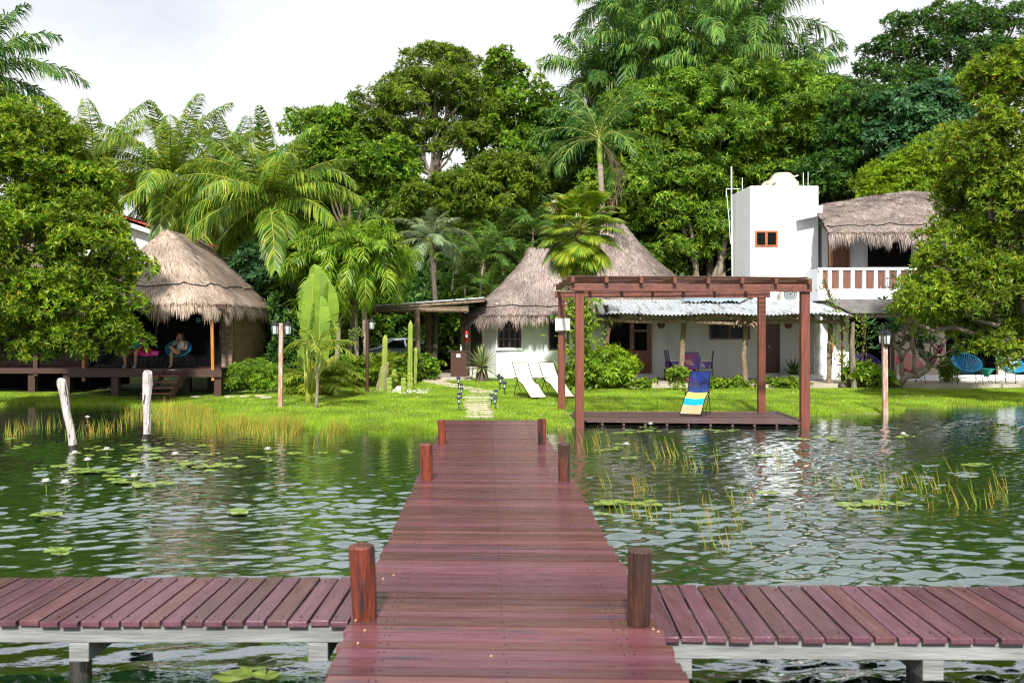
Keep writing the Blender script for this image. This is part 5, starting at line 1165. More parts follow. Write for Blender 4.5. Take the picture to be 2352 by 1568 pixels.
# banana like traveller's plant
def paddle(mb, rb, base, tip, wd, rng, facing, curl=.35, n=38):
    base, tip = np.array(base, float), np.array(tip, float); ax = nrm(tip - base); sd = nrm(np.cross(ax, facing)); nn = np.cross(sd, ax); L = np.linalg.norm(tip - base)
    ts = np.linspace(0, 1, n + 1); mid = [base + ax * L * t_ + nn * (-.10 * L * t_ * t_) for t_ in ts]
    rb.tube(mid, np.linspace(.016, .004, n + 1), 5, caps=False)
    wprof = lambda t_: wd / 2 * (math.sin(math.pi * min(1, t_ * .9 + .10)) ** .5)
    for sg in (-1, 1):
        i = 0
        while i < n:
            step = int(rng.integers(3, 10)); j = min(n, i + step); sl = rng.uniform(-.03, .03) * L; cu_ = curl + rng.uniform(-.15, .15); sh_ = rng.uniform(.9, 1.02)
            rows = []
            for q in range(i, j + 1):
                t_ = min(ts[q], .995); w_ = wprof(t_) * sh_; c = mid[q]
                o = c + sd * sg * w_ * (1 - .02) + nn * (cu_ * w_) + ax * (.30 * w_ + sl * .4); h = c + sd * sg * w_ * .5 + nn * (cu_ * w_ * .5) + ax * .12 * w_
                rows.append([c, h, o])
            rows = np.array(rows); rows[0, 2] += ax * .014; rows[-1, 2] -= ax * .014
            mb.grid(rows); i = j
c = G(708, 928); Yb = c[1]
bn = thing('banana_plant', 'tall banana like plant with broad torn paddle leaves', 'plant', c)
rg = np.random.default_rng(9); mb, rb = MB(), MB()
for (bx, by, tx, ty, wd, dY, fx) in [(740, 790, 730, 606, 62, .6, .7), (704, 765, 706, 635, 50, .2, -.6), (746, 800, 764, 650, 54, .4, 1.1), (716, 770, 716, 628, 44, -.1, -.1), (704, 795, 710, 690, 38, -.5, -.8), (732, 800, 738, 680, 46, -.4, .4), (736, 828, 740, 745, 46, -.3, .2), (700, 850, 694, 790, 30, -.1, -.6), (752, 815, 764, 735, 36, .2, .9)]:
    p0, p1 = W(bx, by, Yb + dY), W(tx, ty, Yb + dY - .1)
    paddle(mb, rb, p0, p1, wd / F * Yb * 1.05, rg, np.array((fx, -1, .12)))
    rb.tube([c + [rg.uniform(-.08, .1), rg.uniform(-.08, .08), .3], c * .4 + p0 * .6 + [rg.uniform(-.03, .03), 0, 0], p0], [.045, .028, .018], 7)
cr_ = mb.build('leaves', M['lf_banana'], bn); rb.build('leaf_stalks', M['rachis'], bn, smooth=True)
MB().tube([c - [0, 0, .1], c + [.02, 0, .5], c + [.0, 0, .95]], [.11, .09, .07], 10).build('stem', M['rachis'], bn, smooth=True)

# fan palm
c0 = np.array((W(1330, 0, 31.5)[0], 31.5, .25)); cw = W(1330, 532, 31.5)
fpm = thing('fan_palm', 'fan palm with round yellow green pleated leaves above the pergola', 'palm tree', c0)
rg = np.random.default_rng(17); mb, rb, dd = MB(), MB(), MB()
def fanleaf(mb, rb, crown, az, el, pet, r_, rng, sag, tiltv=0.0):
    P = curve(crown, az, el, pet, sag, 5); rb.tube(P, np.linspace(.022, .012, 6), 5, caps=False)
    hub = P[-1]; T = nrm(P[-1] - P[-2]); Sd = nrm(np.cross(T, [0, 0, 1.]) + 1e-4); Up = np.cross(Sd, T)
    n = 40; a = np.linspace(-2.45, 2.45, n) + rng.normal(0, .02, n)
    D_ = T[None] * np.cos(a)[:, None] + Sd[None] * np.sin(a)[:, None] + Up[None] * (-.10 + .16 * np.abs(np.sin(a)))[:, None]
    L = r_ * (1 - .18 * (np.abs(a) / 2.4) ** 2) * rng.uniform(.92, 1.06, n)
    mb.straps(np.repeat(hub[None], n, 0), D_, np.cross(D_, Up[None]), L, r_ * .115, hang=.35 + rng.random() * .4, tip=.05, w0=.12)
for i in range(54):
    q = (i + .5) / 54; el = R(86 - 150 * q) + rg.normal(0, .08); az = i * 2.39996 + rg.normal(0, .1)
    fanleaf(mb, rb, cw + [0, 0, .2 - .35 * q], az, el, rg.uniform(.75, 1.08), rg.uniform(.60, .76), rg, .35)
cr_ = mb.build('crown', M['pm_fan'], fpm); rb.build('leaf_stalks', M['rachis'], cr_)
ddr = MB()
for i in range(26):
    az = i * 2.39996; fanleaf(dd, ddr, cw + [0, 0, -.75 - .03 * i], az, R(-50 - i), .5, .62, rg, .6)
d_ = dd.build('dry_fronds', M['pm_dead'], fpm); ddr.build('leaf_stalks', M['pm_dead'], d_)
MB().tube([c0 - [0, 0, .2], c0 * .5 + cw * .5, cw], [.17, .15, .14], 12, lump=.06).build('trunk', M['bark'], fpm)
fl = MB(); p_ = W(1272, 475, 31.1)
for i in range(90):
    d = nrm(rg.normal(size=3)); fl.sticks([p_ + d * .05], [p_ + d * np.array((.2, .12, .28)) * rg.uniform(.4, 1)], .012, .004)
fl.build('flower_spray', M['ivory'], fpm)

# ---------------------------------------------------------------- middle and background trees
Lm = lobesP([(1000, 215, 95, 50), (1000, 150, 62, 40), (1030, 180, 60, 40), (925, 255, 80, 34), (868, 240, 52, 34), (870, 290, 50, 26), (1075, 255, 62, 40), (950, 200, 50, 34), (1055, 140, 40, 26), (960, 300, 70, 26), (1060, 310, 70, 30), (890, 330, 40, 18), (1045, 335, 50, 28), (955, 335, 45, 20)], 48, seed=8, jit=.9, dy=1.2)
def trunk_mid(mb, rng):
    mb.tube([W(1002, 430, 48), W(1003, 340, 48), W(1000, 250, 48), W(1002, 140, 48)], [.24, .2, .13, .05], 9, lump=.05)
    for (x, y) in [(880, 260), (900, 330), (1100, 270), (1075, 320), (930, 230), (1070, 230), (960, 180)]:
        limb(mb, W(1002, 345 - (0 if y > 250 else 60), 48), W(x, y, 48 + rng.uniform(-1, 1)), .13, .04, rng)
tree('spreading_tree', 'open crowned tree with a pale trunk and level branches against the sky, left of centre', (W(1000, 0, 48)[0], 48, .3), Lm, 'lf_olive', bark='barkpale', dens=2.6, cr=.40, nros=14, k=5, L=.25, Wd=.26, tr=.18, fork=.75, seed=23, inner=.2, extra=trunk_mid, droop=.35, flat_=.45, spread=.7)
LB = [(1480, 255, 75, 55), (1570, 225, 85, 50), (1680, 200, 90, 50), (1790, 205, 90, 50), (1860, 260, 70, 60), (1445, 345, 60, 60), (1540, 330, 90, 65), (1660, 300, 100, 65), (1780, 310, 100, 60), (1875, 350, 60, 50), (1480, 430, 75, 50), (1590, 410, 85, 50), (1710, 400, 75, 40), (1820, 400, 75, 38), (1465, 510, 60, 45), (1545, 500, 60, 40), (1620, 500, 52, 48), (1560, 575, 60, 35), (1430, 455, 30, 50), (1650, 440, 45, 30), (1640, 560, 40, 32), (1480, 590, 50, 34)]
def trunks_b(mb, rng):
    for (x0, y0, x1, y1) in [(1618, 700, 1560, 480), (1652, 700, 1650, 470), (1600, 700, 1585, 500), (1690, 560, 1745, 420), (1640, 640, 1690, 400)]:
        limb(mb, W(x0, y0, 49), W(x1, y1, 49), .18, .08, rng, sag=.0)
tree('lobed_tree', 'wide fresh green tree with frilled leaf tufts left of and above the white tower', (W(1640, 0, 50)[0], 50.2, .35), lobesP(LB, 49.5, seed=9, jit=.9, dy=1.1), 'lf_mid', bark='barkpale', dens=2.7, cr=.5, nros=19, k=7, L=.29, Wd=.22, tr=.2, fork=.62, seed=24, inner=.3, extra=trunks_b, spread=.72, droop=.15, flat_=.6)
LD = [(2095, 75, 55, 40), (2170, 60, 60, 40), (2250, 55, 75, 36), (2330, 60, 60, 36), (2050, 125, 55, 30), (2130, 140, 70, 40), (2230, 130, 80, 50), (2320, 140, 70, 60), (1995, 165, 32, 20), (2050, 185, 65, 26), (2160, 200, 60, 36), (2240, 210, 70, 50), (1990, 130, 20, 14)]
tree('tall_dark_tree', 'tall dark green tree with bare limbs against the sky at top right', (W(2240, 0, 52)[0], 52, .4), lobesP(LD, 52, seed=10, jit=1.0), 'lf_deep', dens=2.1, cr=.42, nros=18, k=6, L=.23, Wd=.3, tr=.3, fork=.72, seed=25, inner=.35, flat_=.6)
tree('bluish_tree', 'blue green tree with large drooping leaves below the tall dark tree', (W(2110, 0, 45)[0], 45, .4), lobesP([(2080, 270, 70, 50), (2150, 250, 60, 50), (2060, 330, 70, 45), (2140, 330, 75, 50), (2100, 385, 70, 40)], 45, seed=12), 'lf_blue', dens=3.8, cr=.4, nros=14, k=5, L=.30, Wd=.5, tr=.16, fork=.6, seed=26, droop=.5)
tree('lime_tree', 'bright lime green tree above the right thatched roof', (W(2090, 0, 43)[0], 43, .4), lobesP([(2140, 365, 62, 42), (2070, 410, 75, 38), (2140, 430, 80, 40), (2010, 430, 48, 30), (2200, 410, 60, 50), (2060, 450, 80, 30)], 43, seed=13), 'lf_lime', dens=4.6, cr=.36, nros=16, k=6, L=.2, Wd=.3, tr=.12, fork=.6, seed=27, droop=.2, flat_=.55)
tree('dark_tree', 'dense dark tree filling the gap between tower and right edge', (W(1990, 0, 47)[0], 47, .4), lobesP([(1985, 270, 60, 55), (1950, 340, 55, 70), (2010, 340, 70, 70), (1950, 430, 60, 50), (1900, 420, 60, 50), (2040, 250, 50, 36)], 47, seed=14), 'lf_deep', dens=4.6, cr=.42, nros=18, k=6, L=.24, Wd=.34, tr=.2, fork=.5, seed=28)
tree('fig_tree', 'tall leafy tree with a bright tip between the spreading tree and the royal palms', (W(1160, 0, 51)[0], 51, .4), lobesP([(1160, 180, 42, 36), (1145, 145, 20, 26), (1190, 230, 60, 50), (1130, 270, 50, 50), (1210, 300, 70, 60), (1150, 350, 80, 55), (1105, 205, 22, 16)], 51, seed=15), 'lf_mid', dens=2.3, cr=.42, nros=14, k=6, L=.3, Wd=.42, tr=.22, fork=.6, seed=29, droop=.3)
tree('understory_tree', 'olive leaved tree under the spreading tree, left of the palms', (W(1120, 0, 46)[0], 46, .4), lobesP([(1130, 430, 85, 50), (1060, 440, 60, 40), (1180, 400, 60, 40), (1000, 470, 70, 40), (1110, 480, 80, 36)], 46, seed=16), 'lf_olive', dens=4.6, cr=.4, nros=16, k=6, L=.26, Wd=.26, tr=.16, fork=.6, seed=30, droop=.3, flat_=.5)
tree('understory_tree', 'lighter green tree right of the coconut palms below the skyline', (W(800, 0, 47)[0], 47, .4), lobesP([(760, 300, 60, 40), (710, 285, 40, 30), (820, 330, 60, 40), (880, 380, 70, 50), (800, 410, 70, 50), (900, 450, 60, 50), (760, 370, 60, 50)], 47, seed=17), 'lf_mid', dens=4.6, cr=.42, nros=16, k=6, L=.25, Wd=.32, tr=.16, fork=.6, seed=33, droop=.2)
tree('big_leaf_tree', 'small tree with large glossy oval leaves right of the thatched hut', (W(610, 0, 35)[0], 35.6, .3), lobesP([(600, 610, 40, 34), (640, 590, 36, 30), (570, 650, 34, 30), (630, 650, 44, 36), (600, 690, 40, 26), (660, 640, 30, 30)], 35.6, seed=18), 'lf_blue', dens=6, cr=.26, nros=9, k=6, L=.30, Wd=.32, tr=.06, fork=.4, seed=35)

# the wood behind everything: single trees copied from three kinds
kinds = []
for k_, (lf, nm, sd) in enumerate([('lf_deep', 'forest_tree', 201), ('lf_olive', 'forest_tree', 202), ('lf_mid', 'forest_tree', 203)]):
    rg = np.random.default_rng(sd); lb_ = []
    for j in range(12):
        z = rg.uniform(2.5, 10.6); w_ = 2.6 * math.sin(min(1, (z - .8) / 11) * math.pi) ** .5
        lb_.append((np.array((rg.uniform(-1, 1) * w_, rg.uniform(-.8, .8) * w_, z)), (rg.uniform(1.2, 1.9), rg.uniform(1.2, 1.7), rg.uniform(.9, 1.5))))
    kinds.append(tree(nm, 'x', (0, 0, 0), lb_, lf, dens=1.7, cr=.62, nros=18, k=6, L=.38, Wd=.4, tr=.25, fork=.35, seed=sd, twig=.03, flat_=.6, droop=.15))
FT = []
for i, px in enumerate(range(470, 2500, 118)): FT.append((px + rnd.uniform(-25, 25), 58 + rnd.uniform(-3, 3), 0))
for i, px in enumerate(range(420, 2500, 150)): FT.append((px + rnd.uniform(-30, 30), 52 + rnd.uniform(-1.5, 1.5), 1))
for px in (-60, 60, 160, 280, 380, 480, 560): FT.append((px, 52 + rnd.uniform(-2, 2), 2))
topy = lambda px: float(np.interp(px, [-100, 200, 350, 560, 700, 900, 1100, 1250, 1350, 1500, 1900, 2000, 2120, 2400], [380, 400, 430, 400, 310, 430, 430, 330, 190, 160, 200, 320, 370, 330]))
used = [False] * 3
shade = ['dark', 'olive', 'fresh green']
for i, (px, Y, row) in enumerate(FT):
    kd = i % 3; src = kinds[kd]
    o = src if not used[kd] else copy_tree(src); used[kd] = True
    zt_ = zz(topy(px) + (20 if row == 0 else 90), Y); s_ = max(.45, (zt_ - .4) / 11.6)
    place(o, ((px - CX) / F * Y, Y, .35), rz=rnd.uniform(0, 6.28), s=s_, cat='tree')
    nb = ['behind the hut and coconut palms', 'behind the Christmas palms', 'below the spreading tree', 'behind the fan palm and round house', 'behind the lobed tree', 'behind the white tower', 'above the right thatched roof', 'behind the right edge tree'][int(np.clip((px - 400) / 255, 0, 7))]
    tag(o, ['tall %s forest tree in the back row %s', 'lower %s forest tree in the front row %s', 'far %s tree beyond the tiled house %s'][row] % (shade[kd], nb), group='forest trees behind the houses')
ub = bush('undergrowth_bush', 'x', (0, 0, 0), (1.9, 1.3, 2.6), 'lf_deep', seed=211, n=7, dens=3.4, cr=.42, nros=14, k=6, L=.26, Wd=.35, tr=.06, twig=.015)
ub2 = bush('undergrowth_bush', 'x', (0, 0, 0), (1.7, 1.2, 2.2), 'lf_mid', seed=212, n=6, dens=4, cr=.38, nros=14, k=6, L=.2, Wd=.35, tr=.06, twig=.015)
UB = [(560, 38.5, 'beside the big leaf tree'), (520, 43, 'behind the thatched hut ridge'), (640, 40, 'right of the hut under the coconut palm'), (700, 38.5, 'behind the banana plant'), (745, 42, 'behind the Christmas palms at left'), (815, 45.5, 'behind the Christmas palm crowns'), (890, 46.8, 'behind the carport at left'), (960, 46.9, 'behind the silver palm trunk'), (1040, 46.8, 'behind the carport at right'),
      (1090, 45, 'under the areca palms'), (1180, 47, 'left of the round house roof'), (1260, 48, 'behind the fan palm'), (1560, 51, 'left among the lobed tree trunks'), (1650, 51, 'right among the lobed tree trunks'), (1900, 44, 'right of the tower'), (1960, 46.5, 'over the right thatched roof'), (620, 36, 'at the hut side wall'), (2080, 47, 'at the far right behind the roof'), (150, 41, 'under the left tree'), (60, 40, 'behind the second hut'), (1510, 50, 'behind the conical roof'), (1720, 49, 'just left behind the tower')]
used2 = [False, False]
for i, (px, Y, wh) in enumerate(UB):
    kd = i % 2; src = (ub, ub2)[kd]; o = src if not used2[kd] else copy_tree(src); used2[kd] = True
    place(o, ((px - CX) / F * Y, Y, .3), rz=rnd.uniform(0, 6.28), s=1.35 if Y > 43 else 1.0, cat='bush'); tag(o, ['dark leafy undergrowth bush ', 'fresh green undergrowth bush '][kd] + wh, group='undergrowth bushes behind the houses')

# ---------------------------------------------------------------- garden plants
c = G(578, 905); bush('clipped_bush', 'rounded bright green hedge bush right of the hut stilts', c + [0, .3, 0], (.86, .55, .75), 'lf_bush', seed=301, n=10, dens=16, cr=.17, nros=12, k=6, L=.12, Wd=.22)
c = G(905, 880); bush('flowering_bush', 'low dark bush with small violet flowers behind the cacti', c + [.3, .8, 0], (1.25, .5, .75), 'lf_mid', seed=302, n=12, dens=14, cr=.18, nros=10, k=5, L=.13, Wd=.4)
c = G(820, 893); bush('garden_bush', 'mid green leafy bush between areca shrub and iron lamp pole', c + [0, .5, 0], (.8, .5, .85), 'lf_bush', seed=303, n=8, dens=12, cr=.2, nros=9, k=5, L=.14, Wd=.3)
c = G(660, 895); bush('garden_bush', 'dark shrub with a few yellow leaves behind the left lamp post', c + [0, 1.5, 0], (.9, .6, 1.35), 'lf_deep', seed=304, n=9, dens=9, cr=.24, nros=10, k=5, L=.17, Wd=.4)
c = G(1000, 870) ; bush('garden_bush', 'dark bush in the shade at the back of the carport', np.array((W(1010, 0, 44.5)[0], 44.8, .3)), (1.4, .6, 1.6), 'lf_deep', seed=305, n=8, dens=7, cr=.28, nros=9, k=5, L=.22, Wd=.3)
def strapplant(name, label, c, n, L, wd, leaf, seed, el0=85, el1=10, droop=.5, cat='plant', group=None, hang=.2):
    rng = np.random.default_rng(seed); t_ = thing(name, label, cat, c, group); mb = MB(); c = np.array(c, float)
    for i in range(n):
        q = (i + .5) / n; az = i * 2.39996; el = R(el0 + (el1 - el0) * q) + rng.normal(0, .06); l = L * rng.uniform(.8, 1.1)
        P = curve(c + [0, 0, .02], az, el, l, droop * rng.uniform(.6, 1.3), 6); T = nrm(np.gradient(P, axis=0)); S = nrm(np.cross(T, [0, 0, 1.]) + 1e-4); U = np.cross(S, T)
        w_ = wd * np.array([.55, .85, 1, .95, .75, .45, .04]); Gd = np.stack([P - S * w_[:, None] / 2 + U * w_[:, None] * .12, P, P + S * w_[:, None] / 2 + U * w_[:, None] * .12], 1); mb.grid(Gd)
    mb.build('leaves', M[leaf], t_); return t_
c = G(1107, 876); c = c + [0, 0, 0]
y_ = strapplant('yucca', 'round spiky variegated yucca on a stubby dark trunk by the path', c + [0, 0, .5], 120, .86, .055, 'lf_yucca', 311, el0=88, el1=-22, droop=.12)
ORG[y_.name] = np.array(c + [0, 0, .5]); MB().tube([c - [0, 0, .05], c + [.0, 0, .25], c + [0, 0, .55]], [.26, .2, .15], 12, lump=.14).build('trunk', M['bark'], y_)
c2_ = G(1085, 866); MB_ = MB().tube([c2_ - [0, 0, .1], c2_ + [0, 0, .4]], [.24, .2], 12, lump=.1); tag(MB_.build('tree_stump', M['whitepost'], org=c2_), 'weathered grey tree stump just left of the yucca', 'stump')
c = G(1300, 893); strapplant('spider_lily', 'clump of long strap leaved lilies left of the philodendron bush', c + [0, .2, 0], 60, 1.35, .075, 'lf_bush', 312, el0=88, el1=25, droop=1.1)
c = G(1322, 893); strapplant('spider_lily', 'second clump of strap leaves between the pergola posts', c + [.15, .3, 0], 40, 1.2, .075, 'lf_bush', 313, el0=88, el1=30, droop=1.0)
c = G(1398, 893); t_ = bush('philodendron_bush', 'big yellow green bush of lobed leaves between pergola and porch', c + [-.05, .25, 0], (.88, .6, 1.0), 'lf_lime', seed=314, n=10, dens=9, cr=.24, nros=7, k=9, L=.26, Wd=.22, droop=.25, spread=.75)
strapplant('spider_lily', 'upright sword leaves rising at the back of the philodendron bush', c + [.1, .6, .1], 34, 1.3, .07, 'lf_bush', 315, el0=88, el1=50, droop=.5)
c = G(1146, 872); strapplant('small_agave', 'low dark spiky tuft right of the yucca trunk', c, 34, .3, .03, 'lf_blue', 316, el0=85, el1=15, droop=.2)
c = np.array((xw(1822, 36.4), 36.4, ZPF + .1)); strapplant('potted_plant', 'dark strap leaved plant growing in the low white planter', c, 46, .85, .06, 'lf_deep', 317, el0=88, el1=10, droop=.8)
# ground cover along the porch
for i, (a, b_, lb) in enumerate([(1560, 898, 'vine tuft at the foot of the bark covered porch post'), (1480, 897, 'low leafy creeper left of the striped lounger'), (1650, 895, 'low creeper along the porch edge right of the striped lounger'), (1700, 893, 'yellowish creeper in the middle of the porch edge'), (1775, 893, 'creeper behind the right rear pergola post'), (1830, 894, 'thin creeper at the right end of the porch edge')]):
    c = G(a, b_); bush('creeper', lb, c + [0, .2, 0], (.62 if i else .4, .22, .24 if i else .62), 'lf_vine', seed=320 + i, n=6, dens=16, cr=.13, nros=5, k=3, L=.12, Wd=.75, tr=.01, twig=.005, group='creepers along the porch edge', cat='creeper')
# vines on trunks
def vine(name, label, pts, leaf, n, spread, L, seed, wood='vinebark', strands=6, Wd=.6, group=None, rw=.02):
    rng = np.random.default_rng(seed); pts = np.array(pts, float); t_ = thing(name, label, 'vine', pts[0], group); mb = MB()
    for k in range(strands):
        off = rng.normal(0, spread * .35, (len(pts), 3)) * .8; mb.tube(pts + off, rw * rng.uniform(.5, 1.2), 5, caps=False)
    mb.build('stems', M[wood], t_)
    if n:
        q = rng.random(n) * (len(pts) - 1.001); i = q.astype(int); f = (q - i)[:, None]; P = pts[i] * (1 - f) + pts[i + 1] * f + rng.normal(0, spread, (n, 3)) * [1, .8, .6]
        D_ = nrm(rng.normal(size=(n, 3)) + [0, -.4, -.3]); Nn = nrm(rng.normal(size=(n, 3)) + [0, -.8, .8]); MB().leaves(P, D_, Nn, L * rng.uniform(.6, 1.2, n), L * Wd).build('leaves', M[leaf], t_)
    return t_
vine('climbing_vine', 'broad leaved green climber on the fan palm trunk behind the pergola', [c0 + [0, -.15, .2], c0 + [.05, -.15, 1.2], c0 + [0, -.15, 2.2], c0 + [.05, -.15, 3.1]], 'lf_vine', 900, .30, .24, 331, Wd=.5)
vine('dry_vine_trunk', 'thick twisted mass of dry brown vine at the left porch corner', [W(1396, 850, 33.2), W(1392, 800, 33.2), W(1400, 745, 33.2), W(1392, 705, 33)], 'lf_vine', 30, .10, .12, 332, strands=46, rw=.02)
vine('dry_twigs', 'dry brown creeper twigs on the porch beam near the pergola post', [W(1690, 742, 32.9), W(1715, 735, 32.9), W(1745, 748, 32.9)], 'pm_dead', 60, .08, .14, 333, strands=10, rw=.008)
vine('climbing_shrub', 'thorny climbing shrub with sparse round leaves at the right end of the porch', [W(1962, 886, 33.3), W(1958, 820, 33.3), W(1950, 760, 33.3), W(1920, 715, 33.3), W(1890, 640, 33.6)], 'lf_vine', 420, .17, .09, 334, strands=7, Wd=.8, rw=.009)
vine('climbing_shrub', 'dark stemmed sparse shrub in front of the dark room', [W(1985, 888, 33.3), W(1982, 830, 33.3), W(1988, 760, 33.3), W(1975, 720, 33.3)], 'lf_vine', 300, .2, .085, 335, strands=6, Wd=.8, rw=.009)
vine('climbing_shrub', 'slim leaning climber left of the red porch pole', [W(1950, 880, 33.2), W(1935, 830, 33.2), W(1918, 790, 33.2), W(1922, 740, 33.2)], 'lf_vine', 220, .12, .085, 336, strands=3, Wd=.8, rw=.009)
MB_ = MB().tube([W(1962, 892, 33.0), W(1957, 800, 33.0), W(1960, 740, 33)], [.10, .08, .06], 9, lump=.08); tag(MB_.build('dead_trunk', M['barkpale'], org=W(1962, 892, 33)), 'pale dead trunk wrapped by the thorny climbing shrub', 'trunk')
c = G(1945, 892); tag(MB().tube([c + [-.25, 0, .08], c + [.6, .1, .1]], .10, 10, lump=.05).build('fallen_log', M['bark'], org=c), 'short fallen log lying by the porch corner', 'log')
c = G(2000, 893); bush('garden_bush', 'low leafy plants at the foot of the climbing shrubs', c + [0, .2, 0], (.8, .4, .6), 'lf_bush', seed=341, n=8, dens=9, cr=.2, nros=6, k=4, L=.2, Wd=.5)
c = G(2190, 888); bush('garden_bush', 'small rounded yellow green shrub between pink and blue terrace chairs', c + [0, .3, 0], (.36, .3, .75), 'lf_vine', seed=342, n=6, dens=16, cr=.14, nros=7, k=5, L=.12, Wd=.35)
c = G(2150, 890) + [0, .3, 0]; strapplant('cordyline', 'dark red leaved cordyline on thin stems by the terrace', c + [0, 0, .75], 34, .5, .06, 'lf_cordy', 343, el0=85, el1=-20, droop=.6)
c = G(2172, 888) + [0, .5, 0]; strapplant('cordyline', 'magenta tipped cordyline behind the small terrace shrub', c + [0, 0, 1.1], 28, .5, .06, 'lf_cordy', 344, el0=88, el1=0, droop=.5)
# frangipani
b0 = G(2058, 893); rg = np.random.default_rng(77)
fg = thing('frangipani_tree', 'low twisted frangipani with bare forked branches and paddle leaves by the terrace', 'tree', b0)
mb = MB(); tips = []
def br(p, d, L, r_, lvl):
    q = p + d * L; mb.tube([p, (p + q) / 2 + rg.normal(0, .05, 3), q], [r_, r_ * .85, r_ * .7], 7, caps=True)
    if lvl == 0: tips.append((q, d)); return
    for k in range(2 if rg.random() < .7 else 3):
        nd = nrm(d + rg.normal(0, .62, 3) * [1.1, .7, .6] + [0, 0, .22]); br(q, nd, L * rg.uniform(.65, .9), r_ * .66, lvl - 1)
br(b0, nrm([.7, 0, .6]), .75, .12, 4); br(b0 + [.3, .1, .3], nrm([-.1, .1, 1]), .6, .09, 4); br(b0 + [.4, 0, .4], nrm([1, -.1, .35]), .7, .08, 3)
tips += [(W(a, b_, 32.6), nrm([rg.normal(), -.3, 1.2])) for a, b_ in [(2030, 690), (2050, 665), (2075, 690), (2000, 745), (2010, 800), (2040, 720), (2060, 640), (2085, 655), (2025, 770), (1995, 780)]]
mb.build('trunk', M['barkpale'], fg, smooth=True)
mb = MB()
for (p_, d) in tips:
    n = 11; az = rg.random(n) * 6.28; D_ = nrm(np.stack([np.cos(az), np.sin(az), rg.uniform(-.1, .9, n)], 1)); mb.leaves(np.repeat(p_[None], n, 0), D_, np.tile([0, 0, 1.], (n, 1)) + rg.normal(0, .2, (n, 3)), rg.uniform(.25, .36, n), .085, mid=.6, lift=.06)
mb.build('leaves', M['lf_blue'], fg)
mb = MB()
for a, b_ in [(2045, 650), (2052, 672), (2038, 640), (2062, 660), (2030, 660)]:
    for k in range(5): p_ = W(a + rg.normal(0, 3), b_ + rg.normal(0, 3), 32.3); D_ = nrm(rg.normal(size=(5, 3)) + [0, -1, .3]); mb.leaves(np.repeat(p_[None], 5, 0), D_, rg.normal(size=(5, 3)), .07, .045)
mb.build('flowers', M['petal'], fg)

# cacti
def cactus(lab, pts, r_, ribs=9, mat_='cactus', seed=1):
    pts = np.array(pts, float); n = 22; q = np.linspace(0, 1, n); P = np.stack([np.interp(q, np.linspace(0, 1, len(pts)), pts[:, k]) for k in range(3)], 1)
    th = np.linspace(0, 2 * np.pi, ribs * 4, endpoint=False); rg = np.random.default_rng(seed)
    prof = np.minimum(1, np.sqrt(np.clip((1 - q) * n / 2.2, 0.004, 1))) * (.92 + .08 * np.cos(q * 20)) ; Gd = np.zeros((n, len(th), 3))
    for i in range(n):
        rr = r_ * prof[i] * (.86 + .16 * np.cos(ribs * th)); Gd[i] = P[i] + np.stack([rr * np.cos(th), rr * np.sin(th), 0 * th], 1)
    mb = MB().grid(Gd, closed=True); o = mb.build('column_cactus', M[mat_], org=P[0], smooth=True)
    tag(o, lab, 'cactus', 'column cacti in the pebble bed'); return o
for i, (xb, yb, xt, yt, r_, lb, mt) in enumerate([(873, 899, 885, 768, .095, 'tall leaning green column cactus, left of the two tallest', 'cactus'), (941, 886, 943, 735, .09, 'tallest straight column cactus near the carport post', 'cactus'), (952, 884, 955, 797, .08, 'medium column cactus right of the tallest one', 'cactus'),
        (894, 901, 894, 866, .10, 'short stubby yellowish cactus, left of the four small ones', 'cactus'), (905, 891, 905, 846, .09, 'second short cactus from the left, at the back', 'cactus'), (927, 903, 927, 866, .09, 'short cactus in the middle at the front of the pebbles', 'cactus'), (942, 896, 942, 855, .10, 'rightmost short stout cactus on the pebbles', 'cactus'),
        (866, 899, 880, 838, .085, 'grey dried cactus stem leaning, left of its bed', 'cactusdry'), (881, 899, 889, 829, .08, 'grey brown dried cactus stem behind the green leaning one', 'cactusdry')]):
    b_ = G(xb, yb); cactus(lb, [b_ - [0, 0, .05], W(xb * .4 + xt * .6 + (3 if i == 0 else 0), yb * .5 + yt * .5, b_[1]), W(xt, yt, b_[1])], r_, mat_=mt, seed=i)
rg = np.random.default_rng(8); mb = MB()
for i in range(330):
    a = rg.uniform(893, 985) if i % 3 else rg.uniform(893, 935); b_ = 899 + rg.normal(0, 1.8) + (a - 935) * .02; p_ = G(a, b_); r_ = rg.uniform(.02, .05)
    mb.lathe([(r_ * .3, -.5 * r_), (r_, 0), (r_ * .7, .5 * r_), (.002, .62 * r_)], p_ + [0, 0, r_ * .3], 6, sx=rg.uniform(.8, 1.5), ang=rg.random())
mb.build('white_pebbles', M['pebble'], kind='stuff', label='bed of small white pebbles around the cacti')
p_ = G(917, 899); tag(MB().lathe([(.05, 0), (.13, .05), (.14, .11), (.07, .17), (.02, .18)], p_, 10).build('white_rock', M['pebble'], org=p_), 'rounded white rock among the short cacti', 'rock')

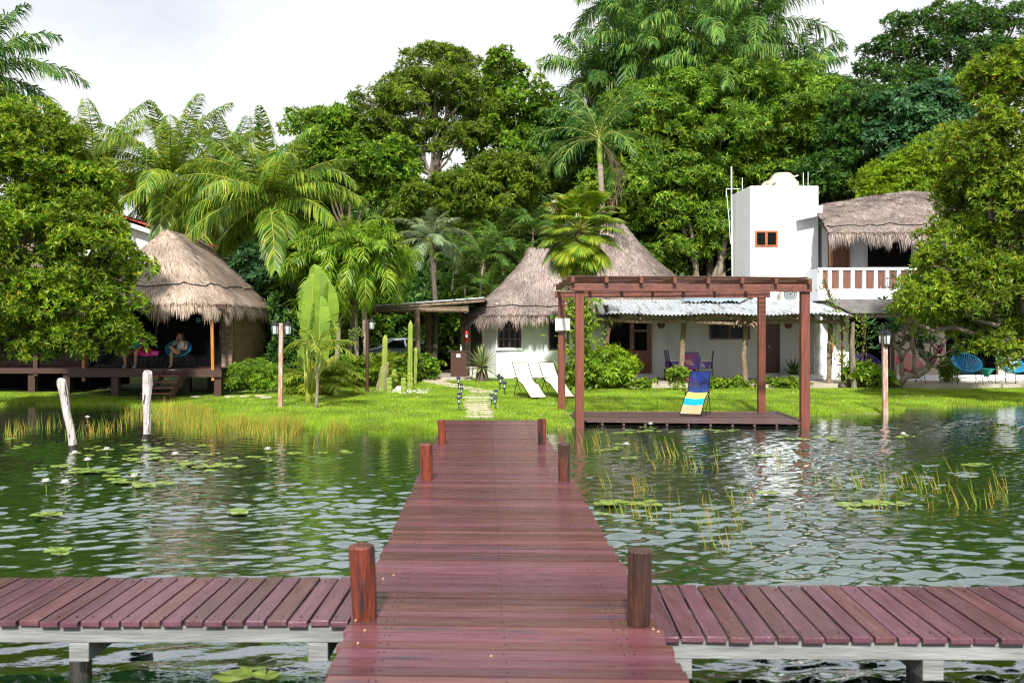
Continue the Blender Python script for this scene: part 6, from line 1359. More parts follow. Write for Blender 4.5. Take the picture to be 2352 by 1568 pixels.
# ---------------------------------------------------------------- lilies and rushes in the water
rg = np.random.default_rng(44)
def padmesh(r_, seed):
    g = np.random.default_rng(seed); n = 26; th = np.linspace(.12, 2 * np.pi - .12, n); rr = r_ * (1 + .04 * g.normal(size=n)); a0 = g.uniform(0, 6.28); mb = MB()
    V = [(0, 0, .0)] + [(rr[i] * math.cos(th[i] + a0), rr[i] * math.sin(th[i] + a0), .006 + .006 * math.sin(3 * th[i])) for i in range(n)]
    mb.add(V, [(0, i, i + 1) for i in range(1, n)]); return mb
protos = [padmesh(1, s_) for s_ in range(5)]; pm_ = []
CL = [(330, 1045, 200, 24, 34, 'in the large left patch'), (190, 1085, 120, 16, 14, 'nearer the camera left of the white post reflections'), (480, 1068, 95, 16, 14, 'in the middle of the left water'), (330, 1112, 110, 12, 9, 'in the front row of the left patch'), (620, 1048, 60, 12, 7, 'below the white flower left of the pier'), (770, 1042, 60, 6, 3, 'close to the left of the pier'),
      (560, 1182, 20, 4, 2, 'alone in mid water left of the pier'), (110, 1188, 70, 8, 4, 'in the left foreground water'), (100, 1270, 40, 8, 3, 'lowest at the far left water'), (40, 1030, 40, 20, 4, 'among the left reeds'), (540, 965, 90, 5, 6, 'between the left reeds'),
      (1410, 1162, 70, 13, 12, 'beside the pier right of its middle posts'), (1480, 992, 100, 6, 14, 'along the front of the platform'), (1640, 992, 80, 5, 7, 'off the middle of the platform'), (1850, 1008, 70, 6, 6, 'off the right corner of the platform'), (1745, 1052, 40, 5, 3, 'around the white flower in the right water'), (1990, 1165, 90, 10, 9, 'in the right mid water patch'), (2080, 1006, 36, 3, 4, 'round the far right flower'), (1420, 1035, 60, 14, 6, 'just right of the pier end'), (1760, 1134, 26, 4, 1, 'alone in the right water'), (2250, 1070, 60, 4, 3, 'at the far right water')]
first = True
meshes = []
for k, pr in enumerate(protos):
    o = pr.build('lily_pad', M['pad']); meshes.append(o.data); bpy.data.objects.remove(o)
def addpad(a, b_, r_, lab, grp):
    Y = E * F / (b_ - HY); me = meshes[int(rg.integers(0, 5))]; o = bpy.data.objects.new('lily_pad', me); COL.objects.link(o)
    o.location = ((a - CX) / F * Y, Y, .020 + rg.uniform(0, .012)); o.rotation_euler = (rg.normal(0, .02), rg.normal(0, .02), rg.uniform(0, 6.28)); o.scale = (r_, r_, 1); tag(o, lab, 'lily pad', grp)
for (cx_, cy_, rx, ry, n, wh) in CL:
    for i in range(n):
        a = cx_ + rg.normal(0, .5) * rx; b_ = cy_ + rg.normal(0, .5) * ry; addpad(a, b_, (r_ := rg.uniform(.075, .145)), '%s lily pad, %s of those %s' % ('small' if r_ < .1 else 'broad' if r_ > .125 else 'middling', ('far ' if b_ < cy_ else 'near ') + ('left' if a < cx_ - rx * .3 else 'right' if a > cx_ + rx * .3 else 'middle'), wh), 'lily pads ' + wh)
for a, b_, r_, lb in [(592, 1535, .115, 'rearmost of the three bright lily pads by the pier foot'), (538, 1562, .12, 'left of the three bright lily pads at the bottom edge'), (610, 1559, .085, 'smallest bright lily pad, right at the bottom edge')]: addpad(a, b_, r_, lb, 'bright lily pads at the bottom edge')
def flower(a, b_, lab, h=.10):
    Y = E * F / (b_ + h * 60 - HY); p_ = np.array(((a - CX) / F * Y, Y, h)); t_ = thing('water_lily', lab, 'water lily', (p_[0], p_[1], 0), 'white water lily flowers')
    mb = MB()
    for ring, (n, el, L) in enumerate([(9, .35, .085), (8, .8, .08), (6, 1.15, .07)]):
        az = np.arange(n) / n * 6.28 + ring * .4; D_ = np.stack([np.cos(az) * math.cos(el), np.sin(az) * math.cos(el), np.full(n, math.sin(el))], 1); mb.leaves(np.repeat(p_[None], n, 0), D_, np.stack([-np.cos(az), -np.sin(az), np.full(n, 1.)], 1), L, .028, lift=.05)
    mb.build('petals', M['petal'], t_); MB().lathe([(.003, 0), (.014, .01), (.016, .035), (.003, .04)], p_, 8).build('stamens', M['petaly'], t_); MB().tube([(p_[0] + .02, p_[1], -.1), p_], .006, 5).build('stalk', M['rachisg'], t_)
for a, b_, lb in [(245, 1042, 'white water lily standing tallest in the left patch'), (201, 1068, 'white water lily on a bent stalk near the leaning post'), (171, 1051, 'small white water lily right below the leaning white post'), (105, 1120, 'white water lily lowest at far left'), (149, 1123, 'half open bud next to the lowest left lily'), (308, 1108, 'large white and yellow water lily nearest the camera on the left'), (402, 1054, 'white water lily in the middle of the left pads'), (615, 1042, 'white water lily on a stalk nearest the pier on the left'),
                  (201, 964, 'small white water lily among the left reeds'), (1494, 980, 'white water lily right in front of the platform edge'), (1439, 1030, 'small white water lily just right of the pier end'), (1793, 1045, 'white water lily among rushes in the right water'), (2075, 1005, 'white water lily near the right lamp post')]: flower(a, b_, lb)
RC = [(1519, 1051, 60, 'left of the lilies below the platform'), (1593, 1078, 40, 'right behind the platform rush clump'), (1482, 1126, 40, 'near the pier edge, tallest'), (1419, 1184, 24, 'next to the pads by the pier'), (1516, 1188, 20, 'right of the pads by the pier'), (1643, 1205, 30, 'in the centre of the right water'), (1680, 1250, 20, 'lowest in the right water'), (1800, 1074, 22, 'around the right white flower'), (1958, 1118, 70, 'in the dense middle of the right water'), (2102, 1122, 60, 'leaning, second from the right'), (2243, 1157, 50, 'far right and lowest'), (2330, 1130, 24, 'cut by the right edge'), (2314, 989, 24, 'in the shade at the far right bank'), (2016, 1167, 18, 'thin, over the right pads'), (1709, 1155, 24, 'thin, left of the bright reflections'), (2214, 1093, 16, 'thin, behind the far right clump'), (1350, 1015, 30, 'at the platform left corner post'), (1385, 1040, 24, 'between pier and platform'), (1866, 1180, 8, 'very thin, mid right water')]
for i, (a, b_, n, wh) in enumerate(RC):
    Y = E * F / (b_ - HY); x = (a - CX) / F * Y; sp_ = .16 + n * .0025; xs_ = x + rg.normal(0, sp_, n); ys_ = Y + rg.normal(0, sp_ * .7, n)
    n = max(4, int(n * .42)); xs_, ys_ = xs_[:n], ys_[:n]; P = np.stack([xs_, ys_, np.full(n, -.05)], 1); D_ = nrm(np.stack([rg.normal(-.26, .13, n), rg.normal(0, .1, n), np.ones(n)], 1)); L = rg.uniform(.14, .38, n) * (1.0 if Y < 14 else 1.2)
    mb = MB().straps(P, D_, np.tile([1., 0, 0], (n, 1)), L, .0075, hang=.0, tip=.3, w0=1)
    tag(mb.build('rush_clump', M['reed'], org=(x, Y, 0)), 'clump of orange and green rushes ' + wh, 'rushes', 'rush clumps in the right hand water')

# ================================================================ furniture, lamps, posts, people
# bleached posts standing in the water
for (xb, yb, xt, yt, r0, r1, lb, sd) in [(170, 1035, 141, 871, .066, .075, 'bleached cracked wooden post leaning left in the water', 1), (337, 1009, 339, 852, .072, .085, 'bleached cracked wooden post standing upright in the water', 2)]:
    Y = E * F / (yb - HY); a, b_ = W(xb, yb, Y), W(xt, yt, Y); d = b_ - a; rg = np.random.default_rng(sd)
    q = np.array([-.6, 0, .08, .3, .55, .8, .97, 1.0])[:, None]; P = a + d * q + rg.normal(0, .012, (8, 3)) * [1, 1, 0]
    t_ = thing('weathered_post', lb, 'post', a); rr = np.array([r0, r0, r0 * 1.02, r0 * .95, r0 * .98, r1, r1 * 1.08, r1 * .8])
    MB().tube(P[2:], rr[2:], 14, lump=.07, rng=rg).build('shaft', M['whitepost'], t_)
    MB().tube(P[:3], rr[:3] * 1.01, 14, lump=.03, rng=rg).build('wet_foot', M['pile'], t_)

# lanterns
def lantern(parent, c, s=1.0, arm=None):
    c = np.array(c, float); b = MB()
    b.lathe([(.02 * s, -.19 * s), (.05 * s, -.17 * s), (.085 * s, -.14 * s), (.085 * s, -.125 * s)], c, 6); b.lathe([(.115 * s, .10 * s), (.12 * s, .115 * s), (.07 * s, .18 * s), (.035 * s, .205 * s), (.03 * s, .225 * s), (.012 * s, .23 * s), (.016 * s, .26 * s), (.002, .285 * s)], c, 6)
    for k in range(6):
        a = k * math.pi / 3; b.sticks([c + [.082 * s * math.cos(a), .082 * s * math.sin(a), -.13 * s]], [c + [.105 * s * math.cos(a), .105 * s * math.sin(a), .105 * s]], .007 * s, .007 * s)
    h = b.build('lantern', M['iron'], parent)
    MB().lathe([(.074 * s, -.125 * s), (.094 * s, .10 * s)], c, 6).build('glass', M['lampglass'], h)
    if arm is not None: MB().tube(arm, .012 * s, 6).build('arm', M['iron'], parent)
Y = 25.3; p0 = W(644, 965, Y); p0[2] = -.1; pt = W(646, 742, Y); L1 = thing('lamp_post', 'slim flaking reddish wooden lamp post carrying two black lanterns', 'lamp post', p0)
MB().beam(p0, pt, .10, .10, up=(0, 1, 0)).build('post', M['lamppost'], L1, bevel=.006)
for a in (631.5, 661): 
    c = W(a, 756, Y - .05); lantern(L1, c, .95, [W(646, 772, Y), W(646 + (a - 646) * .5, 774, Y), W(a, 768, Y - .05) - [0, 0, .03], c - [0, 0, .15]])
Y = G(843, 901)[1]; p0 = W(843, 903, Y); pt = W(844, 733, Y); L2 = thing('lamp_post', 'thin dark iron pole with one lantern in front of the carport', 'lamp post', p0)
MB().tube([p0, pt], .055, 10).build('post', flat('rusty_iron', (.07, .025, .02)), L2); c = W(854, 746, Y); lantern(L2, c, .95, [W(845, 742, Y), W(850, 738, Y), c + [0, 0, .2]])
Y = 24.9; p0 = W(2033, 951, Y); p0[2] = -.15; pt = W(2032, 770, Y); L3 = thing('lamp_post', 'flaking orange wooden lamp post with a lantern at the right waterside', 'lamp post', p0)
MB().beam(p0, pt, .12, .11, up=(0, 1, 0)).build('post', M['lamppost'], L3, bevel=.006)
c = W(2038, 778, Y - .12); lantern(L3, c, 1.0, [W(2033, 790, Y), W(2037, 791, Y - .1), c - [0, 0, .16]]); c = W(2026, 777, Y + .12); lantern(L3, c, .9, [W(2032, 790, Y), c - [0, 0, .16]])

# solar garden lights
SL = [(1053, 865, 895, 'farthest of the left row'), (1060, 880, 905, 'second farthest of the left row'), (1060, 891.5, 915, 'middle of the left row'), (1054.5, 903, 929, 'second nearest of the left row'), (1054, 914, 941, 'nearest of the left row'),
      (1146.5, 863, 897, 'leaning, farthest on the right side'), (1158.7, 875.5, 908, 'outermost on the right side towards the loungers'), (1139, 894, 922, 'middle of the right side'), (1129.5, 907, 933, 'nearest but one on the right side'), (1137, 914, 941, 'nearest on the right side')]
def solar():
    t_ = thing('garden_light', 'x', 'garden light', (0, 0, 0))
    MB().lathe([(.008, -.05), (.012, .02), (.012, .15), (.03, .17), (.038, .19), (.038, .2)], (0, 0, 0), 10).build('stake', M['bluemetal'], t_)
    MB().lathe([(.030, .2), (.033, .3)], (0, 0, 0), 12).build('glass', M['lampglass'], t_)
    mb = MB()
    for k in range(6): a = k * math.pi / 3; mb.sticks([(.037 * math.cos(a), .037 * math.sin(a), .2)], [(.04 * math.cos(a), .04 * math.sin(a), .305)], .004, .004)
    mb.build('cage', M['bluemetal'], t_)
    MB().lathe([(.03, .30), (.075, .305), (.078, .315), (.05, .345), (.02, .355), (.002, .357)], (0, 0, 0), 16).build('cap', M['bluemetal'], t_)
    return t_
sp_ = solar()
for i, (a, yt, yb, lb) in enumerate(SL):
    o = sp_ if i == 0 else copy_tree(sp_); b_ = G(a, yb); h = (yb - yt) / F * b_[1]
    place(o, b_, rz=i * .7, s=max(.9, h / .357), label='small dark solar garden light by the path, ' + lb, cat='garden light', group='solar garden lights beside the path')
    if i == 5: o.rotation_euler = (0, .14, 0)

# folding loungers
def lounger(label, loc, rz, s, bands, arms=True):
    t_ = thing('folding_lounger', label, 'lounger', (0, 0, 0)); w_ = .25
    prof = [(.58, 1.02), (.18, .52), (-.26, .40), (-.90, .06)]
    def panel(name, a, b_, mat_, q0=0.0, q1=1.0, cords=True):
        a, b_ = np.array((0, *prof[a])), np.array((0, *prof[b_])); p, q = a + (b_ - a) * q0, a + (b_ - a) * q1; mb = MB(); n = 5; pts = []
        for i in range(n + 1):
            c = p + (q - p) * i / n; sag = -.03 * math.sin(math.pi * i / n) if not cords else 0
            pts.append([c + [-w_ + .01, 0, sag], c + [0, 0, sag - .012], c + [w_ - .01, 0, sag]])
        if not cords: mb.grid(pts)
        else:
            L = np.linalg.norm(q - p); m = int(L / .02)
            for i in range(m):
                c = p + (q - p) * (i + .5) / m; mb.tube([c + [-w_, 0, 0], c + [0, 0, -.02], c + [w_, 0, 0]], .0075, 4, caps=False)
        return mb.build(name, M[mat_], t_)
    for bnd in bands: panel(*bnd)
    fr = MB()
    for sg in (-1, 1):
        fr.tube([(sg * w_, y, z) for y, z in prof], .012, 6)
        fr.tube([(sg * (w_ + .02), .42, .0), (sg * (w_ + .04), .02, .55)], .010, 6); fr.tube([(sg * (w_ + .02), -.34, .0), (sg * (w_ + .04), .12, .55)], .010, 6)
        fr.tube([(sg * (w_ + .02), .42, .02), (sg * (w_ + .02), -.34, .02)], .008, 5)
        MB().beam((sg * (w_ + .06), -.16, .57), (sg * (w_ + .06), .24, .58), .055, .022).build('armrest', M['armwood'], t_, bevel=.006)
    fr.tube([(-w_, *prof[0]), (w_, *prof[0])], .012, 6); fr.tube([(-w_, *prof[3]), (w_, *prof[3])], .012, 6); fr.tube([(-w_ - .02, -.34, .02), (w_ + .02, -.34, .02)], .008, 5); fr.tube([(-w_ - .02, .42, .02), (w_ + .02, .42, .02)], .008, 5)
    fr.build('frame', M['iron'], t_)
    t_.location = tuple(loc); t_.rotation_euler = (0, 0, rz); t_.scale = (s, s, s); return t_
iv = [('back_sling', 0, 1, 'ivory', 0, 1, False), ('seat_sling', 1, 2, 'ivory', 0, 1, False), ('leg_sling', 2, 3, 'ivory', 0, 1, False)]
a = G(1211, 913); lounger('ivory folding lounger on the lawn, nearer the path', a + [0, .0, 0], R(21), .98, iv)
a = G(1273, 912); lounger('ivory folding lounger on the lawn, partly behind the pergola post', a, R(23), .98, iv)
a = W(1600, 943, 23.9); a[2] = ZP; lounger('striped cord lounger in navy, yellow, turquoise and tan on the platform', a, R(-20), .98,
    [('back_cords', 0, 1, 'navy', 0, 1, True), ('seat_cords', 1, 2, 'yellow', 0, 1, True), ('upper_leg_cords', 2, 3, 'sky', 0, .42, True), ('lower_leg_cords', 2, 3, 'tan', .42, 1, True)])

# round cord chairs
def cordchair(label, loc, rz, mat_, s=1.0, group=None):
    t_ = thing('round_cord_chair', label, 'chair', (0, 0, 0), group)
    n = 44; th = np.linspace(0, 2 * np.pi, n, endpoint=False)
    # rim tilts up towards the back (+y)
    rim = np.stack([.38 * np.cos(th), .36 * np.sin(th) + .02, .60 + .24 * np.sin(th)], 1)
    hub = np.stack([.13 * np.cos(th), .05 + .12 * np.sin(th), .335 + .03 * np.sin(th)], 1); midp = (rim * .45 + hub * .55) - [0, 0, .035]
    mb = MB()
    for i in range(n): mb.tube([rim[i], midp[i], hub[i]], [.013, .010, .006], 4, caps=False)
    mb.tube(np.vstack([rim, rim[:1]]), .017, 6, caps=False); mb.tube(np.vstack([hub, hub[:1]]), .012, 6, caps=False); mb.build('cord_seat', M[mat_], t_)
    fr = MB()
    for sg in (-1, 1):
        fr.tube([(sg * .30, -.16, .44), (sg * .34, -.26, .0), (sg * .22, -.05, .16), (sg * .32, .24, .0), (sg * .30, .22, .62)], .010, 6)
    fr.tube([(-.30, -.16, .42), (0, -.1, .33), (.30, -.16, .42)], .010, 6); fr.tube([(-.24, -.05, .16), (.24, -.05, .16)], .008, 5)
    fr.build('legs', M['iron'], t_); t_.location = tuple(loc); t_.rotation_euler = (0, 0, rz); t_.scale = (s, s, s); return t_
FT_ = ZPF - .02
def onfl(px, py, z=FT_): Y = (E - z) * F / (py - HY); return np.array(((px - CX) / F * Y, Y, z))
cordchair('round pink cord chair on the terrace behind the frangipani', onfl(2090, 880), R(8), 'pink', 1.18)
cordchair('dark purple round cord chair in the shade left of the lamp post', onfl(1992, 879), R(5), 'purple', 1.2)
cordchair('bright blue round cord chair on the right terrace', onfl(2221, 881.5), R(-6), 'blue', 1.22)
cordchair('blue round cord chair at the far right half behind leaves', onfl(2322, 881.5), R(10), 'blue', 1.18)
b_ = onfl(2266, 881); t_ = thing('cord_table', 'small green cord side table between the two blue chairs', 'table', b_)
mb = MB(); th = np.linspace(0, 2 * np.pi, 30, endpoint=False)
for a in th: mb.tube([b_ + [.26 * math.cos(a), .26 * math.sin(a), .50], b_ + [.06 * math.cos(a), .06 * math.sin(a), .25]], .008, 4, caps=False)
mb.tube([b_ + [.26 * math.cos(a), .26 * math.sin(a), .50] for a in np.append(th, 0)], .014, 5, caps=False); mb.build('cord_bowl', M['green'], t_)
mb = MB()
for k in range(3): a = k * 2.094 + .5; mb.tube([b_ + [0, 0, .30], b_ + [.30 * math.cos(a), .22 * math.sin(a), .0]], .009, 5)
mb.build('legs', M['iron'], t_)
# hut deck: chair, table, cloth
HY_ = 30.85
def ondk(px, Y=HY_): return np.array(((px - CX) / F * Y, Y, FH))
CHP = ondk(409, 30.75); cordchair('blue round cord chair on the hut deck that the woman sits in', CHP, R(8), 'blue', 1.0)
tb = ondk(343, 30.6); t_ = thing('cord_table', 'bright magenta cord table on the hut deck', 'table', tb)
mb = MB().box(tb + [0, 0, .49], (.70, .42, .02)); 
for i in range(27): x = -.335 + i * .0257; mb.tube([tb + [x, -.215, .51], tb + [x, -.215, .38]], .010, 4)
mb.box(tb + [-.27, -.215, .445], (.13, .02, .14)); mb.box(tb + [.26, -.215, .445], (.18, .02, .14)); mb.beam(tb + [-.35, -.215, .38], tb + [.35, -.215, .38], .02, .02); mb.build('cord_top', M['magenta'], t_)
mb = MB()
for sx in (-1, 1):
    for sy in (-1, 1): mb.tube([tb + [sx * .33, sy * .19, .48], tb + [sx * .33, sy * .19, 0]], .008, 5)
    mb.tube([tb + [sx * .33, -.19, .40], tb + [-sx * .05 * 0 + sx * .0 - .18 * sx, -.19, 0]], .006, 4)
mb.build('legs', M['iron'], t_)
rg = np.random.default_rng(5); n = 15; Gd = np.zeros((n, n, 3))
for i in range(n):
    for j in range(n):
        u, v = (i / (n - 1) - .5) * 2, (j / (n - 1) - .5) * 2; q = max(0, 1 - (u * u + v * v) ** .5 / 1.25)
        Gd[i, j] = tb + [u * .23 - .10, v * .15, .512 + .13 * q * (.6 + .5 * math.sin(u * 7 + 2 * v) ** 2) + .02 * rg.random()]
o = MB().grid(Gd).build('red_cloth', M['red'], org=tb + [0, 0, .5], smooth=False); tag(o, 'crumpled bright red cloth lying on the magenta table', 'cloth')

# purple dining set on the porch
PY = 35.3; pf = lambda px, Y=PY: np.array(((px - CX) / F * Y, Y, ZPF))
def armchair(label, loc, rz, fl=1):
    t_ = thing('cord_armchair', label, 'chair', (0, 0, 0), 'purple cord armchairs at the porch table'); fr = MB(); c = MB()
    for sg in (-1, 1):
        fr.tube([(-.22, sg * .24, 0), (-.20, sg * .24, .62), (.22, sg * .24, .64), (.26, sg * .24, 0)], .012, 6)
        fr.tube([(.20, sg * .22, .42), (.27, sg * .22, .98)], .012, 6)
    fr.tube([(.27, -.22, .98), (.27, .22, .98)], .012, 6); fr.tube([(-.22, -.24, .40), (-.22, .24, .40)], .01, 6)
    fr.build('frame', M['iron'], t_)
    for i in range(16): x = -.22 + i * .028; c.tube([(x, -.24, .42), (x, .24, .42)], .011, 4)
    for i in range(18): z = .45 + i * .031; c.tube([(.205 + (z - .42) * .12, -.22, z), (.205 + (z - .42) * .12, .22, z)], .011, 4)
    c.build('cord_seat', M['purple'], t_)
    p_ = MB()
    for sg in (-1, 1):
        V = [(-.2, sg * .245, .62), (.2, sg * .245, .63), (.10, sg * .245, .44), (-.08, sg * .245, .44)]; p_.add(V + [(a, b_ + sg * .012, c_) for a, b_, c_ in V], [(0, 1, 2, 3), (7, 6, 5, 4), (0, 4, 5, 1), (1, 5, 6, 2), (2, 6, 7, 3), (3, 7, 4, 0)])
    p_.build('side_cords', M['purple'], t_)
    w2 = MB()
    for sg in (-1, 1):
        for k in range(3): w2.tube([(-.2 + .05 * k, sg * .26, .61), (-.07 + .03 * k, sg * .26, .45)], .008, 4)
        w2.tube([(-.2, sg * .25, .64), (.22, sg * .25, .655)], .014, 5)
    w2.build('white_trim', M['white'], t_)
    t_.location = tuple(loc); t_.rotation_euler = (0, 0, rz); t_.scale = (1.1, 1.1, 1.1); return t_
armchair('purple and white cord armchair at the left of the porch table', pf(1549), R(180 + 8)); armchair('purple and white cord armchair at the right of the porch table', pf(1619), R(-8))
b_ = pf(1587, 35.5); t_ = thing('woven_table', 'round porch table on a magenta woven cone base', 'table', b_)
mb = MB()
for i in range(36): a = i * 2 * math.pi / 36; mb.tube([b_ + [.27 * math.cos(a), .27 * math.sin(a), 0], b_ + [.15 * math.cos(a), .15 * math.sin(a), .42]], .016, 4)
mb.build('base', M['magenta'], t_); MB().lathe([(.40, .70), (.41, .715), (.40, .73)], b_, 32).build('top', flat('dark_table_glass', (.05, .02, .08), .2), t_); MB().tube([b_ + [0, 0, .4], b_ + [0, 0, .7]], .03, 8).build('stem', M['iron'], t_)
b_ = pf(1587, 34.9); t_ = thing('woven_back_chair', 'chair with a multicoloured woven octagonal back facing the porch table', 'chair', b_)
oc = [(-.30, .50), (-.34, .75), (-.26, 1.02), (.26, 1.02), (.34, .75), (.30, .50)]
MB().prism([(b_[0] + x, b_[2] + z) for x, z in oc], b_[1], b_[1] + .02, axis=1).build('backrest', M['purple'], t_)
mb = MB()
for i in range(9): x = -.26 + i * .06; mb.tube([b_ + [x, -.012, .98], b_ + [x * .3 - .1, -.012, .55]], .008, 4)
mb.build('pink_cords', M['pink'], t_)
mb = MB()
for i in range(5): mb.tube([b_ + [-.28 + i * .05, -.014, .78], b_ + [.0 + i * .04, -.014, .56]], .006, 4)
mb.build('white_cords', M['white'], t_)
MB().tube([b_ + [x, 0, z] for x, z in oc[1:5]], .016, 6).build('rim', M['green'], t_)
mb = MB()
for sx in (-1, 1):
    for sy in (0, .45): mb.tube([b_ + [sx * .26, sy, .5], b_ + [sx * .3, sy + .03 * (1 if sy else -1), 0]], .011, 5)
mb.build('legs', M['iron'], t_); MB().box(b_ + [0, .23, .46], (.52, .44, .03)).build('seat', M['purple'], t_)
b_ = pf(1534, 35.6); t_ = thing('waste_bin', 'black plastic waste bin on the porch by the left purple chair', 'bin', b_)
MB().lathe([(.11, 0), (.14, .34), (.155, .35), (.155, .37), (.13, .37), (.11, .1)], b_, 18).build('bucket', flat('black_plastic', (.02, .02, .025), .4), t_); MB().lathe([(.145, .36), (.16, .40), (.13, .39)], b_, 14).build('liner', M['glass'], t_)

# ---------------------------------------------------------------- people
def skinmesh(verts, edges, rad, mat_, name, parent, sub=2, smooth=True, root=0):
    me = bpy.data.meshes.new('t'); me.from_pydata([tuple(v) for v in verts], edges, []); o = bpy.data.objects.new('t', me); COL.objects.link(o)
    m = o.modifiers.new('s', 'SKIN'); m.use_smooth_shade = True
    for i, r_ in enumerate(rad):
        sv = me.skin_vertices[0].data[i]; sv.radius = (r_, r_) if np.isscalar(r_) else r_; sv.use_root = (i == root)
    s_ = o.modifiers.new('u', 'SUBSURF'); s_.levels = sub; s_.render_levels = sub
    dg = bpy.context.evaluated_depsgraph_get(); dg.update(); res = bpy.data.meshes.new_from_object(o.evaluated_get(dg)); bpy.data.objects.remove(o)
    V = np.empty(len(res.vertices) * 3, np.float32); res.vertices.foreach_get('co', V); Fc = [tuple(p.vertices) for p in res.polygons]
    return V.reshape(-1, 3), Fc
def ellip(mb, c, r_, n=14, m=9, rot=None):
    th = np.linspace(0, 2 * np.pi, n, endpoint=False); ph = np.linspace(-np.pi / 2, np.pi / 2, m)
    Gd = np.stack([np.cos(ph)[:, None] * np.cos(th) * r_[0], np.cos(ph)[:, None] * np.sin(th) * r_[1], np.sin(ph)[:, None] * np.ones(n) * r_[2]], -1)
    if rot is not None: Gd = Gd @ np.array(Euler(rot).to_matrix()).T
    return mb.grid(Gd + np.array(c), closed=True)
def person(label, org, J, cloth, hairlong, head_rot, grip):
    """J: joints (metres, relative to org); one continuous skinned body, hands with five fingers, clothes and hair as children"""
    t_ = thing('person', label, 'person', org); o = np.array(org, float)
    names = ['pelvis', 'waist', 'chest', 'neck', 'head0', 'head1', 'shL', 'elL', 'wrL', 'haL', 'shR', 'elR', 'wrR', 'haR', 'hiL', 'knL', 'cfL', 'anL', 'toL', 'hiR', 'knR', 'cfR', 'anR', 'toR']
    J = dict(J)
    for s_ in 'LR':
        J['cf' + s_] = np.array(J['kn' + s_]) * .68 + np.array(J['an' + s_]) * .32
    rad = dict(pelvis=(.125, .105), waist=(.10, .08), chest=(.115, .09), neck=.045, head0=.062, head1=.085, sh=.046, el=.034, wr=.024, ha=.028, hi=.088, kn=.056, cf=.058, an=.034, to=.026)
    V = [o + np.array(J[n]) for n in names]; ix = {n: i for i, n in enumerate(names)}
    Ed = [(a, b_) for a, b_ in [('pelvis', 'waist'), ('waist', 'chest'), ('chest', 'neck'), ('neck', 'head0'), ('head0', 'head1')] + [(a + s_, b_ + s_) for s_ in 'LR' for a, b_ in [('sh', 'el'), ('el', 'wr'), ('wr', 'ha'), ('hi', 'kn'), ('kn', 'cf'), ('cf', 'an'), ('an', 'to')]] + [('chest', 'shL'), ('chest', 'shR'), ('pelvis', 'hiL'), ('pelvis', 'hiR')]]
    rr = [rad.get(n, rad.get(n[:2])) for n in names]
    VV, FF = skinmesh(V, [(ix[a], ix[b_]) for a, b_ in Ed], rr, None, '', None)
    mb = MB().add(VV, FF); hd = o + np.array(J['head1']); f = np.array((math.sin(head_rot), -math.cos(head_rot), 0.)); sd = np.array((-f[1], f[0], 0.))
    ellip(mb, hd + [0, 0, .0] + f * .012, (.076, .092, .11), rot=(0, 0, head_rot)); mb.tube([hd + f * .09 + [0, 0, .02], hd + f * .118 + [0, 0, -.018], hd + f * .09 + [0, 0, -.03]], [.008, .014, .008], 6)
    ellip(mb, hd + f * .075 + [0, 0, -.085], (.03, .03, .025))
    for sg in (-1, 1): ellip(mb, hd + sd * sg * .078 + [0, 0, -.01], (.012, .02, .03), 8, 6)
    for s_ in 'LR':
        w_, h = o + np.array(J['wr' + s_]), o + np.array(J['ha' + s_]); d = nrm(h - w_); pn = nrm(np.cross(d, grip[s_])); cu = nrm(np.array(grip[s_], float) - d * (d @ np.array(grip[s_], float)))
        for k in range(4):
            L = [.07, .08, .075, .06][k]; b0 = h + pn * (k - 1.5) * .017; m1 = b0 + nrm(d + cu * .35) * L * .5; m2 = m1 + nrm(d + cu * 1.2) * L * .5; mb.tube([b0 - d * .03, b0, m1, m2], [.009, .009, .008, .006], 6)
        b0 = w_ + (h - w_) * .45 - pn * .026; mb.tube([b0, b0 - pn * .025 + d * .025, b0 - pn * .03 + d * .055], [.011, .010, .007], 6)
    body = mb.build('body', M['skin'], t_, smooth=True)
    e_ = MB()
    for sg in (-1, 1): ellip(e_, hd + f * .093 + sd * sg * .03 + [0, 0, .012], (.010, .007, .006), 8, 6)
    e_.build('eyes', M['hair'], body); ellip(MB(), hd, (1, 1, 1)); ellip(m_ := MB(), hd + f * .10 + [0, 0, -.055], (.022, .008, .006), 8, 6, rot=(0, 0, head_rot)); m_.build('mouth', flat('lip', (.32, .09, .07)), body)
    h_ = MB(); ellip(h_, hd - f * .028 + [0, 0, .03], (.092, .095, .10)); 
    if hairlong:
        ellip(h_, hd - f * .06 + [0, 0, -.06], (.07, .05, .12)); ellip(h_, hd - f * .075 + [0, 0, .10], (.045, .045, .04)); h_.tube([hd - f * .03 + sd * .07 + [0, 0, .05], hd - f * .02 + sd * .085 - [0, 0, .04], hd - f * .03 + sd * .075 - [0, 0, .13]], [.02, .022, .008], 6)
    h_.build('hair', M['hair'], t_, smooth=True)
    for (nm, mt, vs, ed, rd) in cloth:
        VV, FF = skinmesh([o + np.array(J[v] if isinstance(v, str) else v) for v in vs], ed, rd, None, '', None); MB().add(VV, FF).build(nm, M[mt], t_, smooth=True)
    return t_, J
wo_ = ondk(407, 30.7) + [0, 0, 0]
mx_ = lambda a, b_, q: tuple(np.array(a) * (1 - q) + np.array(b_) * q)
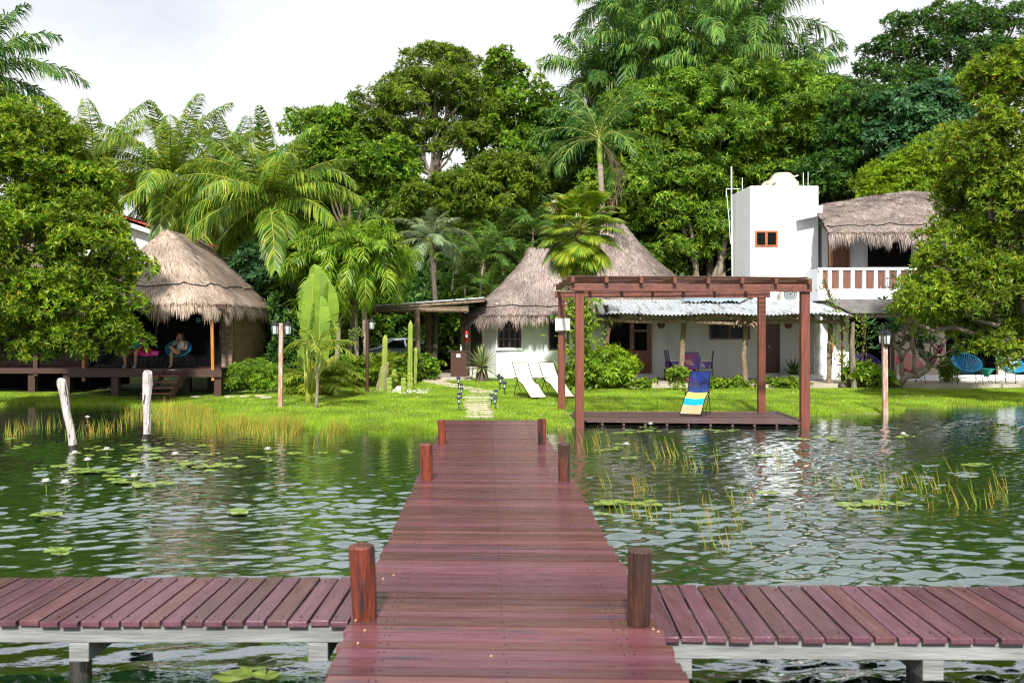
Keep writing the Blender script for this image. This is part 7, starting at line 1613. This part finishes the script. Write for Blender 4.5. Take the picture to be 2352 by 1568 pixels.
JW = dict(pelvis=(.07, .08, .47), waist=(.09, .12, .62), chest=(.115, .14, .74), neck=(.10, .12, .83), head0=(.085, .09, .90), head1=(.075, .075, .965), shL=(.24, .12, .765), elL=(.28, -.02, .57), wrL=(.10, -.24, .555), haL=(.03, -.28, .545),
          shR=(-.02, .12, .765), elR=(-.10, -.16, .70), wrR=(-.01, -.06, .84), haR=(.01, -.03, .885), hiL=(.15, .02, .45), knL=(-.04, -.38, .50), anL=(-.07, -.36, .07), toL=(-.09, -.50, .03), hiR=(.0, .02, .45), knR=(-.12, -.36, .66), anR=(.13, -.40, .42), toR=(.20, -.47, .34))
tank_ = ('tank_top', 'tank', [(.08, .10, .50), (.09, .115, .62), (.115, .13, .73), (.19, .12, .79), (.04, .12, .79)], [(0, 1), (1, 2), (2, 3), (2, 4)], [(.145, .13), (.13, .115), (.15, .125), .06, .06])
sh_ = ('shorts', 'shorts', [(.07, .08, .47), (.15, .02, .45), (.06, -.16, .475), (.0, .02, .45), (-.05, -.14, .53)], [(0, 1), (1, 2), (0, 3), (3, 4)], [(.135, .115), .096, .088, .096, .086])
wt, _ = person('person in a white tank top sitting cross legged in the blue chair, hand at chin', wo_, JW, [tank_, sh_], True, -.75, {'L': (0, 0, -1), 'R': (1, 0, .2)})
for nm, k in (('shoe', 'toL'), ('shoe', 'toR')):
    p_ = wo_ + np.array(JW[k]); q = wo_ + np.array(JW['an' + k[-1]]); mb = MB(); ellip(mb, p_ * .8 + q * .2 - [0, 0, .022], (.042, .10, .022)) if k == 'toL' else ellip(mb, p_ * .6 + q * .4, (.06, .06, .06)); mb.build(nm, M['shorts'], wt, smooth=True)
mo = ondk(318, 30.6)
JM = dict(pelvis=(-.12, .16, .44), waist=(-.12, .24, .60), chest=(-.12, .30, .80), neck=(-.12, .28, .96), head0=(-.12, .25, 1.03), head1=(-.12, .24, 1.10), shL=(.07, .26, .88), elL=(.13, .02, .68), wrL=(.08, -.20, .60), haL=(.07, -.28, .57), shR=(-.31, .26, .88), elR=(-.37, .02, .68), wrR=(-.30, -.20, .60), haR=(-.28, -.28, .57),
          hiL=(-.02, .10, .43), knL=(.06, -.36, .50), anL=(.01, -.30, .08), toL=(.03, -.44, .03), hiR=(-.22, .10, .43), knR=(-.30, -.36, .50), anR=(-.28, -.30, .08), toR=(-.28, -.44, .03))
mt_, _ = person('person in shorts and grey slides sitting by the magenta table, mostly behind leaves', mo, JM, [('shirt', 'teal', [(-.12, .18, .50), (-.12, .24, .60), (-.12, .30, .78), (.04, .27, .87), (-.28, .27, .87)], [(0, 1), (1, 2), (2, 3), (2, 4)], [(.14, .12), (.13, .10), (.145, .11), .06, .06]),
     ('shorts', 'khaki', [(-.12, .16, .44), (-.02, .10, .43), (.04, -.22, .48), (-.22, .10, .43), (-.28, -.22, .48)], [(0, 1), (1, 2), (0, 3), (3, 4)], [(.14, .115), .10, .088, .10, .088])], False, 0.3, {'L': (0, 0, -1), 'R': (0, 0, -1)})
for k in ('L', 'R'):
    p_ = mo + np.array(JM['to' + k]) * [1, 1, 0] + [0, .04, .012]; mb = MB(); ellip(mb, p_, (.05, .13, .012)); mb.build('slide_sole', flat('grey_rubber', (.35, .38, .42)), mt_, smooth=True); MB().tube([p_ + [-.045, -.03, .01], p_ + [0, -.04, .06], p_ + [.045, -.03, .01]], .018, 6).build('slide_strap', flat('grey_rubber', (.35, .38, .42)), mt_)
cordchair('dark cord chair under the mostly hidden seated person on the deck', mo + [-.12, .22, 0], R(0), 'shorts', 1.0)
# flat stepping slabs by the hut and small stones
for i, (a, b_, w_) in enumerate([(885 / 1.7415 + 20, 913, 26), (562, 912.5, 24), (600, 911, 28), (612, 915, 26), (450, 913, 22)]):
    s = G(a, b_); wd = w_ / F * s[1]; poly = [(s[0] + math.cos(t_) * wd / 2 * (1 + .1 * math.sin(3 * t_ + i)), s[1] + math.sin(t_) * .22) for t_ in np.linspace(0, 6.283, 10, endpoint=False)]
    tag(MB().prism(poly, s[2] - .02, s[2] + .05, axis=2).build('garden_slab', M['stone'], org=s, bevel=.008), ['flat stone slab in the grass right of the hut stilts', 'flat slab below the middle of the hedge bush', 'flat slab in the grass right of the hedge bush', 'flat slab nearest the left lamp post', 'flat slab in the grass by the hut steps'][i], 'stone slab')

# fallen leaves scattered over the lawn
rg = np.random.default_rng(91); n = 700; X = rg.uniform(-9, 13, n); Y = shore(X) + .6 + rg.random(n) ** 1.4 * (33 - shore(X) - .8); P = np.stack([X, Y, gz(X, Y) + .05], 1); az = rg.random(n) * 6.28
MB().leaves(P, np.stack([np.cos(az), np.sin(az), rg.normal(0, .2, n)], 1), np.tile([0, 0, 1.], (n, 1)) + rg.normal(0, .25, (n, 3)), rg.uniform(.05, .11, n), .05).build('fallen_leaves', M['pm_dead'], kind='stuff', label='dry brown leaves scattered over the lawn')
